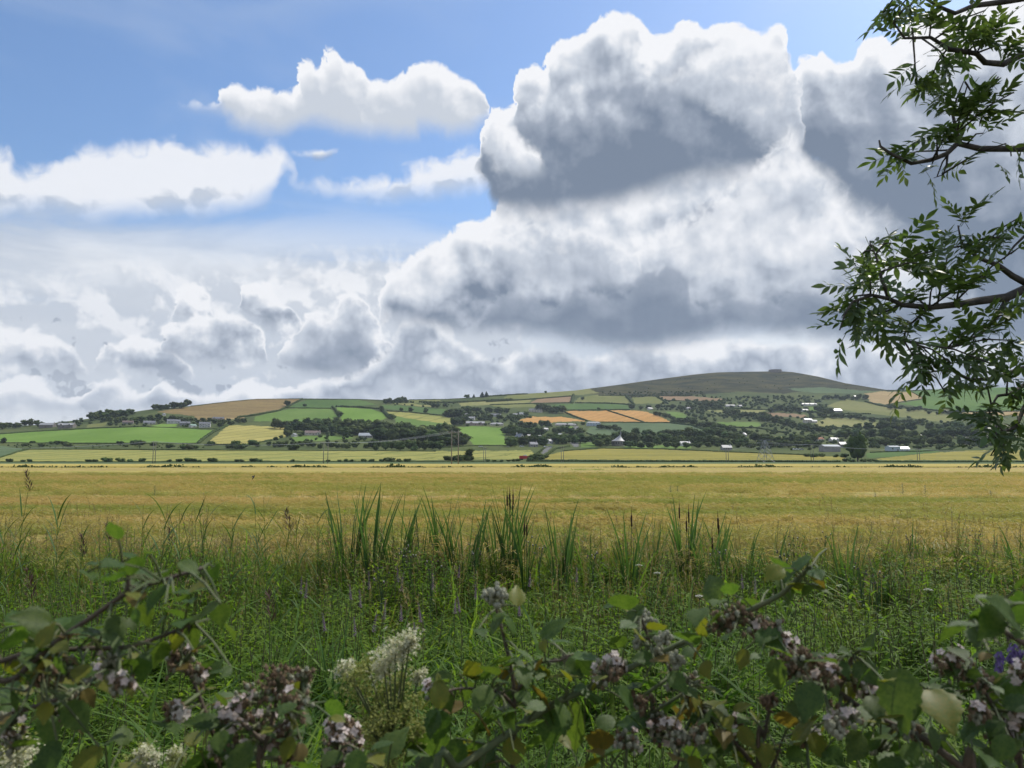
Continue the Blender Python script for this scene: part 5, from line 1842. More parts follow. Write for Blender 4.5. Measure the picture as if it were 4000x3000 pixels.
def instancer(coll):
    g = bpy.data.node_groups.new('plant ' + coll.name, 'GeometryNodeTree')
    g.interface.new_socket('Geometry', in_out='INPUT', socket_type='NodeSocketGeometry')
    g.interface.new_socket('Geometry', in_out='OUTPUT', socket_type='NodeSocketGeometry')
    N = g.nodes
    gi, go = N.new('NodeGroupInput'), N.new('NodeGroupOutput')
    ci = N.new('GeometryNodeCollectionInfo')
    ci.inputs['Collection'].default_value = coll
    ci.inputs['Separate Children'].default_value = True
    ci.inputs['Reset Children'].default_value = True
    ip = N.new('GeometryNodeInstanceOnPoints')
    ip.inputs['Pick Instance'].default_value = True

    def attr(nm, tp):
        a = N.new('GeometryNodeInputNamedAttribute')
        a.data_type = tp
        a.inputs['Name'].default_value = nm
        return a.outputs[0]
    L = g.links.new
    L(gi.outputs[0], ip.inputs['Points'])
    L(ci.outputs[0], ip.inputs['Instance'])
    L(attr('idx', 'INT'), ip.inputs['Instance Index'])
    e2r = N.new('FunctionNodeEulerToRotation')
    L(attr('rot', 'FLOAT_VECTOR'), e2r.inputs[0])
    L(e2r.outputs[0], ip.inputs['Rotation'])
    L(attr('scl', 'FLOAT_VECTOR'), ip.inputs['Scale'])
    L(ip.outputs[0], go.inputs[0])
    return g


def plant(name, kind, P, rot, scl, idx, label, cat):
    me = bpy.data.meshes.new(name)
    me.vertices.add(len(P))
    me.vertices.foreach_set('co', np.asarray(P, np.float32).ravel())
    for nm, tp, arr, key in (('rot', 'FLOAT_VECTOR', rot, 'vector'), ('scl', 'FLOAT_VECTOR', scl, 'vector'), ('idx', 'INT', idx, 'value')):
        a = me.attributes.new(nm, tp, 'POINT')
        a.data.foreach_set(key, np.asarray(arr, np.float32 if key == 'vector' else np.int32).ravel())
    o = stuff(name, me, label, cat)
    md = o.modifiers.new('plants', 'NODES')
    md.node_group = instancer(PROTO[kind])
    return o


def barley_tuft(seed, n=46, size=0.5):
    rng = random.Random(seed)
    m = MB()
    for i in range(n):
        x, y = rng.uniform(-size, size) / 2 * 1.2, rng.uniform(-size, size) / 2 * 1.2
        h = rng.uniform(0.60, 0.80)
        az = rng.gauss(0.5, 0.9)
        l = Vector((math.cos(az), math.sin(az), 0))
        top = Vector((x, y, h)) + l * 0.05
        sd = Vector((-l.y, l.x, 0))
        if i % 2 == 0:
            ribbon(m, [(x, y, 0.12), Vector((x, y, h * 0.6)) + l * 0.015, top], [0.006, 0.006, 0.004], sd, 1)
        # nodding ear with its long awns
        p1 = top + l * 0.035 + Vector((0, 0, 0.025))
        p2 = top + l * 0.09 + Vector((0, 0, 0.005))
        p3 = top + l * 0.17 + Vector((0, 0, -0.03))
        ribbon(m, [top, p1, p2, p3], [0.008, 0.017, 0.016, 0.004], sd, 0)
        ribbon(m, [p1, p2 + Vector((0, 0, 0.03)), p3 + l * 0.03 + Vector((0, 0, 0.02))], [0.004, 0.009, 0.002], Vector((0, 0, 1)), 0)
    for i in range(12):
        blade(m, rng, (rng.uniform(-size, size) / 2, rng.uniform(-size, size) / 2, 0.2), rng.uniform(0.35, 0.5), 0.012, 0.2, rng.uniform(0, 6.28), 0.5, 3, 1)
    return m.mesh('barley', [EAR, STALK])


proto('barley', [barley_tuft(i) for i in range(5)])


def grass_tuft(seed, n, lmin, lmax, w, mat, spread=0.14, droop=(0.4, 1.3), heads=0):
    rng = random.Random(seed)
    m = MB()
    for i in range(n):
        a = rng.uniform(0, 6.28)
        r = spread * math.sqrt(rng.random())
        L = rng.uniform(lmin, lmax)
        blade(m, rng, (r * math.cos(a), r * math.sin(a), -0.03), L, w * rng.uniform(0.6, 1.3), rng.uniform(0.05, 0.45), a + rng.uniform(-0.8, 0.8),
              rng.uniform(*droop), 5, 0, rng.uniform(-1, 1))
    for i in range(heads):
        a = rng.uniform(0, 6.28)
        L = rng.uniform(lmax, lmax * 1.25)
        p = Vector((0.05 * math.cos(a), 0.05 * math.sin(a), 0))
        q = p + Vector((0.1 * math.cos(a), 0.1 * math.sin(a), L))
        ribbon(m, [p, q], [0.004, 0.003], (-math.sin(a), math.cos(a), 0), 1)
        for k in range(7):
            b = q + Vector((rng.uniform(-.015, .015), rng.uniform(-.015, .015), -0.02 * k))
            leaf_shape(m, b, (rng.uniform(-1, 1), rng.uniform(-1, 1), 1.2), 0.035, 0.012, mi=1)
    return m.mesh('grass', [mat, DRY])


def herb(seed, h, nl, ll, lw, mat=HERB, spread=1.0, top=None):
    """an upright weed: ridged stem, pairs of pointed leaves all the way up"""
    rng = random.Random(seed)
    m = MB()
    for s in range(rng.randint(3, 4)):
        bx, by = rng.uniform(-.1, .1), rng.uniform(-.1, .1)
        lx, ly = rng.uniform(-.12, .12), rng.uniform(-.12, .12)
        H_ = h * rng.uniform(0.75, 1.05)
        m.tube([(bx, by, 0), (bx + lx * .4, by + ly * .4, H_ * .5), (bx + lx, by + ly, H_)], [0.005, 0.004, 0.002], 4, 1, cap=False)
        for i in range(nl):
            f = 0.12 + 0.88 * i / nl
            a = i * 2.4 + rng.uniform(-.4, .4)
            p = Vector((bx + lx * f, by + ly * f, H_ * f))
            k = (1.0 - 0.55 * f) * spread
            leaf_shape(m, p, (math.cos(a), math.sin(a), rng.uniform(0.1, 0.9)), ll * k * rng.uniform(.7, 1.2), lw * k, curl=rng.uniform(0.1, 0.5))
    return m.mesh('herb', [mat, HERB_STEM])


proto('tall grass', [grass_tuft(10 + i, 20, 0.4, 0.8, 0.018, GRASS_A if i % 2 else GRASS_B, heads=0) for i in range(4)]
      + [grass_tuft(20 + i, 13, 0.45, 0.8, 0.034, GRASS_B if i else GRASS_A, droop=(0.3, 1.1)) for i in range(2)])
proto('pale grass', [grass_tuft(30 + i, 26, 0.5, 0.9, 0.008, GRASS_Y, spread=0.16, droop=(0.1, 0.5), heads=3 + i) for i in range(3)] + [barley_tuft(77, 30, 0.4)])
proto('weeds', [herb(40 + i, 0.75, 22, 0.14, 0.036) for i in range(3)] + [herb(50 + i, 0.5, 16, 0.12, 0.06) for i in range(2)]
      + [herb(60, 0.85, 26, 0.13, 0.03)])

vr = np.random.default_rng(31)


def spread(n, y0, y1, power=1.0, margin=1.9):
    y = y0 + (y1 - y0) * vr.uniform(0, 1, n) ** power
    x = vr.uniform(-1, 1, n) * (0.69 * y + margin)
    return x, y


def put(n, y0, y1, kinds, smin, smax, power=1.0, tilt=0.15, zoff=0.0, dens=None):
    x, y = spread(n, y0, y1, power)
    if dens is not None:
        k = vr.uniform(0, 1, n) < dens(x, y)
        x, y = x[k], y[k]
    n = len(x)
    P = np.stack([x, y, bank(x, y) + zoff], -1)
    rot = np.stack([vr.normal(0, tilt, n), vr.normal(0, tilt, n), vr.uniform(0, 6.28, n)], -1)
    lump_ = 0.5 + 0.25 * np.sin(1.7 * x + 0.9 * y + 1.3 * np.sin(0.8 * y)) + 0.25 * np.sin(2.9 * y - 1.1 * x + 2 * np.sin(0.6 * x))
    s = vr.uniform(smin, smax, n) * (0.74 + 0.46 * lump_)
    return P, rot, np.stack([s, s, s * vr.uniform(0.8, 1.2, n)], -1), vr.integers(0, kinds, n)


# barley, ear by ear where it is near enough to tell
bx, by = spread(4200, 15.6, 34, 0.75, 1.5)
ok_ = by > 16.0 + 0.7 * np.sin(bx * 0.5) + 0.4 * np.sin(bx * 1.7) + vr.uniform(0, 1.2, len(bx))
bx, by = bx[ok_], by[ok_]
cx_, cy_ = spread(5200, 32, 85, 0.8, 2)
bx, by = np.concatenate([bx, cx_]), np.concatenate([by, cy_])
n = len(bx)
sc = np.where(by < 33, 1.0, 1.0 + (by - 33) * 0.012)
plant('barley', 'barley', np.stack([bx, by, crop_z(bx, by) - 0.66 + vr.normal(0, 0.03, n)], -1), np.stack([vr.normal(0, .06, n), vr.normal(0, .06, n), vr.normal(0, 0.5, n)], -1),
      np.stack([sc * 1.4, sc * 1.4, np.clip(sc, 1, 1.15) * vr.uniform(0.92, 1.08, n)], -1), vr.integers(0, 5, n), 'ripening barley stalks at the near side of the golden field', 'barley')

clump = lambda x, y: 0.55 + 0.45 * np.sin(x * 1.1 + 0.6 * y) * np.sin(y * 0.9 - 0.4 * x)
parts = [put(2900, 3.2, 8.5, 6, 0.75, 1.25, 1.0), put(4000, 7.5, 15.6, 6, 1.05, 1.5, 0.85)]
P_, r_, s_, i_ = put(900, 11.0, 14.8, 6, 1.2, 1.5, 1.0, tilt=0.08, dens=lambda x, y: np.where(x < 2.0, 0.5 + 0.5 * np.sin(x * 1.9) * np.sin(x * 0.7 + 1), 0.18))
s_[:, 2] *= 1.35
s_[:, :2] *= 0.8
parts.append((P_, r_, s_, i_))
P_, r_, s_, i_ = put(170, 3.8, 7.6, 2, 1.15, 1.5, 1.0, tilt=0.2)
parts.append((P_, r_, s_, i_ + 4))
plant('verge_grass', 'tall grass', *[np.concatenate(q) for q in zip(*parts)], 'lush green grass filling the verge between brambles and barley', 'grass')
parts = [put(900, 13.0, 16.6, 4, 0.95, 1.3, 0.8), put(260, 9.5, 13.5, 3, 0.95, 1.25, 1.0)]
plant('pale_grass', 'pale grass', *[np.concatenate(q) for q in zip(*parts)], 'yellow green seeding grass along the near edge of the barley', 'grass')
parts = [put(1900, 3.6, 8.5, 6, 0.8, 1.3, 1.0, dens=clump), put(2500, 7.5, 15.0, 6, 1.1, 1.55, 0.9, dens=clump)]
plant('verge_weeds', 'weeds', *[np.concatenate(q) for q in zip(*parts)], 'leafy upright weeds growing through the verge grass', 'weeds')

# ------------------------------------------------------------------ bulrushes, reeds and flowers one can pick out
CAT_LEAF = material('bulrush leaf', (0.06, 0.125, 0.04), (0.10, 0.175, 0.055), scale=3.0, rough=0.45, spec=0.3, trans=0.38, rnd=0.3)
CAT_HEAD = material('bulrush head', (0.045, 0.028, 0.016), (0.07, 0.045, 0.025), scale=8.0, rough=0.9)
REED_LEAF = material('reed leaf', (0.06, 0.12, 0.03), (0.10, 0.165, 0.045), scale=3.0, rough=0.5, spec=0.25, trans=0.4, rnd=0.3)
PANICLE = material('reed panicle', (0.07, 0.045, 0.04), (0.11, 0.075, 0.06), scale=8.0, rough=0.9, trans=0.2)
PURPLE = material('loosestrife petals', (0.20, 0.11, 0.24), (0.30, 0.19, 0.33), scale=30.0, rough=0.6, trans=0.3, tcol=(1.1, 0.8, 1.1))
THISTLE_H = material('thistle head', (0.07, 0.06, 0.05), (0.16, 0.13, 0.12), scale=20.0, rough=0.9)
DOWN = material('thistle down', (0.55, 0.53, 0.50), rough=0.9, trans=0.4, tcol=(1, 1, 1))
THISTLE_L = material('thistle leaf', (0.055, 0.10, 0.045), (0.085, 0.135, 0.06), scale=5.0, rough=0.5, trans=0.25)
UMBEL = material('white umbel', (0.68, 0.68, 0.60), (0.55, 0.56, 0.46), scale=20.0, rough=0.8, trans=0.3, tcol=(1, 1, 0.9))


def strap_leaf(seed):
    """unit bulrush leaf: tall, narrow, twisting, tip bent over"""
    rng = random.Random(seed)
    m = MB()
    n = 9
    bend = rng.uniform(0.003, 0.03)
    tw = rng.uniform(-1.2, 1.2)
    vs = []
    for i in range(n + 1):
        f = i / n
        c = Vector((bend * f * f * (1 + 1.5 * f), rng.uniform(-.002, .002), f))
        a = tw * f
        s = Vector((math.cos(a + 1.57), math.sin(a + 1.57), 0))
        w = 0.0052 * (1 - 0.9 * max(0, (f - 0.6) / 0.4) ** 1.4)
        nrm = Vector((math.cos(a), math.sin(a), 0))
        vs += [c - s * w, c + nrm * w * 0.35, c + s * w]
    fs = []
    for i in range(n):
        a = 3 * i
        fs += [(a, a + 1, a + 4, a + 3), (a + 1, a + 2, a + 5, a + 4)]
    m.add(vs, fs)
    return m.mesh('leaf', CAT_LEAF, True)


STRAPS = [strap_leaf(i) for i in range(7)]
rg = random.Random(77)


def bulrush(label, px, halfw, top_py, n, D=13.3, heads=0, dark=False, base_z=-0.25, wide=1.0):
    b = at(px, 1788, D)
    b.z = base_z
    H_ = EYE - (top_py - 1788) / F * D - base_z
    t = thing('bulrush_clump', label, 'bulrush', b, group='bulrush clumps at the field edge')
    hw = halfw / F * D
    for i in range(n):
        f = (i + 0.5) / n * 2 - 1 + rg.uniform(-.25, .25)
        L = H_ * (1.0 if i == n // 2 else rg.uniform(0.6, 0.98))
        x0 = f * hw * 0.35
        tilt = math.atan2(f * hw * 0.8, L)
        o = obj('leaf', rg.choice(STRAPS), t, (x0, rg.uniform(-.12, .12), 0), (rg.uniform(-.08, .08), tilt, rg.uniform(-0.5, 0.5) + (0 if f > 0 else math.pi)))
        if f <= 0:
            o.rotation_euler = (rg.uniform(-.08, .08), -tilt, math.pi + rg.uniform(-.5, .5))
            o.rotation_mode = 'XYZ'
            o.matrix_local = Matrix.Translation((x0, rg.uniform(-.12, .12), 0)) @ Matrix.Rotation(tilt, 4, 'Y') @ Matrix.Rotation(math.pi + rg.uniform(-.5, .5), 4, 'Z') @ Matrix.Diagonal((L, L, L, 1))
        else:
            o.matrix_local = Matrix.Translation((x0, rg.uniform(-.12, .12), 0)) @ Matrix.Rotation(tilt, 4, 'Y') @ Matrix.Rotation(rg.uniform(-.5, .5), 4, 'Z') @ Matrix.Diagonal((L, L, L, 1))
        o.scale = (L * 2.4 * wide, L * 2.4 * wide, L)
    for i in range(heads):
        x = rg.uniform(-.6, .6) * hw
        hz = H_ * rg.uniform(0.72, 0.95)
        m = MB()
        m.tube([(x * .4, 0, 0), (x, 0, hz)], [0.006, 0.004], 5)
        s = obj('stem', m.mesh('stem', CAT_LEAF), t)
        m = MB()
        m.tube([(x, 0, hz - 0.20), (x, 0, hz - 0.18), (x, 0, hz - 0.02), (x, 0, hz)], [0.004, 0.014, 0.014, 0.004], 7)
        m.tube([(x, 0, hz), (x, 0, hz + 0.13)], [0.006, 0.002], 5)
        obj('seed_head', m.mesh('seed_head', CAT_HEAD, True), s)


BUL = [('tall fan of bulrush leaves, leftmost of the clumps before the barley', 1368, 62, 1857, 12, 0), ('narrow bulrush clump just right of the tall fan', 1462, 36, 1890, 9, 0),
       ('bulrush clump third from the left with one leaf leaning right', 1565, 55, 1912, 11, 0), ('low bulrush clump between the leaning one and the pair of tall blades', 1648, 44, 1940, 9, 0),
       ('pair of tall bulrush blades over a thin clump', 1730, 34, 1895, 7, 0), ('dense wide bulrush clump left of the dark seed heads', 1820, 62, 1930, 16, 0),
       ('slim bulrush clump touching the dark seed heads', 1945, 26, 1915, 7, 0), ('darkest bulrush clump with tall brown seed heads', 1995, 24, 1868, 10, 5),
       ('single bulrush stalk with dark head right of the tallest clump', 2051, 14, 1905, 5, 2), ('spreading bulrush clump standing apart right of the main group', 2190, 44, 1950, 11, 0),
       ('thin bulrush clump with one dark stalk right of the apart clump', 2450, 26, 1982, 7, 1), ('low bulrush clump left of the tall dark stalks', 2535, 38, 1993, 9, 0),
       ('tall dark bulrush stalks with heads right of centre', 2668, 32, 1912, 10, 3), ('bulrush clump right of the tall dark stalks', 2756, 34, 1990, 9, 1),
       ('slim dark bulrush with a thick head', 2806, 14, 1987, 5, 2), ('low wide bulrush clump over the thistles', 2893, 44, 2034, 10, 0),
       ('small bulrush clump with a bent leaf before the pale barley', 3005, 30, 2030, 7, 0), ('bulrush clump farthest right among the tall ones', 3296, 44, 2034, 9, 0),
       ('two bare reed stalks right of the last bulrush clump', 3545, 50, 2020, 4, 0), ('thin dark stalks at the right edge of the picture', 3962, 26, 2012, 6, 0)]
for lb, x, hw, ty, n_, hd in BUL:
    bulrush(lb, x, hw, ty, int(n_ * 2.0) + 3, D=13.2 + rg.uniform(-.5, .8), heads=hd)
bulrush('near group of broad upright bulrush leaves low in the picture left of centre', 1330, 55, 2290, 9, D=6.6, base_z=0.05)
bulrush('near dark bulrush blades leaning right of the broad upright ones', 1525, 40, 2330, 6, D=6.4, base_z=0.05)


def reed(label, px, top_py, D=10.5, pan=False, nl=8, size=1.0):
    b = at(px, 1788, D)
    b.z = float(bank(b.x, b.y)) - 0.02
    H_ = EYE - (top_py - 1788) / F * D - b.z
    t = thing('reed', label, 'reed', b, group='reeds on the left of the verge')
    lean = rg.uniform(-.1, .1) * H_
    m = MB()
    top = Vector((lean, 0, H_))
    m.tube([(0, 0, 0), (lean * .4, 0, H_ * .5), top], [0.005, 0.004, 0.002], 5)
    obj('stem', m.mesh('stem', REED_LEAF), t)
    nl = int(nl * 1.5)
    for i in range(nl):
        f = 0.3 + 0.66 * i / nl
        a = (0 if i % 2 else math.pi) + rg.uniform(-.6, .6)
        m = MB()
        p = Vector((lean * f * f, 0, H_ * f))
        blade(m, rg, (0, 0, 0), rg.uniform(0.28, 0.42) * size, rg.uniform(0.03, 0.045) * size, rg.uniform(0.2, 0.6), a, rg.uniform(0.0, 0.5), 6)
        obj('leaf', m.mesh('leaf', REED_LEAF, True), t, p)
    if pan:
        m = MB()
        for k in range(46):
            f = k / 46
            a = rg.uniform(0, 6.28)
            q = top + Vector((0.03 * math.cos(a) * (1 - f) - 0.05 * f * f, 0.03 * math.sin(a) * (1 - f), -0.12 + 0.26 * f))
            leaf_shape(m, q, (math.cos(a) * .5 - 0.2, math.sin(a) * .5, 1), 0.075, 0.012, curl=0.2)
        obj('panicle', m.mesh('panicle', PANICLE), t)


REEDS = [('tall reed with a dark nodding panicle at the left edge', 52, 1885, 1, 7, 1.0), ('reed with broad bent leaves second from the left edge', 250, 1975, 0, 8, 1.5),
         ('leafy reed at the very left edge under the panicle', 20, 2030, 0, 8, 1.2), ('short reed with steep leaves between the panicle and the broad one', 130, 2040, 0, 8, 1.1),
         ('reed right of the broad leaved one', 340, 2055, 0, 7, 1.0), ('reed with a dark drooping panicle low on the left', 315, 2130, 1, 5, 0.9), ('thin reed with pale leaf on the left', 430, 2060, 0, 7, 1.0),
         ('reed with dark panicle left of the pair of curved reeds', 470, 2080, 1, 6, 1.0), ('left of the pair of tall curved reeds', 575, 1968, 0, 9, 1.2), ('right of the pair of tall curved reeds', 622, 1965, 0, 9, 1.2),
         ('reed with spread dark panicle behind the bramble tip', 690, 2095, 1, 5, 1.0), ('upright reed left of the twin upright ones', 735, 1985, 0, 8, 1.1), ('first of twin upright reeds', 772, 1970, 0, 8, 1.1),
         ('second of twin upright reeds', 800, 1980, 0, 8, 1.1), ('leaning reed before the dark furrow', 905, 2010, 0, 8, 1.0), ('low reed left of the tall pair by the furrow', 985, 2040, 0, 7, 1.0),
         ('tall straight reed of the pair by the furrow', 1050, 1945, 0, 9, 1.0), ('shorter reed of the pair by the furrow', 1066, 1940, 0, 8, 1.0), ('reed with the large dark panicle left of the bulrush fan', 1098, 2035, 1, 6, 1.3),
         ('reed between the large panicle and the bulrush fan', 1190, 2010, 0, 8, 1.0), ('low reed just left of the bulrush fan', 1262, 1990, 0, 8, 1.0), ('reed with dark panicle in the lower left grass', 205, 2280, 1, 5, 0.9),
         ('bent reed with dark panicle over the grass left of centre', 1110, 2360, 1, 5, 1.0)]
for lb, x, ty, pn, nl_, sz in REEDS:
    reed(lb, x, ty, 10.8 + rg.uniform(-.8, 1.0) if ty < 2200 else 7.2, bool(pn), nl_, sz)


def flower_depth(py, z):
    return (EYE - z) * F / (py - 1788)


def loosestrife(label, px, py):
    D = flower_depth(py, 1.0 + rg.uniform(-.05, .08))
    b = at(px, 1788, D)
    b.z = float(bank(b.x, b.y))
    top = at(px, py, D).z - b.z
    t = thing('loosestrife', label, 'flower', b, (0, 0, rg.uniform(0, 6.28)), group='purple loosestrife spikes')
    lx, ly = rg.uniform(-.1, .1), rg.uniform(-.1, .1)

    def P(f):
        return Vector((lx * f * f, ly * f * f, top * f))
    m = MB()
    m.tube([P(i / 4) for i in range(5)], [0.005, 0.0045, 0.004, 0.003, 0.002], 5)
    obj('stem', m.mesh('stem', HERB_STEM), t)
    m = MB()
    s0 = 1 - rg.uniform(0.15, 0.24) / top
    for k in range(54):
        f = s0 + (1 - s0) * k / 54
        a = k * 2.4
        w = 0.028 * (1 - 0.75 * k / 54)
        leaf_shape(m, P(f), (math.cos(a), math.sin(a), 0.5), w, 0.013, curl=0.3)
    obj('flower_spike', m.mesh('flower_spike', PURPLE), t)
    m = MB()
    for k in range(22):
        f = 0.25 + (s0 - 0.27) * k / 22
        a = k * 1.57 + rg.uniform(-.3, .3)
        leaf_shape(m, P(f), (math.cos(a), math.sin(a), 0.4), 0.075 * (1.1 - 0.5 * f), 0.02, curl=0.3)
    obj('leaves', m.mesh('leaves', HERB), t)


LS = [(1396, 2281, 'tall purple spike under the bulrush fan'), (1434, 2306, 'purple spike pair with the long one below the fan'), (1447, 2382, 'long drooping purple spike'), (1456, 2230, 'small purple spike under the narrow bulrush clump'),
      (1500, 2345, 'purple spike in the dark grass left of centre'), (1573, 2211, 'slim upright purple spike, upper of two'), (1560, 2236, 'slim upright purple spike, lower of two'), (1580, 2357, 'leaning purple spike with pale tip'),
      (1637, 2420, 'lowest small purple spike near the creamy flower'), (1675, 2357, 'bent purple spike in the middle grass'), (1697, 2243, 'purple spike under the pair of tall blades'), (1773, 2211, 'purple spike under the dense bulrush clump'),
      (1776, 2338, 'short purple spike above the bramble buds'), (1823, 2332, 'purple spike left of the fat one'), (1862, 2281, 'fattest purple spike beside the bramble buds'), (2048, 2351, 'small purple spike right of the bramble buds'),
      (2054, 2243, 'faint purple spike under the single dark stalk'), (2244, 2211, 'purple spike under the apart bulrush clump'), (1415, 2408, 'purple spike low in the dark grass'), (1311, 2395, 'purple spike among the near bulrush leaves'),
      (1200, 2255, 'purple spike left of the bulrush fan'), (2895, 2240, 'purple spike left of the thistles on the right'), (2930, 2255, 'drooping purple spike beside the other on the right'), (1186, 2250, 'leftmost purple spike in the grass')]
for x, y, lb in LS:
    loosestrife(lb, x, y)


def thistle(label, px, py, n=7, white=0.3):
    D = flower_depth(py, 1.12)
    b = at(px, 1788, D)
    b.z = float(bank(b.x, b.y))
    top = at(px, py, D).z - b.z
    t = thing('thistle', label, 'thistle', b, (0, 0, rg.uniform(0, 6.28)), group='thistles in the verge')
    m = MB()
    m.tube([(0, 0, 0), (0.01, 0, top * .5), (0, 0.01, top * .8)], [0.007, 0.006, 0.004], 6)
    tips = []
    for i in range(n):
        a = i * 2.4
        r = rg.uniform(0.04, 0.14)
        q = Vector((r * math.cos(a), r * math.sin(a), top * rg.uniform(0.86, 1.0)))
        m.tube([(0, 0.005, top * rg.uniform(.6, .78)), q * 0.6 + Vector((0, 0, q.z * .4 - 0.01)), q], [0.004, 0.003, 0.0025], 4)
        tips.append(q)
    obj('stem', m.mesh('stem', THISTLE_L), t)
    for q in tips:
        m = MB()
        m.ball((0, 0, 0), (0.011, 0.011, 0.014), 7, 5)
        h = obj('flower_head', m.mesh('flower_head', THISTLE_H, True), t, q)
        if rg.random() < white:
            m = MB()
            for k in range(9):
                a = k * 0.7
                leaf_shape(m, (0, 0, 0.008), (math.cos(a) * .6, math.sin(a) * .6, 1), 0.024, 0.008)
            obj('down', m.mesh('down', DOWN), h)
    m = MB()
    for k in range(20):
        f = 0.15 + 0.65 * k / 20
        a = k * 2.4
        leaf_shape(m, (0, 0, top * f), (math.cos(a), math.sin(a), 0.5), 0.15 * (1.1 - f), 0.035, curl=0.4, seg=6)
    obj('leaves', m.mesh('leaves', THISTLE_L), t)


TH = [(3210, 2075, 'tallest thistle with dark heads under the right bulrushes'), (3050, 2150, 'broad thistle with pale downy heads right of centre'), (3088, 2095, 'thistle with dark heads beside the bare stalks'), (3537, 2090, 'thistle with a column of dark heads on the right'),
      (3796, 2070, 'tall thistle with dark heads near the right edge'), (2802, 2135, 'thistle under the slim dark bulrush'), (1580, 2130, 'thistle with black and white heads under the leaning bulrush'), (1608, 2150, 'smaller thistle right of the black and white one'),
      (1858, 2125, 'thistle with pale heads in front of the dense bulrush clump'), (2060, 2100, 'thistle with white heads under the single bulrush stalk'), (2105, 2125, 'small thistle right of the white headed one'), (2312, 2135, 'thistle between the apart bulrush clump and the thin one'),
      (1500, 2215, 'dark headed thistle left of the slim purple spikes'), (3345, 2200, 'low thistle with dark heads right of the bramble tip'), (3405, 2235, 'bent brown thistle in the right grass'), (1690, 2180, 'thistle with small white head above the middle grass')]
for x, y, lb in TH:
    thistle(lb, x, y)


def umbel(label, px, py, r=0.05):
    D = flower_depth(py, 0.95)
    b = at(px, 1788, D)
    b.z = float(bank(b.x, b.y))
    top = at(px, py, D).z - b.z
    t = thing('umbel_flower', label, 'flower', b, (0, 0, rg.uniform(0, 6.28)), group='white umbel flowers')
    m = MB()
    m.tube([(0, 0, 0), (0.01, 0, top * .6), (0, 0, top - 0.05)], [0.005, 0.004, 0.003], 5)
    pts = []
    for k in range(18):
        a, q = k * 2.4, r * math.sqrt(k / 18)
        p = Vector((q * math.cos(a), q * math.sin(a), top - q * 0.3))
        m.tube([(0, 0, top - 0.05), p], 0.0012, 3, cap=False)
        pts.append(p)
    obj('stem', m.mesh('stem', HERB_STEM), t)
    m = MB()
    for p in pts:
        for k in range(5):
            a = k * 1.26 + rg.random()
            leaf_shape(m, p, (math.cos(a), math.sin(a), 0.5), 0.013, 0.01)
    obj('flowers', m.mesh('flowers', UMBEL), t)


for x, y, lb in ((2560, 2235, 'white lacy flower head in the grass right of centre'), (2720, 2325, 'flat white flower left of the arching bramble'), (3262, 2285, 'bright white flower head right of the bramble tip'), (3600, 2300, 'pale lacy flower in the right grass'),
                 (2490, 2205, 'small pale umbel under the thin bulrush clump')):
    umbel(lb, x, y)

# green weeds that stand above the barley
for x, y, D, lb in ((3520, 1885, 38, 'tallest green thistle rising over the far barley'), (3606, 1893, 38, 'thin weed right of the tallest one over the barley'), (2645, 1895, 40, 'bushy weed over the barley right of centre'),
                    (2617, 1898, 40, 'small weed left of the bushy one over the barley'), (3412, 1923, 34, 'low weed left of the tallest thistle over the barley'), (3860, 1915, 34, 'weed over the barley near the ash leaves'), (610, 1896, 36, 'small weed over the barley on the left')):
    b = at(x, 1788, D)
    b.z = 0
    hh = EYE - (y - 1788) / F * D
    t = thing('tall_weed', lb, 'weed', b, (0, 0, rg.uniform(0, 6.28)), group='weeds over the barley')
    m = MB()
    m.tube([(0, 0, 0), (0.02, 0, hh)], [0.01, 0.004], 5)
    obj('stem', m.mesh('stem', THISTLE_L), t)
    m = MB()
    for k in range(26):
        f = 0.5 + 0.5 * k / 26
        a = k * 2.4
        leaf_shape(m, (0.01, 0, hh * f), (math.cos(a), math.sin(a), 0.6), 0.2 * (1.15 - 0.7 * (f - .5) * 2), 0.05, curl=0.3)
    obj('leaves', m.mesh('leaves', THISTLE_L), t)


# patches of dark grass within the barley
def barley_patches():
    rng = np.random.default_rng(55)
    P = []
    for px, py, w, n in ((2230, 1970, 90, 130), (3350, 1985, 260, 200), (3700, 1992, 300, 160), (900, 2010, 260, 220), (1000, 2040, 220, 160), (2700, 2000, 160, 80), (2290, 1833, 60, 60)):
        D = (EYE - 0.75) * F / (py - 1788)
        for i in range(n):
            x = (px - 2000 + rng.normal(0, w * 0.5)) / F * D
            P.append((x, D + rng.normal(0, 0.35 if D < 60 else 1.0), 0.05, D))
    P = np.array(P)
    n = len(P)
    rot = np.stack([rng.normal(0, .1, n), rng.normal(0, .1, n), rng.uniform(0, 6.28, n)], -1)
    s = rng.uniform(0.95, 1.25, n) * np.where(P[:, 3] > 60, 1.6, 1.0)
    plant('weed_patches', 'tall grass', P[:, :3], rot, np.stack([s, s, s], -1), rng.integers(0, 6, n), 'dark green patches of wild grass within the golden barley', 'grass')


barley_patches()


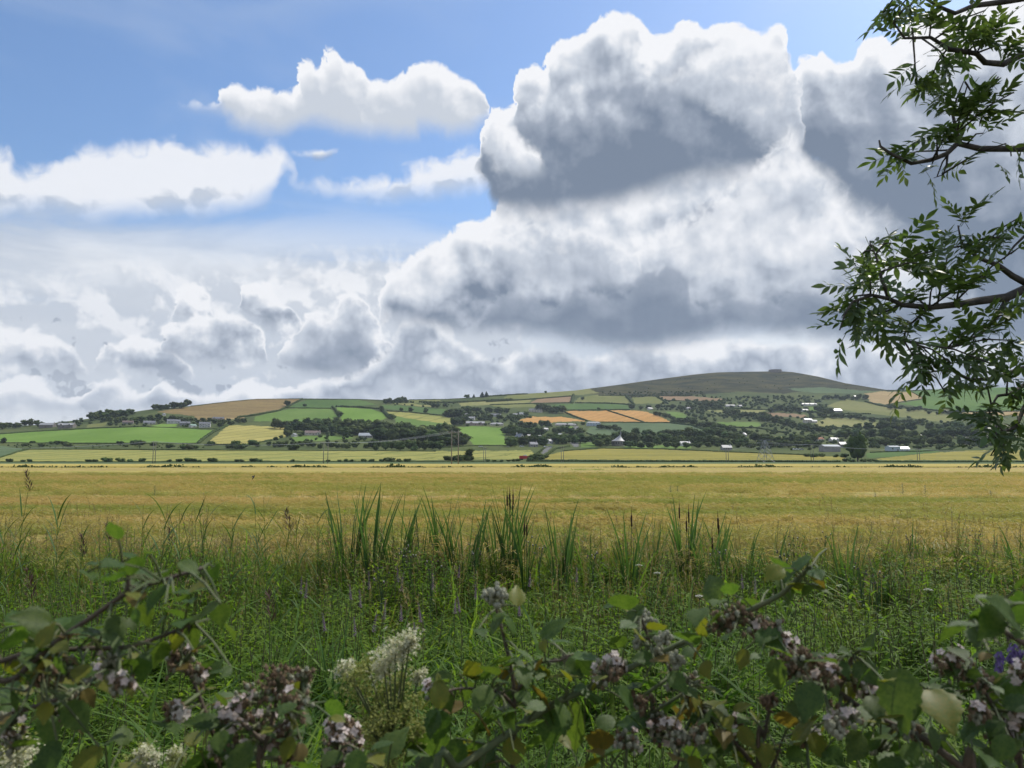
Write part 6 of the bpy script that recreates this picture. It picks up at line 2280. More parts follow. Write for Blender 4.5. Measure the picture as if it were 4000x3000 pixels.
# swallow low over the barley
def swallow():
    P = at(990, 1865, 27)
    t = thing('swallow', 'small dark swallow flying low over the barley on the left', 'bird', P, (R(10), R(-62), R(20)))
    mat = material('swallow feathers', (0.012, 0.013, 0.02), (0.03, 0.03, 0.035), scale=20, rough=0.5)
    m = MB()
    pr = [(-0.085, 0.004), (-0.06, 0.012), (-0.02, 0.02), (0.02, 0.021), (0.05, 0.016), (0.075, 0.013), (0.09, 0.003)]
    vs, n = [], 10
    for x, r in pr:
        vs += [(x, r * math.cos(6.283 * k / n), r * math.sin(6.283 * k / n)) for k in range(n)]
    m.add(vs, [(j * n + k, j * n + (k + 1) % n, (j + 1) * n + (k + 1) % n, (j + 1) * n + k) for j in range(len(pr) - 1) for k in range(n)])
    m.add([(0.088, 0.003, 0.002), (0.088, -0.003, 0.002), (0.1, 0, -0.001)], [(0, 1, 2)])
    obj('body', m.mesh('body', mat, True), t)
    for s in (-1, 1):
        m = MB()
        ls = [(0.04, 0.012, 0.008), (0.055, 0.06, 0.03), (0.03, 0.11, 0.035), (-0.035, 0.17, 0.025)]
        tr = [(-0.01, 0.012, 0.006), (0.0, 0.06, 0.026), (-0.012, 0.1, 0.03), (-0.04, 0.168, 0.024)]
        m.add([(x, s * y, z) for x, y, z in ls] + [(x, s * y, z) for x, y, z in tr] + [(x, s * y, z - 0.003) for x, y, z in ls] + [(x, s * y, z - 0.003) for x, y, z in tr],
              [(i, i + 1, i + 5, i + 4) for i in range(3)] + [(i + 8, i + 12, i + 13, i + 9) for i in range(3)] + [(i, i + 8, i + 9, i + 1) for i in range(3)])
        obj('wing', m.mesh('wing', mat), t)
    m = MB()
    for s in (-1, 1):
        m.add([(-0.07, 0, 0.004), (-0.08, s * 0.012, 0.004), (-0.15, s * 0.03, 0.002), (-0.1, s * 0.002, 0.003)], [(0, 1, 2, 3)])
    obj('tail', m.mesh('tail', mat), t)


swallow()

# ------------------------------------------------------------------ the ash tree that leans in from the right
ASH_LEAF = material('ash leaflet', (0.065, 0.112, 0.04), (0.115, 0.17, 0.062), scale=6.0, rough=0.42, spec=0.5, trans=0.42, rnd=0.5)
ASH_BARK = material('ash bark', (0.055, 0.05, 0.042), (0.10, 0.09, 0.075), scale=14.0, rough=0.95, bump=0.5, bscale=40)


def leaflet(m, base, d, L, W, up, rng, seg=6):
    """lance-shaped leaflet with folded midrib, drooping tip and a slightly wavy edge"""
    d = Vector(d).normalized()
    s = d.cross(up)
    s = s.normalized() if s.length > 1e-4 else d.orthogonal().normalized()
    n = s.cross(d)
    cu, ro = rng.uniform(0.05, 0.45), rng.uniform(-.5, .5)
    s = (s * math.cos(ro) + n * math.sin(ro)).normalized()
    n = s.cross(d)
    prof = [0.06, 0.62, 0.97, 1.0, 0.78, 0.42, 0.0]
    vs = []
    for i in range(seg + 1):
        f = i / seg
        c = Vector(base) + d * L * (f - cu * 0.15 * f * f) - n * cu * L * 0.55 * f * f
        w = W * 0.5 * prof[i]
        wob = n * rng.uniform(-.04, .04) * W
        vs += [c - s * w + n * w * 0.22 + wob, c, c + s * w + n * w * 0.22 - wob]
    fs = []
    for i in range(seg):
        a = 3 * i
        fs += [(a, a + 1, a + 4, a + 3), (a + 1, a + 2, a + 5, a + 4)]
    m.add(vs, fs)


def ash_leaf_arrays(seed):
    """a feathered ash leaf along +x, about 0.26 m long: stalk, four or five pairs of leaflets and one at the tip"""
    rng = random.Random(seed)
    m = MB()
    L = 0.24
    droop = rng.uniform(0.1, 0.45)

    def P(f):
        return Vector((L * f, 0, -droop * L * f * f))
    m.tube([P(i / 4) for i in range(5)], [0.0022, 0.0018, 0.0015, 0.0012, 0.001], 4, cap=False)
    pairs = rng.randint(4, 5)
    for k in range(pairs):
        f = 0.3 + 0.62 * k / (pairs - 1)
        for s in (-1, 1):
            a = s * rng.uniform(0.75, 1.15)
            leaflet(m, P(f), (math.cos(a), math.sin(a), rng.uniform(-.5, .12)), rng.uniform(0.075, 0.105), rng.uniform(0.024, 0.032), Vector((0, 0, 1)), rng)
    leaflet(m, P(1.0), (1, rng.uniform(-.2, .2), -droop), 0.1, 0.036, Vector((0, 0, 1)), rng)
    return m


ASH_LEAVES = []
for i in range(9):
    ASH_LEAVES.append(ash_leaf_arrays(900 + i))
ASH_MESH = [m.mesh('leaf', ASH_LEAF, True) for m in ASH_LEAVES]

ash = thing('ash_tree', 'ash tree leaning in from the right edge with drooping feathered leaves', 'tree', (3.75, 4.3, float(bank(np.array(3.75), np.array(4.3))) - 0.05))
AO = ash.location.copy()
TR = [(0, 0, 0), (-0.05, 0.02, 1.0), (0.05, 0.0, 2.2), (0.0, -0.05, 3.4), (0.1, -0.1, 4.6), (0.0, -0.1, 6.0), (0.1, 0.0, 7.4)]
m = MB()
m.tube([(0, 0, -0.3)] + TR, [0.30, 0.24, 0.19, 0.17, 0.155, 0.13, 0.09, 0.03], 14)
obj('trunk', m.mesh('trunk', ASH_BARK, True), ash)


def trunk_at(z):
    for a, b in zip(TR, TR[1:]):
        if a[2] <= z <= b[2]:
            return Vector(a).lerp(Vector(b), (z - a[2]) / (b[2] - a[2]))
    return Vector(TR[-1])


BR = [  # boughs as photograph pixels with a distance, from the right edge inwards
    ([(4080, -20, 3.9), (3900, 8, 3.8), (3802, 22, 3.75), (3727, 48, 3.7), (3669, 29, 3.6), (3610, -20, 3.55), (3560, -60, 3.5)], 0.016),
    ([(4120, 190, 3.9), (4000, 212, 3.8), (3920, 250, 3.75), (3852, 246, 3.7), (3814, 207, 3.65), (3698, 193, 3.6), (3674, 169, 3.6), (3630, 150, 3.5), (3534, 145, 3.45), (3490, 90, 3.4)], 0.017),
    ([(4130, 590, 3.9), (4000, 583, 3.8), (3830, 578, 3.7), (3745, 560, 3.65), (3700, 600, 3.6), (3640, 628, 3.55), (3560, 637, 3.5), (3490, 605, 3.45), (3440, 570, 3.45), (3430, 547, 3.45)], 0.016),
    ([(3745, 560, 3.65), (3738, 520, 3.65), (3725, 450, 3.7), (3740, 380, 3.7), (3770, 320, 3.7)], 0.009),
    ([(3700, 600, 3.6), (3695, 640, 3.58), (3680, 680, 3.55), (3645, 690, 3.55)], 0.005),
    ([(4150, 1130, 4.0), (4040, 1120, 3.9), (3930, 1165, 3.8), (3823, 1174, 3.7), (3763, 1184, 3.65), (3717, 1191, 3.6), (3630, 1201, 3.5), (3524, 1188, 3.45), (3471, 1164, 3.4), (3400, 1150, 3.35), (3330, 1180, 3.3)], 0.022),
    ([(4040, 1120, 3.9), (3949, 1082, 3.85), (3896, 1035, 3.8), (3830, 1010, 3.75), (3760, 960, 3.7), (3740, 880, 3.7)], 0.014),
    ([(4150, 1400, 4.0), (4000, 1440, 3.9), (3876, 1476, 3.8), (3790, 1483, 3.7), (3700, 1440, 3.65), (3620, 1450, 3.6)], 0.014),
    ([(4120, 1430, 3.9), (4000, 1506, 3.8), (3949, 1539, 3.7), (3896, 1549, 3.65), (3860, 1600, 3.6)], 0.014),
    ([(4090, 1500, 3.8), (4000, 1592, 3.7), (3969, 1665, 3.65), (3920, 1690, 3.6), (3896, 1655, 3.6)], 0.013),
    ([(4110, 880, 4.0), (4020, 900, 3.9), (3960, 960, 3.85), (3920, 1010, 3.8)], 0.012),
    ([(3930, 1165, 3.8), (3900, 1230, 3.75), (3850, 1290, 3.7), (3780, 1330, 3.65), (3700, 1360, 3.6)], 0.011),
    ([(3471, 1164, 3.4), (3440, 1090, 3.4), (3430, 1010, 3.4), (3400, 960, 3.4)], 0.008),
    ([(3630, 1201, 3.5), (3560, 1260, 3.45), (3530, 1330, 3.4)], 0.006),
]
SKEL = []
for pts, r in BR:
    P = [at(*q) - AO for q in pts]
    if pts[0][0] > 4050:      # carry the bough back to the trunk
        tz = max(0.6, min(7.0, P[0].z - 0.25))
        T0 = trunk_at(tz)
        P = [T0, T0.lerp(P[0], 0.5) + Vector((0, 0, 0.06))] + P
    for q in P:
        SKEL.append(q)
    for a, b in zip(P, P[1:]):
        SKEL += [a.lerp(b, 0.33), a.lerp(b, 0.66)]
    n_ = len(P)
    m = MB()
    jit = [q + Vector((rg.uniform(-.006, .006), rg.uniform(-.006, .006), rg.uniform(-.006, .006))) for q in P]
    m.tube(jit, [r * (1.35 - 1.1 * i / (n_ - 1)) for i in range(n_)], 7)
    obj('bough', m.mesh('bough', ASH_BARK, True), ash)

CL = [(3500, 50, 60, 3), (3560, 110, 70, 4), (3480, 100, 50, 2), (3640, 90, 60, 4), (3560, 20, 60, 3), (3450, 50, 40, 1), (3850, 40, 60, 3), (3930, 60, 70, 4), (3900, 130, 80, 5), (3780, 130, 60, 3),
      (3960, 180, 60, 4), (3640, 300, 80, 5), (3720, 260, 80, 6), (3780, 330, 90, 7), (3700, 380, 90, 6), (3820, 420, 80, 5), (3900, 300, 80, 5), (3960, 360, 80, 4), (3580, 330, 50, 3), (3760, 200, 60, 4),
      (3740, 470, 60, 4), (3660, 530, 60, 3), (3840, 520, 40, 2), (3560, 600, 50, 3), (3500, 620, 50, 3), (3640, 640, 50, 2), (3660, 690, 30, 1), (3930, 560, 60, 2), (3950, 610, 40, 2),
      (3980, 850, 70, 4), (3930, 930, 70, 4), (3990, 960, 60, 4), (3750, 850, 60, 4), (3720, 900, 50, 3), (3760, 950, 60, 4), (3700, 1010, 60, 4), (3770, 1060, 70, 5), (3620, 1030, 50, 4), (3850, 1080, 60, 3),
      (3480, 950, 50, 3), (3400, 960, 60, 4), (3360, 1010, 50, 3), (3470, 1040, 70, 6), (3400, 1100, 80, 6), (3330, 1130, 60, 4), (3290, 1190, 50, 4), (3350, 1220, 70, 5), (3440, 1200, 60, 4), (3280, 1290, 40, 2),
      (3340, 1300, 50, 3), (3520, 1150, 50, 3), (3550, 1260, 50, 3), (3490, 1290, 40, 2), (3530, 1340, 40, 2), (3640, 1130, 50, 3), (3610, 1250, 40, 2), (3700, 1330, 60, 4), (3780, 1300, 70, 5), (3850, 1280, 70, 5),
      (3920, 1230, 60, 4), (3960, 1330, 70, 5), (3650, 1400, 60, 4), (3720, 1420, 70, 5), (3590, 1450, 40, 2), (3560, 1510, 40, 2), (3800, 1390, 70, 5), (3870, 1420, 70, 5), (3940, 1450, 60, 4), (3690, 1530, 30, 1),
      (3760, 1510, 40, 2), (3850, 1500, 50, 3), (3980, 1530, 50, 3), (3900, 1580, 50, 3), (3870, 1640, 50, 3), (3940, 1640, 60, 4), (3980, 1560, 50, 2), (3890, 1710, 60, 4), (3950, 1720, 60, 4), (3870, 1780, 40, 2),
      (3920, 1770, 40, 2)]
MORE = []
for px, py, r_, n_ in CL:
    D = 3.55 + rg.uniform(-.3, .3)
    c = at(px, py, D) - AO
    near = min(SKEL, key=lambda q: (q - c).length)
    mid = near.lerp(c, 0.6) + Vector((0, 0, 0.02))
    if (near - c).length > 0.05:
        tw = MB()
        tw.tube([near, mid, c], [0.005, 0.004, 0.003], 5)
        obj('twig', tw.mesh('twig', ASH_BARK, True), ash)
    outv = (c - near).normalized() if (c - near).length > 0.02 else Vector((-1, 0, 0))
    n_ = int(n_ * 1.2 + 0.5)
    for k in range(n_):
        f = rg.uniform(0.35, 1.0)
        p = near.lerp(c, f) if (c - near).length > 0.15 else c + Vector((rg.uniform(-.04, .04), rg.uniform(-.04, .04), rg.uniform(-.04, .04)))
        d = outv * 0.7 + Vector((rg.gauss(-0.25, 0.7), rg.gauss(-0.1, 0.6), rg.gauss(0.0, 0.5)))
        d.normalize()
        q = d.to_track_quat('X', 'Z')
        M_ = Matrix.Translation(p - d * 0.05) @ q.to_matrix().to_4x4() @ Matrix.Rotation(rg.gauss(0, 0.5), 4, 'X')
        s_ = rg.uniform(0.52, 0.78)
        if k >= (n_ + 1) * 0.86:          # beyond some 300, leaves are joined
            i_ = rg.randrange(len(ASH_LEAVES))
            MORE.append((i_, M_ @ Matrix.Scale(s_, 4)))
            continue
        o = obj('leaf', rg.choice(ASH_MESH), ash)
        o.matrix_local = M_
        o.scale = (s_, s_, s_)


def ash_rest():
    """the rest of the crown, beyond the frame: boughs and leaves above and to the right"""
    rng = np.random.default_rng(41)
    parts, tb = [], MB()
    base = [np.array([tuple(v) for v in m.v]) for m in ASH_LEAVES]
    fac = []
    for m in ASH_LEAVES:
        fac.append(np.array([f if len(f) == 4 else (f[0], f[1], f[2], f[2]) for f in m.f]))
    anchors = []
    for i in range(26):
        a = rng.uniform(0, 6.28)
        z = rng.uniform(2.2, 7.0)
        r = rng.uniform(0.8, 2.6) * (1 - 0.06 * (z - 2))
        T0 = trunk_at(z - 0.5)
        e = T0 + Vector((r * math.cos(a), r * math.sin(a), rng.uniform(0.2, 1.0)))
        w = e + AO
        px = 2000 + w.x / max(w.y, 0.3) * F
        if w.y > 0.4 and px < 4150 and 1788 - (w.z - EYE) / w.y * F > -120:
            continue
        tb.tube([T0, T0.lerp(e, 0.5) + Vector((0, 0, 0.1)), e], [0.03, 0.02, 0.006], 6)
        anchors += [T0.lerp(e, f) for f in np.linspace(0.35, 1.0, 16)]
    for p in anchors:
        for k in range(3):
            i = rng.integers(len(base))
            d = Vector((rng.normal(), rng.normal(), rng.normal(0, 0.4))).normalized()
            M3 = np.array((d.to_track_quat('X', 'Z').to_matrix()))
            off = np.array(p) + rng.normal(0, 0.16, 3)
            w = Vector(off) + AO
            if w.y > 0.4 and 2000 + w.x / w.y * F < 4060 and 1788 - (w.z - EYE) / w.y * F > -40:
                continue
            parts.append((base[i] @ M3.T + off, fac[i]))
    for i, M_ in MORE:
        A = np.array(M_)
        parts.append((base[i] @ A[:3, :3].T + A[:3, 3], fac[i]))
    V, Q = join(parts)
    me = bpy.data.meshes.new('foliage')
    me.from_pydata(V.tolist(), [], [tuple(dict.fromkeys(q)) for q in Q.tolist()])
    me.materials.append(ASH_LEAF)
    stuff('foliage', me, '', '', ash)
    obj('limbs', tb.mesh('limbs', ASH_BARK, True), ash)


ash_rest()

# ------------------------------------------------------------------ brambles, meadowsweet and vetch right before the camera
BR_LEAF = material('bramble leaf', (0.062, 0.115, 0.026), (0.10, 0.16, 0.036), scale=12.0, rough=0.5, spec=0.3, trans=0.48, rnd=0.55, bump=0.25, bscale=90)
BR_YEL = material('yellowing bramble leaf', (0.13, 0.17, 0.025), (0.20, 0.19, 0.03), scale=20.0, rough=0.5, spec=0.3, trans=0.42, rnd=0.3)
BR_OLD = material('reddening bramble leaf', (0.20, 0.13, 0.03), (0.12, 0.11, 0.03), scale=30.0, rough=0.55, spec=0.3, trans=0.35, rnd=0.3)
CANE = material('bramble cane', (0.07, 0.06, 0.04), (0.115, 0.085, 0.06), scale=30.0, rough=0.7, bump=0.2, bscale=80)
CANE_G = material('green bramble cane', (0.085, 0.115, 0.05), (0.12, 0.13, 0.06), scale=30.0, rough=0.7)
BUD = material('bramble bud', (0.34, 0.34, 0.24), (0.24, 0.24, 0.17), scale=60.0, rough=0.9)
FADED = material('faded bramble flower', (0.12, 0.078, 0.045), (0.22, 0.16, 0.10), scale=60.0, rough=0.95)
PETAL = material('bramble petal', (0.72, 0.60, 0.56), (0.76, 0.69, 0.62), scale=30.0, rough=0.7, trans=0.35, tcol=(1, 0.92, 0.95))
SWEET = material('meadowsweet cream', (0.66, 0.65, 0.48), (0.56, 0.55, 0.36), scale=60.0, rough=0.9, trans=0.25, tcol=(1, 1, 0.7))
SWEETB = material('meadowsweet buds', (0.22, 0.25, 0.07), (0.30, 0.31, 0.10), scale=60.0, rough=0.9, trans=0.2)
VETCH = material('vetch petals', (0.11, 0.075, 0.20), (0.18, 0.13, 0.27), scale=40.0, rough=0.6, trans=0.25, tcol=(0.9, 0.8, 1.2))


def bramble_leaflet(seed):
    """oval leaflet, 1 long along +x, with saw-toothed edge, folded midrib and sunken veins"""
    rng = random.Random(seed)
    m = MB()
    n = 12
    vs = []
    cu = rng.uniform(0.12, 0.3)
    for i in range(n + 1):
        f = i / n
        w = 0.335 * math.sin(math.pi * min(1, f ** 0.8)) ** 0.85 * (1.0 if f < 0.6 else 1 - 0.45 * (f - 0.6) / 0.4)
        tooth = 0.03 if i % 2 else -0.018
        if i in (0, n):
            w, tooth = 0.0, 0.0
        z = -cu * f * f
        vein = 0.012 if i % 2 else -0.01
        vs += [(f - 0.02, -w - tooth, z + 0.30 * w + vein - 0.15 * w * w * 4), (f, -w * 0.5, z + 0.16 * w + vein), (f, 0, z - 0.01), (f, w * 0.5, z + 0.16 * w + vein), (f - 0.02, w + tooth, z + 0.30 * w + vein - 0.15 * w * w * 4)]
    fs = []
    for i in range(n):
        a = 5 * i
        fs += [(a + k, a + k + 1, a + k + 6, a + k + 5) for k in range(4)]
    m.add(vs, fs)
    return m


LEAFLETS = {}
for nm, mt in (('g', BR_LEAF), ('y', BR_YEL), ('o', BR_OLD)):
    LEAFLETS[nm] = [bramble_leaflet(i).mesh('leaf', mt, True) for i in range(4)]
rb = random.Random(123)


def bramble(label, canes, leaves=(), clusters=(), D0=1.1, fill=0, green=False, rcane=0.0034):
    """canes: lists of photograph pixels with distance; leaves: (px, py, size px, kind); clusters: (px, py, radius px, share of open flowers)"""
    root = at(canes[0][0][0], canes[0][0][1], canes[0][0][2])
    foot = Vector((root.x, root.y, float(bank(root.x, root.y))))
    t = thing('bramble', label, 'bramble', foot, group='brambles before the camera')
    skel = []
    for ci, cane in enumerate(canes):
        P = [at(*q) - foot for q in cane]
        if ci == 0:      # the cane comes up from the ground, below the frame
            P = [Vector((P[0].x * 0.2, 0.06, -0.05)), Vector((P[0].x * 0.7, 0.03, P[0].z * 0.6))] + P
        Q = []
        for i in range(len(P) - 1):
            p0, p1, p2, p3 = P[max(i - 1, 0)], P[i], P[i + 1], P[min(i + 2, len(P) - 1)]
            for k in range(5):
                f = k / 5
                Q.append(0.5 * ((2 * p1) + (p2 - p0) * f + (2 * p0 - 5 * p1 + 4 * p2 - p3) * f * f + (3 * p1 - p0 - 3 * p2 + p3) * f ** 3))
        Q.append(P[-1])
        skel += Q[5 if ci == 0 else 0:]
        m = MB()
        r = rcane * (1.0 if ci == 0 else 0.7)
        m.tube(Q, [r * (1.1 - 0.55 * i / len(Q)) for i in range(len(Q))], 7)
        for i in range(2, len(Q) - 1, 1):       # prickles
            a = rb.uniform(0, 6.28)
            d = Vector((math.cos(a), math.sin(a) * .5, math.sin(a)))
            b_ = Q[i].lerp(Q[i + 1], rb.random())
            m.tube([b_, b_ + d * 0.009 - Vector((0, 0, 0.003))], [0.0016, 0.0002], 4)
        obj('cane', m.mesh('cane', CANE_G if green and ci == 0 else CANE, True), t)
    pet = MB()

    def leaf(px, py, size, kind='g', D=None):
        D = D or D0 + rb.uniform(-.12, .12)
        c = at(px, py, D) - foot
        L = size * 1.22 / F * D
        near = min(skel, key=lambda q: (q - c).length)
        d = c - near
        d = Vector((d.x, d.y * 0.5, d.z)).normalized() if d.length > 0.01 else Vector((rb.uniform(-1, 1), -0.3, 0.2)).normalized()
        d = (d * 0.8 + Vector((rb.gauss(0, .5), rb.gauss(-.1, .35), rb.gauss(-.1, .35)))).normalized()
        base = c - d * L * 0.5
        if (near - base).length < 0.22:
            pet.tube([near, near.lerp(base, 0.5) + Vector((0, 0, 0.004)), base], [0.0016, 0.0013, 0.001], 4, cap=False)
        o = obj('leaf', rb.choice(LEAFLETS[kind]), t)
        o.matrix_local = Matrix.Translation(base) @ d.to_track_quat('X', 'Z').to_matrix().to_4x4() @ Matrix.Rotation(rb.gauss(0.0, 0.45), 4, 'X') @ Matrix.Rotation(rb.gauss(0, .1), 4, 'Y')
        o.scale = (L, L * rb.uniform(0.9, 1.15), L)
    for q in leaves:
        leaf(q[0], q[1], q[2], q[3] if len(q) > 3 else 'g', q[4] if len(q) > 4 else None)
    for i in range(fill * 4):
        s = rb.choice(skel)
        w = s + foot
        sx, sy = 2000 + w.x / w.y * F, 1788 - (w.z - EYE) / w.y * F
        if sy < 2150:
            continue
        for k in range(rb.choice((1, 3, 3))):
            leaf(sx + rb.gauss(0, 75), sy + rb.gauss(20, 65), rb.uniform(50, 105), rb.choice('ggggggggyyyo'), w.y + rb.uniform(-.1, .06))
    for q in clusters:
        px, py, r_ = q[:3]
        share = q[3] if len(q) > 3 else 0.3
        pale = q[4] if len(q) > 4 else 0.35
        D = D0 + rb.uniform(-.06, .06)
        c = at(px, py, D) - foot
        R_ = r_ * 0.92 / F * D
        near = min(skel, key=lambda s: (s - c).length)
        st, bd, fd, pt_ = MB(), MB(), MB(), MB()
        st.tube([near, near.lerp(c, 0.6), c], [0.0028, 0.0024, 0.002], 5)
        nb = int(18 + r_ / 4)
        for k in range(nb):
            v = Vector((rb.gauss(0, 1), rb.gauss(0, .8), rb.gauss(0.25, 0.9)))
            v = v.normalized() * R_ * rb.uniform(0.35, 1.05)
            p = c + v
            st.tube([c + v * 0.15 - Vector((0, 0, R_ * .3)), p], [0.0011, 0.0009], 3, cap=False)
            rr = rb.uniform(0.0024, 0.0036) * (D0 / 1.1)
            isb = rb.random() < pale
            tgt = bd if isb else fd
            tgt.ball(p, (rr, rr, rr * 1.25), 7, 5)
            for j in range(5):      # sepals and withered stamens
                a = j * 1.257 + rb.random()
                leaf_shape(tgt, p, (v.normalized() * (0.5 if isb else 0.1) + Vector((math.cos(a), rb.uniform(-.5, .5), math.sin(a))) * 0.8), rr * (1.6 if isb else 2.4), rr * 0.9, curl=0.2)
            if rb.random() < share * 0.45:
                fwd = (v.normalized() + Vector((0, -0.7, 0.3))).normalized()
                e1 = fwd.orthogonal().normalized()
                e2 = fwd.cross(e1)
                for j in range(5):
                    a = j * 1.257 + rb.uniform(-.15, .15)
                    leaf_shape(pt_, p + fwd * rr, e1 * math.cos(a) + e2 * math.sin(a) + fwd * rb.uniform(0.0, 0.4), rr * 2.5, rr * 1.9, up=fwd, curl=0.1)
        o = obj('flower_cluster', st.mesh('flower_cluster', CANE_G, True), t)
        if bd.v:
            obj('buds', bd.mesh('buds', BUD, True), o)
        if fd.v:
            obj('faded_flowers', fd.mesh('faded_flowers', FADED, True), o)
        if pt_.v:
            obj('petals', pt_.mesh('petals', PETAL, True), o)
    if pet.v:
        lo = obj('leaf_stalks', pet.mesh('leaf_stalks', CANE_G), t)
        lo['kind'] = 'stuff'
    return t


bramble('blurred bramble spray reaching up to the right on the left side', [[(-160, 2900, 0.78), (60, 2650, 0.79), (230, 2500, 0.80), (354, 2414, 0.80), (494, 2319, 0.80), (633, 2268, 0.80), (791, 2218, 0.82)], [(494, 2319, 0.80), (502, 2240, 0.8), (480, 2205, 0.8)]],
        [(440, 2195, 90), (520, 2205, 110), (570, 2235, 90), (640, 2240, 70), (740, 2215, 80), (830, 2225, 80), (600, 2330, 110), (640, 2300, 80), (700, 2360, 80), (500, 2360, 100), (560, 2390, 100), (860, 2400, 90), (810, 2380, 80),
         (420, 2470, 110), (360, 2480, 100), (120, 2420, 130, 'g'), (230, 2440, 110), (60, 2410, 100)], D0=0.80, fill=2)
bramble('low horizontal bramble cane with broad blurred leaves at the left edge', [[(-60, 2605, 0.82), (0, 2586, 0.82), (108, 2551, 0.82), (190, 2542, 0.82), (380, 2532, 0.84), (506, 2526, 0.86), (633, 2485, 0.88), (760, 2434, 0.9)], [(190, 2560, 0.82), (150, 2650, 0.84), (100, 2700, 0.86)]],
        [(90, 2420, 150), (180, 2490, 160), (40, 2500, 110), (330, 2470, 110), (280, 2440, 100), (420, 2450, 120), (60, 2620, 110, 'y'), (120, 2620, 90), (240, 2600, 90), (300, 2600, 80), (50, 2730, 160), (20, 2690, 120), (300, 2800, 120, 'g'), (200, 2850, 120),
         (330, 2980, 130, 'y'), (180, 2970, 120), (20, 2830, 90), (110, 2900, 90)], [(260, 2620, 60, 0.05), (150, 2640, 60, 0.05), (430, 2590, 60, 0.15, 0.8), (470, 2680, 50, 0.6)], D0=0.84, fill=5)
bramble('bramble stem of small buds curving up at the lower left', [[(-40, 2815, 0.95), (0, 2801, 0.95), (190, 2744, 0.95), (304, 2694, 0.95), (443, 2592, 0.96)]], [(270, 2800, 90), (220, 2820, 80)],
        [(220, 2690, 55, 0.0, 0.8), (330, 2670, 60, 0.05, 0.8), (400, 2620, 55, 0.1, 0.8), (300, 2740, 50, 0.05, 0.7), (210, 2800, 50, 0.3), (40, 2820, 60, 0.1, 0.8), (60, 2900, 60, 0.1, 0.7)], D0=0.95, fill=4)
bramble('bramble stem topped by a large brown and white flower cluster on the left', [[(860, 2960, 1.0), (842, 2896, 1.0), (797, 2770, 1.0), (760, 2675, 1.0), (715, 2590, 1.0)]],
        [(810, 2600, 75, 'y'), (840, 2610, 70, 'g'), (660, 2840, 150), (700, 2830, 110), (790, 2850, 120)], [(702, 2535, 85, 0.05, 0.3), (690, 2600, 60, 0.02, 0.2), (780, 2640, 45, 0.05, 0.3), (680, 2780, 45, 0.5)], D0=1.0, fill=3)
bramble('large mass of brown bramble flowers with pink petals at the bottom left', [[(1010, 3060, 0.95), (1020, 2960, 0.95), (1050, 2860, 0.95), (1080, 2740, 0.95)], [(1030, 2900, 0.95), (940, 2820, 0.95), (880, 2790, 0.95)], [(1050, 2860, 0.95), (1160, 2790, 0.95), (1190, 2720, 0.95)]],
        [(900, 2920, 130), (1000, 2930, 120), (860, 2900, 90), (1120, 2930, 80, 'y'), (1160, 2850, 80), (930, 2980, 140), (760, 2980, 130), (840, 2960, 110)],
        [(1090, 2660, 80, 0.03, 0.2), (1180, 2660, 65, 0.05, 0.3), (1020, 2720, 75, 0.1, 0.4), (1150, 2750, 80, 0.08, 0.3), (930, 2790, 80, 0.9), (890, 2800, 55, 0.8), (1010, 2820, 70, 0.4), (1100, 2880, 75, 0.3, 0.3), (930, 2930, 60, 0.3), (1130, 2960, 60, 0.15, 0.2), (850, 2930, 50, 0.1, 0.7)],
        D0=0.95, fill=3)
bramble('small pink white bramble flower head at the bottom left of the creamy plume', [[(1330, 3060, 1.0), (1335, 2980, 1.0), (1340, 2900, 1.0), (1335, 2850, 1.0)]], [(1290, 2960, 90), (1390, 2990, 90)],
        [(1330, 2850, 55, 0.8), (1370, 2860, 45, 0.7), (1310, 2900, 50, 0.3), (1375, 2930, 45, 0.5), (1300, 2990, 45, 0.4)], D0=1.0)
bramble('long thick bramble cane arching right across the lower middle', [[(1700, 3060, 1.0), (1794, 3000, 1.02), (1933, 2902, 1.05), (2142, 2763, 1.08), (2287, 2694, 1.10), (2458, 2611, 1.12), (2600, 2542, 1.12), (2790, 2453, 1.12), (2916, 2390, 1.1), (3043, 2327, 1.08), (3106, 2270, 1.06), (3170, 2213, 1.05)]],
        [(2210, 2790, 130), (2230, 2850, 170), (2150, 2850, 120), (2320, 2920, 90, 'y'), (2090, 2760, 80), (2070, 2820, 110), (2440, 2720, 110, 'g'), (2100, 2900, 130), (2380, 2750, 100), (2940, 2350, 100), (2800, 2340, 90), (2780, 2290, 110), (2850, 2300, 90), (2720, 2390, 110), (2680, 2470, 120),
         (3060, 2380, 110), (3070, 2300, 100), (3110, 2215, 120), (3060, 2230, 90), (3150, 2230, 90), (3000, 2300, 60)],
        [(2872, 2421, 70, 0.02, 0.25), (2954, 2440, 65, 0.02, 0.3), (2820, 2440, 55, 0.0, 0.2), (2370, 2630, 60, 0.1, 0.2), (2400, 2600, 45, 0.6)],
        D0=1.08, rcane=0.0055, green=True, fill=4)
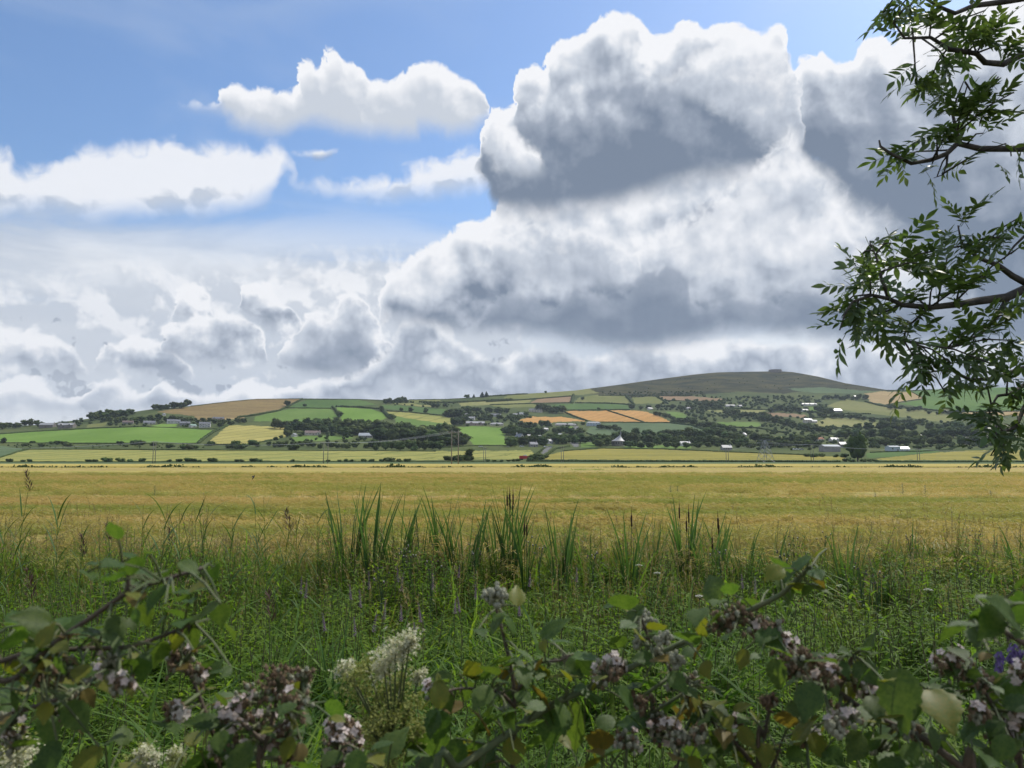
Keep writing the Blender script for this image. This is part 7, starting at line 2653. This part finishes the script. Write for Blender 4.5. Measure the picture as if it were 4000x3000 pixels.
bramble('upright bramble shoot with grey buds at its tip near the middle', [[(2002, 3060, 1.1), (2002, 3000, 1.1), (2009, 2706, 1.1), (1971, 2504, 1.1), (1933, 2358, 1.1)], [(2015, 2706, 1.1), (2060, 2643, 1.1), (2097, 2592, 1.1), (2186, 2580, 1.1), (2224, 2560, 1.1)], [(2009, 2760, 1.1), (1940, 2700, 1.08), (1800, 2690, 1.08), (1720, 2710, 1.06)]],
        [(2170, 2470, 150, 'g'), (2150, 2440, 110), (2290, 2555, 115), (2240, 2610, 110), (2280, 2595, 90), (1910, 2610, 90), (1880, 2630, 90), (1830, 2640, 75, 'y'), (1720, 2640, 75), (1750, 2680, 80), (1690, 2690, 60, 'g'), (1760, 2760, 85, 'o'), (1670, 2740, 80, 'y'), (1880, 2720, 100), (1820, 2690, 90),
         (1970, 2760, 80, 'y'), (2050, 2780, 75, 'y'), (2050, 2640, 80), (2080, 2650, 75, 'g'), (1910, 2770, 110), (1940, 2440, 80), (1990, 2430, 80), (1880, 2460, 60), (2020, 2570, 60), (1720, 2850, 110), (1710, 2920, 130), (1790, 2900, 90, 'y'), (1870, 2900, 110), (1850, 2860, 90), (1690, 2830, 90),
         (2030, 2910, 90, 'y'), (1900, 2960, 90), (1780, 2960, 110), (1830, 2930, 80, 'y'), (2050, 2970, 90), (1960, 2660, 70)],
        [(1930, 2325, 45, 0.0, 1.0), (1910, 2335, 30, 0.0, 1.0), (1960, 2330, 28, 0.0, 1.0), (1690, 2700, 35, 0.2, 0.8)], D0=1.1, fill=5)
bramble('bramble stem hung with pale round buds right of the middle', [[(2990, 3060, 1.12), (2954, 3000, 1.12), (2872, 2903, 1.12), (2809, 2846, 1.12), (2758, 2789, 1.12), (2676, 2706, 1.12), (2604, 2592, 1.12), (2553, 2535, 1.12), (2503, 2409, 1.12)]],
        [(2430, 2340, 140, 'g'), (2450, 2440, 80), (2490, 2480, 90, 'y'), (2570, 2450, 80, 'y'), (2640, 2470, 90), (2700, 2700, 70), (2650, 2800, 80, 'o'), (2770, 2690, 55, 'y'), (2700, 2840, 90), (2900, 2760, 60, 'y'), (2840, 2815, 75, 'y'), (2950, 2810, 70, 'y'), (2690, 2960, 100), (2760, 2940, 90), (2650, 2760, 110, 'o')],
        [(2510, 2420, 40, 0.0, 1.0), (2540, 2440, 35, 0.0, 1.0), (2500, 2510, 30, 0.0, 1.0), (2590, 2500, 35, 0.0, 1.0), (2570, 2560, 35, 0.0, 1.0), (2640, 2580, 35, 0.0, 1.0), (2630, 2680, 40, 0.0, 0.9), (2700, 2660, 35, 0.0, 0.9), (2540, 2790, 75, 0.15, 0.2), (2572, 2865, 50, 0.8), (2480, 2740, 50, 0.05, 0.3),
         (2650, 2900, 55, 0.1, 0.8), (2730, 2870, 45, 0.1, 0.8), (2620, 2840, 40, 0.5), (2866, 2840, 45, 0.4), (2740, 2790, 40, 0.05, 0.9)], D0=1.12, fill=5)
bramble('single brown bramble bud head on a bare stalk right of the middle', [[(2960, 2960, 1.1), (2985, 2880, 1.1), (3000, 2800, 1.1), (3005, 2750, 1.1)]], [(2960, 2810, 70, 'y'), (2900, 2810, 60, 'g')], [(3005, 2738, 30, 0.0, 0.1)], D0=1.1)
bramble('thick bramble cane running down right with large grey green leaves', [[(3800, 3050, 1.0), (3758, 3000, 1.0), (3613, 2890, 1.02), (3518, 2846, 1.03), (3423, 2801, 1.04), (3359, 2763, 1.05), (3271, 2700, 1.06), (3207, 2668, 1.06), (3140, 2610, 1.06), (3070, 2540, 1.06), (3010, 2470, 1.06)], [(3518, 2846, 1.03), (3560, 2760, 1.02), (3620, 2700, 1.0)], [(3271, 2700, 1.06), (3310, 2620, 1.05), (3330, 2560, 1.04)]],
        [(3510, 2725, 190, 'g'), (3540, 2790, 160, 'g'), (3670, 2685, 170, 'g'), (3680, 2760, 170, 'y'), (3157, 2744, 130), (3120, 2760, 110, 'g'), (3180, 2770, 90, 'y'), (3353, 2592, 85, 'y'), (3315, 2694, 80, 'y'), (3404, 2516, 90), (3370, 2530, 70), (3440, 2870, 90), (3340, 2920, 110), (3390, 2900, 90), (3700, 2896, 120), (3660, 2890, 80, 'g'),
         (3200, 2920, 90, 'y'), (3100, 2960, 100), (3260, 2960, 90), (3480, 2960, 120), (3560, 2940, 110), (3600, 2980, 100), (3830, 2900, 100), (3860, 2960, 110), (3380, 2800, 90)],
        [(3068, 2529, 60, 0.6), (3020, 2460, 55, 0.1, 0.4), (3138, 2580, 60, 0.25), (3100, 2620, 55, 0.1), (3180, 2640, 50, 0.1), (3245, 2605, 60, 0.3), (3240, 2630, 50, 0.4), (3271, 2795, 55, 0.5), (3320, 2810, 45, 0.2, 0.8), (3260, 2840, 45, 0.05, 0.8), (3360, 2660, 45, 0.2, 0.7), (3400, 2700, 45, 0.1, 0.3), (3430, 2930, 40, 0.1, 0.9), (3540, 2850, 50, 0.2, 0.7), (3580, 2870, 40, 0.1, 0.7), (3460, 2760, 40, 0.0, 0.4)], D0=1.03, rcane=0.005, fill=6)
bramble('bramble spray with white flowers low at the right edge', [[(3990, 3050, 1.05), (3960, 2960, 1.05), (3900, 2800, 1.05), (3830, 2680, 1.05), (3740, 2600, 1.05)]], [(3942, 2928, 130), (3970, 2870, 100), (3880, 2850, 90, 'y'), (3980, 2680, 130), (3990, 2740, 110), (3850, 2760, 100, 'y'), (3920, 2960, 110), (3810, 2830, 90)],
        [(3714, 2580, 60, 0.55), (3760, 2600, 50, 0.5), (3790, 2640, 60, 0.1, 0.3), (3700, 2620, 45, 0.15), (3960, 2820, 65, 0.5), (3930, 2850, 55, 0.3), (3990, 2790, 45, 0.5), (3850, 2670, 50, 0.1), (3980, 2620, 40, 0.6), (3830, 2790, 45, 0.2), (3900, 2890, 50, 0.2)], D0=1.05, fill=5)
bramble('blurred bramble spray with big hanging leaves at the right edge', [[(4080, 2560, 0.78), (4000, 2516, 0.78), (3930, 2472, 0.78), (3870, 2450, 0.78), (3796, 2434, 0.78)]], [(3822, 2472, 130, 'g'), (3714, 2453, 120), (3760, 2430, 110), (3923, 2384, 170, 'g'), (3900, 2420, 150), (3840, 2352, 110), (3980, 2370, 110), (3960, 2340, 110), (3990, 2480, 90)], D0=0.78, fill=1)

low = [(rb.uniform(1620, 3990), rb.uniform(2800, 3010), rb.uniform(70, 140), rb.choice('ggggggyyo')) for i in range(60)]
bramble('low bramble runner with many leaves along the bottom edge right of centre', [[(1500, 3140, 1.0), (1800, 3090, 1.05), (2200, 3050, 1.1), (2600, 3070, 1.1), (3000, 3040, 1.1), (3400, 3080, 1.1), (3800, 3060, 1.05)], [(2600, 3070, 1.1), (2650, 2980, 1.12), (2640, 2900, 1.12)], [(3000, 3040, 1.1), (3030, 2960, 1.1), (3060, 2880, 1.1)]], low, [(2450, 2900, 50, 0.3, 0.6), (3150, 2890, 50, 0.3, 0.6)], D0=1.12)
low = [(rb.uniform(-20, 1650), rb.uniform(2860, 3010), rb.uniform(70, 140), rb.choice('ggggy')) for i in range(26)]
bramble('low bramble runner with dark leaves along the bottom edge at the left', [[(-150, 3120, 0.95), (100, 3070, 0.95), (500, 3040, 1.0), (900, 3070, 1.0), (1300, 3040, 1.0), (1600, 3060, 1.0)]], low, D0=1.0)


def meadowsweet(label, spots, root, buds):
    """frothy cream flower plumes on thin branching stems"""
    D = 1.25
    b = at(root[0], root[1], D)
    foot = Vector((b.x, b.y, float(bank(b.x, b.y))))
    t = thing('meadowsweet', label, 'flower', foot)
    st = MB()
    r0 = b - foot
    st.tube([(0, 0, 0), r0 * 0.5, r0], [0.004, 0.0035, 0.003], 6)
    for lst, mt, nm in ((spots, SWEET, 'flower_plume'), (buds, SWEETB, 'bud_plume')):
        for px, py, r_ in lst:
            c = at(px, py, D + rb.uniform(-.05, .05)) - foot
            st.tube([r0, r0.lerp(c, 0.5) + Vector((0.01, 0, 0)), c], [0.0026, 0.002, 0.0012], 5)
            R_ = r_ / F * D
            m = MB()
            n_ = int(60 + r_ * 2.2)
            for k in range(n_):
                v = Vector((rb.gauss(0, .6), rb.gauss(0, .6), rb.gauss(0, .6))) * R_
                v.x += 0.4 * v.z
                p = c + v
                rr = rb.uniform(0.0012, 0.0022)
                for j in range(3):
                    d = Vector((rb.gauss(0, 1), rb.gauss(-.3, 1), rb.gauss(0, 1)))
                    leaf_shape(m, p, d, rr * 2.4, rr * 1.8, curl=0.1, seg=4)
            obj(nm, m.mesh(nm, mt), t)['kind'] = 'stuff'
    obj('stem', st.mesh('stem', HERB_STEM, True), t)


meadowsweet('creamy meadowsweet plume standing at the lower middle left', [(1545, 2540, 55), (1580, 2520, 45), (1520, 2580, 50), (1600, 2510, 25), (1345, 2610, 30), (1640, 2640, 22), (1500, 2600, 40)], (1490, 2960),
            [(1380, 2650, 45), (1440, 2600, 45), (1420, 2700, 55), (1500, 2700, 60), (1560, 2660, 45), (1470, 2780, 60), (1540, 2800, 60), (1600, 2760, 45), (1490, 2880, 70), (1560, 2900, 60), (1440, 2850, 50), (1600, 2860, 50), (1520, 2960, 60), (1640, 2850, 40)])
meadowsweet('pale cream blossom in the bottom left corner', [(30, 2930, 55), (70, 2960, 50), (20, 2985, 50), (90, 2945, 30)], (30, 3040), [(60, 2900, 40), (10, 2880, 40)])
meadowsweet('small cream blossoms at the bottom under the large brown flower mass', [(560, 2940, 24), (600, 2965, 24), (680, 2945, 24)], (610, 3060), [(540, 2950, 30), (690, 2970, 30)])


def vetch():
    D = 1.3
    b = at(3930, 2700, D)
    foot = Vector((b.x, b.y, float(bank(b.x, b.y))))
    t = thing('vetch', 'purple blue vetch flowers at the right edge above the brambles', 'flower', foot)
    st = MB()
    for px, py, r_ in ((3904, 2575, 42), (3954, 2542, 42), (3860, 2640, 28), (3985, 2560, 30)):
        c = at(px, py, D) - foot
        st.tube([(0, 0, 0), c * 0.5 + Vector((0.02, 0, 0)), c], [0.0025, 0.002, 0.0015], 5)
        m = MB()
        R_ = r_ / F * D
        for k in range(26):
            f = k / 26
            p = c + Vector((rb.uniform(-.2, .2) * R_ + 0.4 * R_ * (f - .5), rb.uniform(-.2, .2) * R_, R_ * (1.6 * f - 0.8)))
            leaf_shape(m, p, (rb.uniform(-1, 0.2), rb.uniform(-1, .4), -0.6), 0.012, 0.005)
        obj('flower_spike', m.mesh('flower_spike', VETCH), t)
    obj('stem', st.mesh('stem', HERB_STEM), t)
    m = MB()
    for k in range(30):
        f = 0.4 + 0.6 * rb.random()
        p = (at(rb.uniform(3840, 4000), rb.uniform(2620, 2850), D) - foot)
        leaf_shape(m, p, (rb.uniform(-1, 1), rb.uniform(-1, .3), 0.3), 0.03, 0.012)
    obj('leaves', m.mesh('leaves', HERB), t)


vetch()

# ------------------------------------------------------------------ the summer air between here and the hill
def haze():
    m = bpy.data.materials.new('summer haze')
    m.use_nodes = True
    t = m.node_tree
    t.nodes.clear()
    T = NT(t)
    v = T.n('ShaderNodeVolumePrincipled')
    v.inputs['Color'].default_value = (0.74, 0.85, 1.0, 1)
    v.inputs['Density'].default_value = HAZE
    v.inputs['Anisotropy'].default_value = 0.2
    T.put(T.n('ShaderNodeOutputMaterial').inputs['Volume'], v.outputs[0])
    b = MB()
    b.box(-4000, 4000, -1000, 4200, -200, 420)
    o = stuff('haze', b.mesh('haze', m), 'pale summer haze in the air over the valley and hill', 'haze')


HAZE = 0.000065
haze()
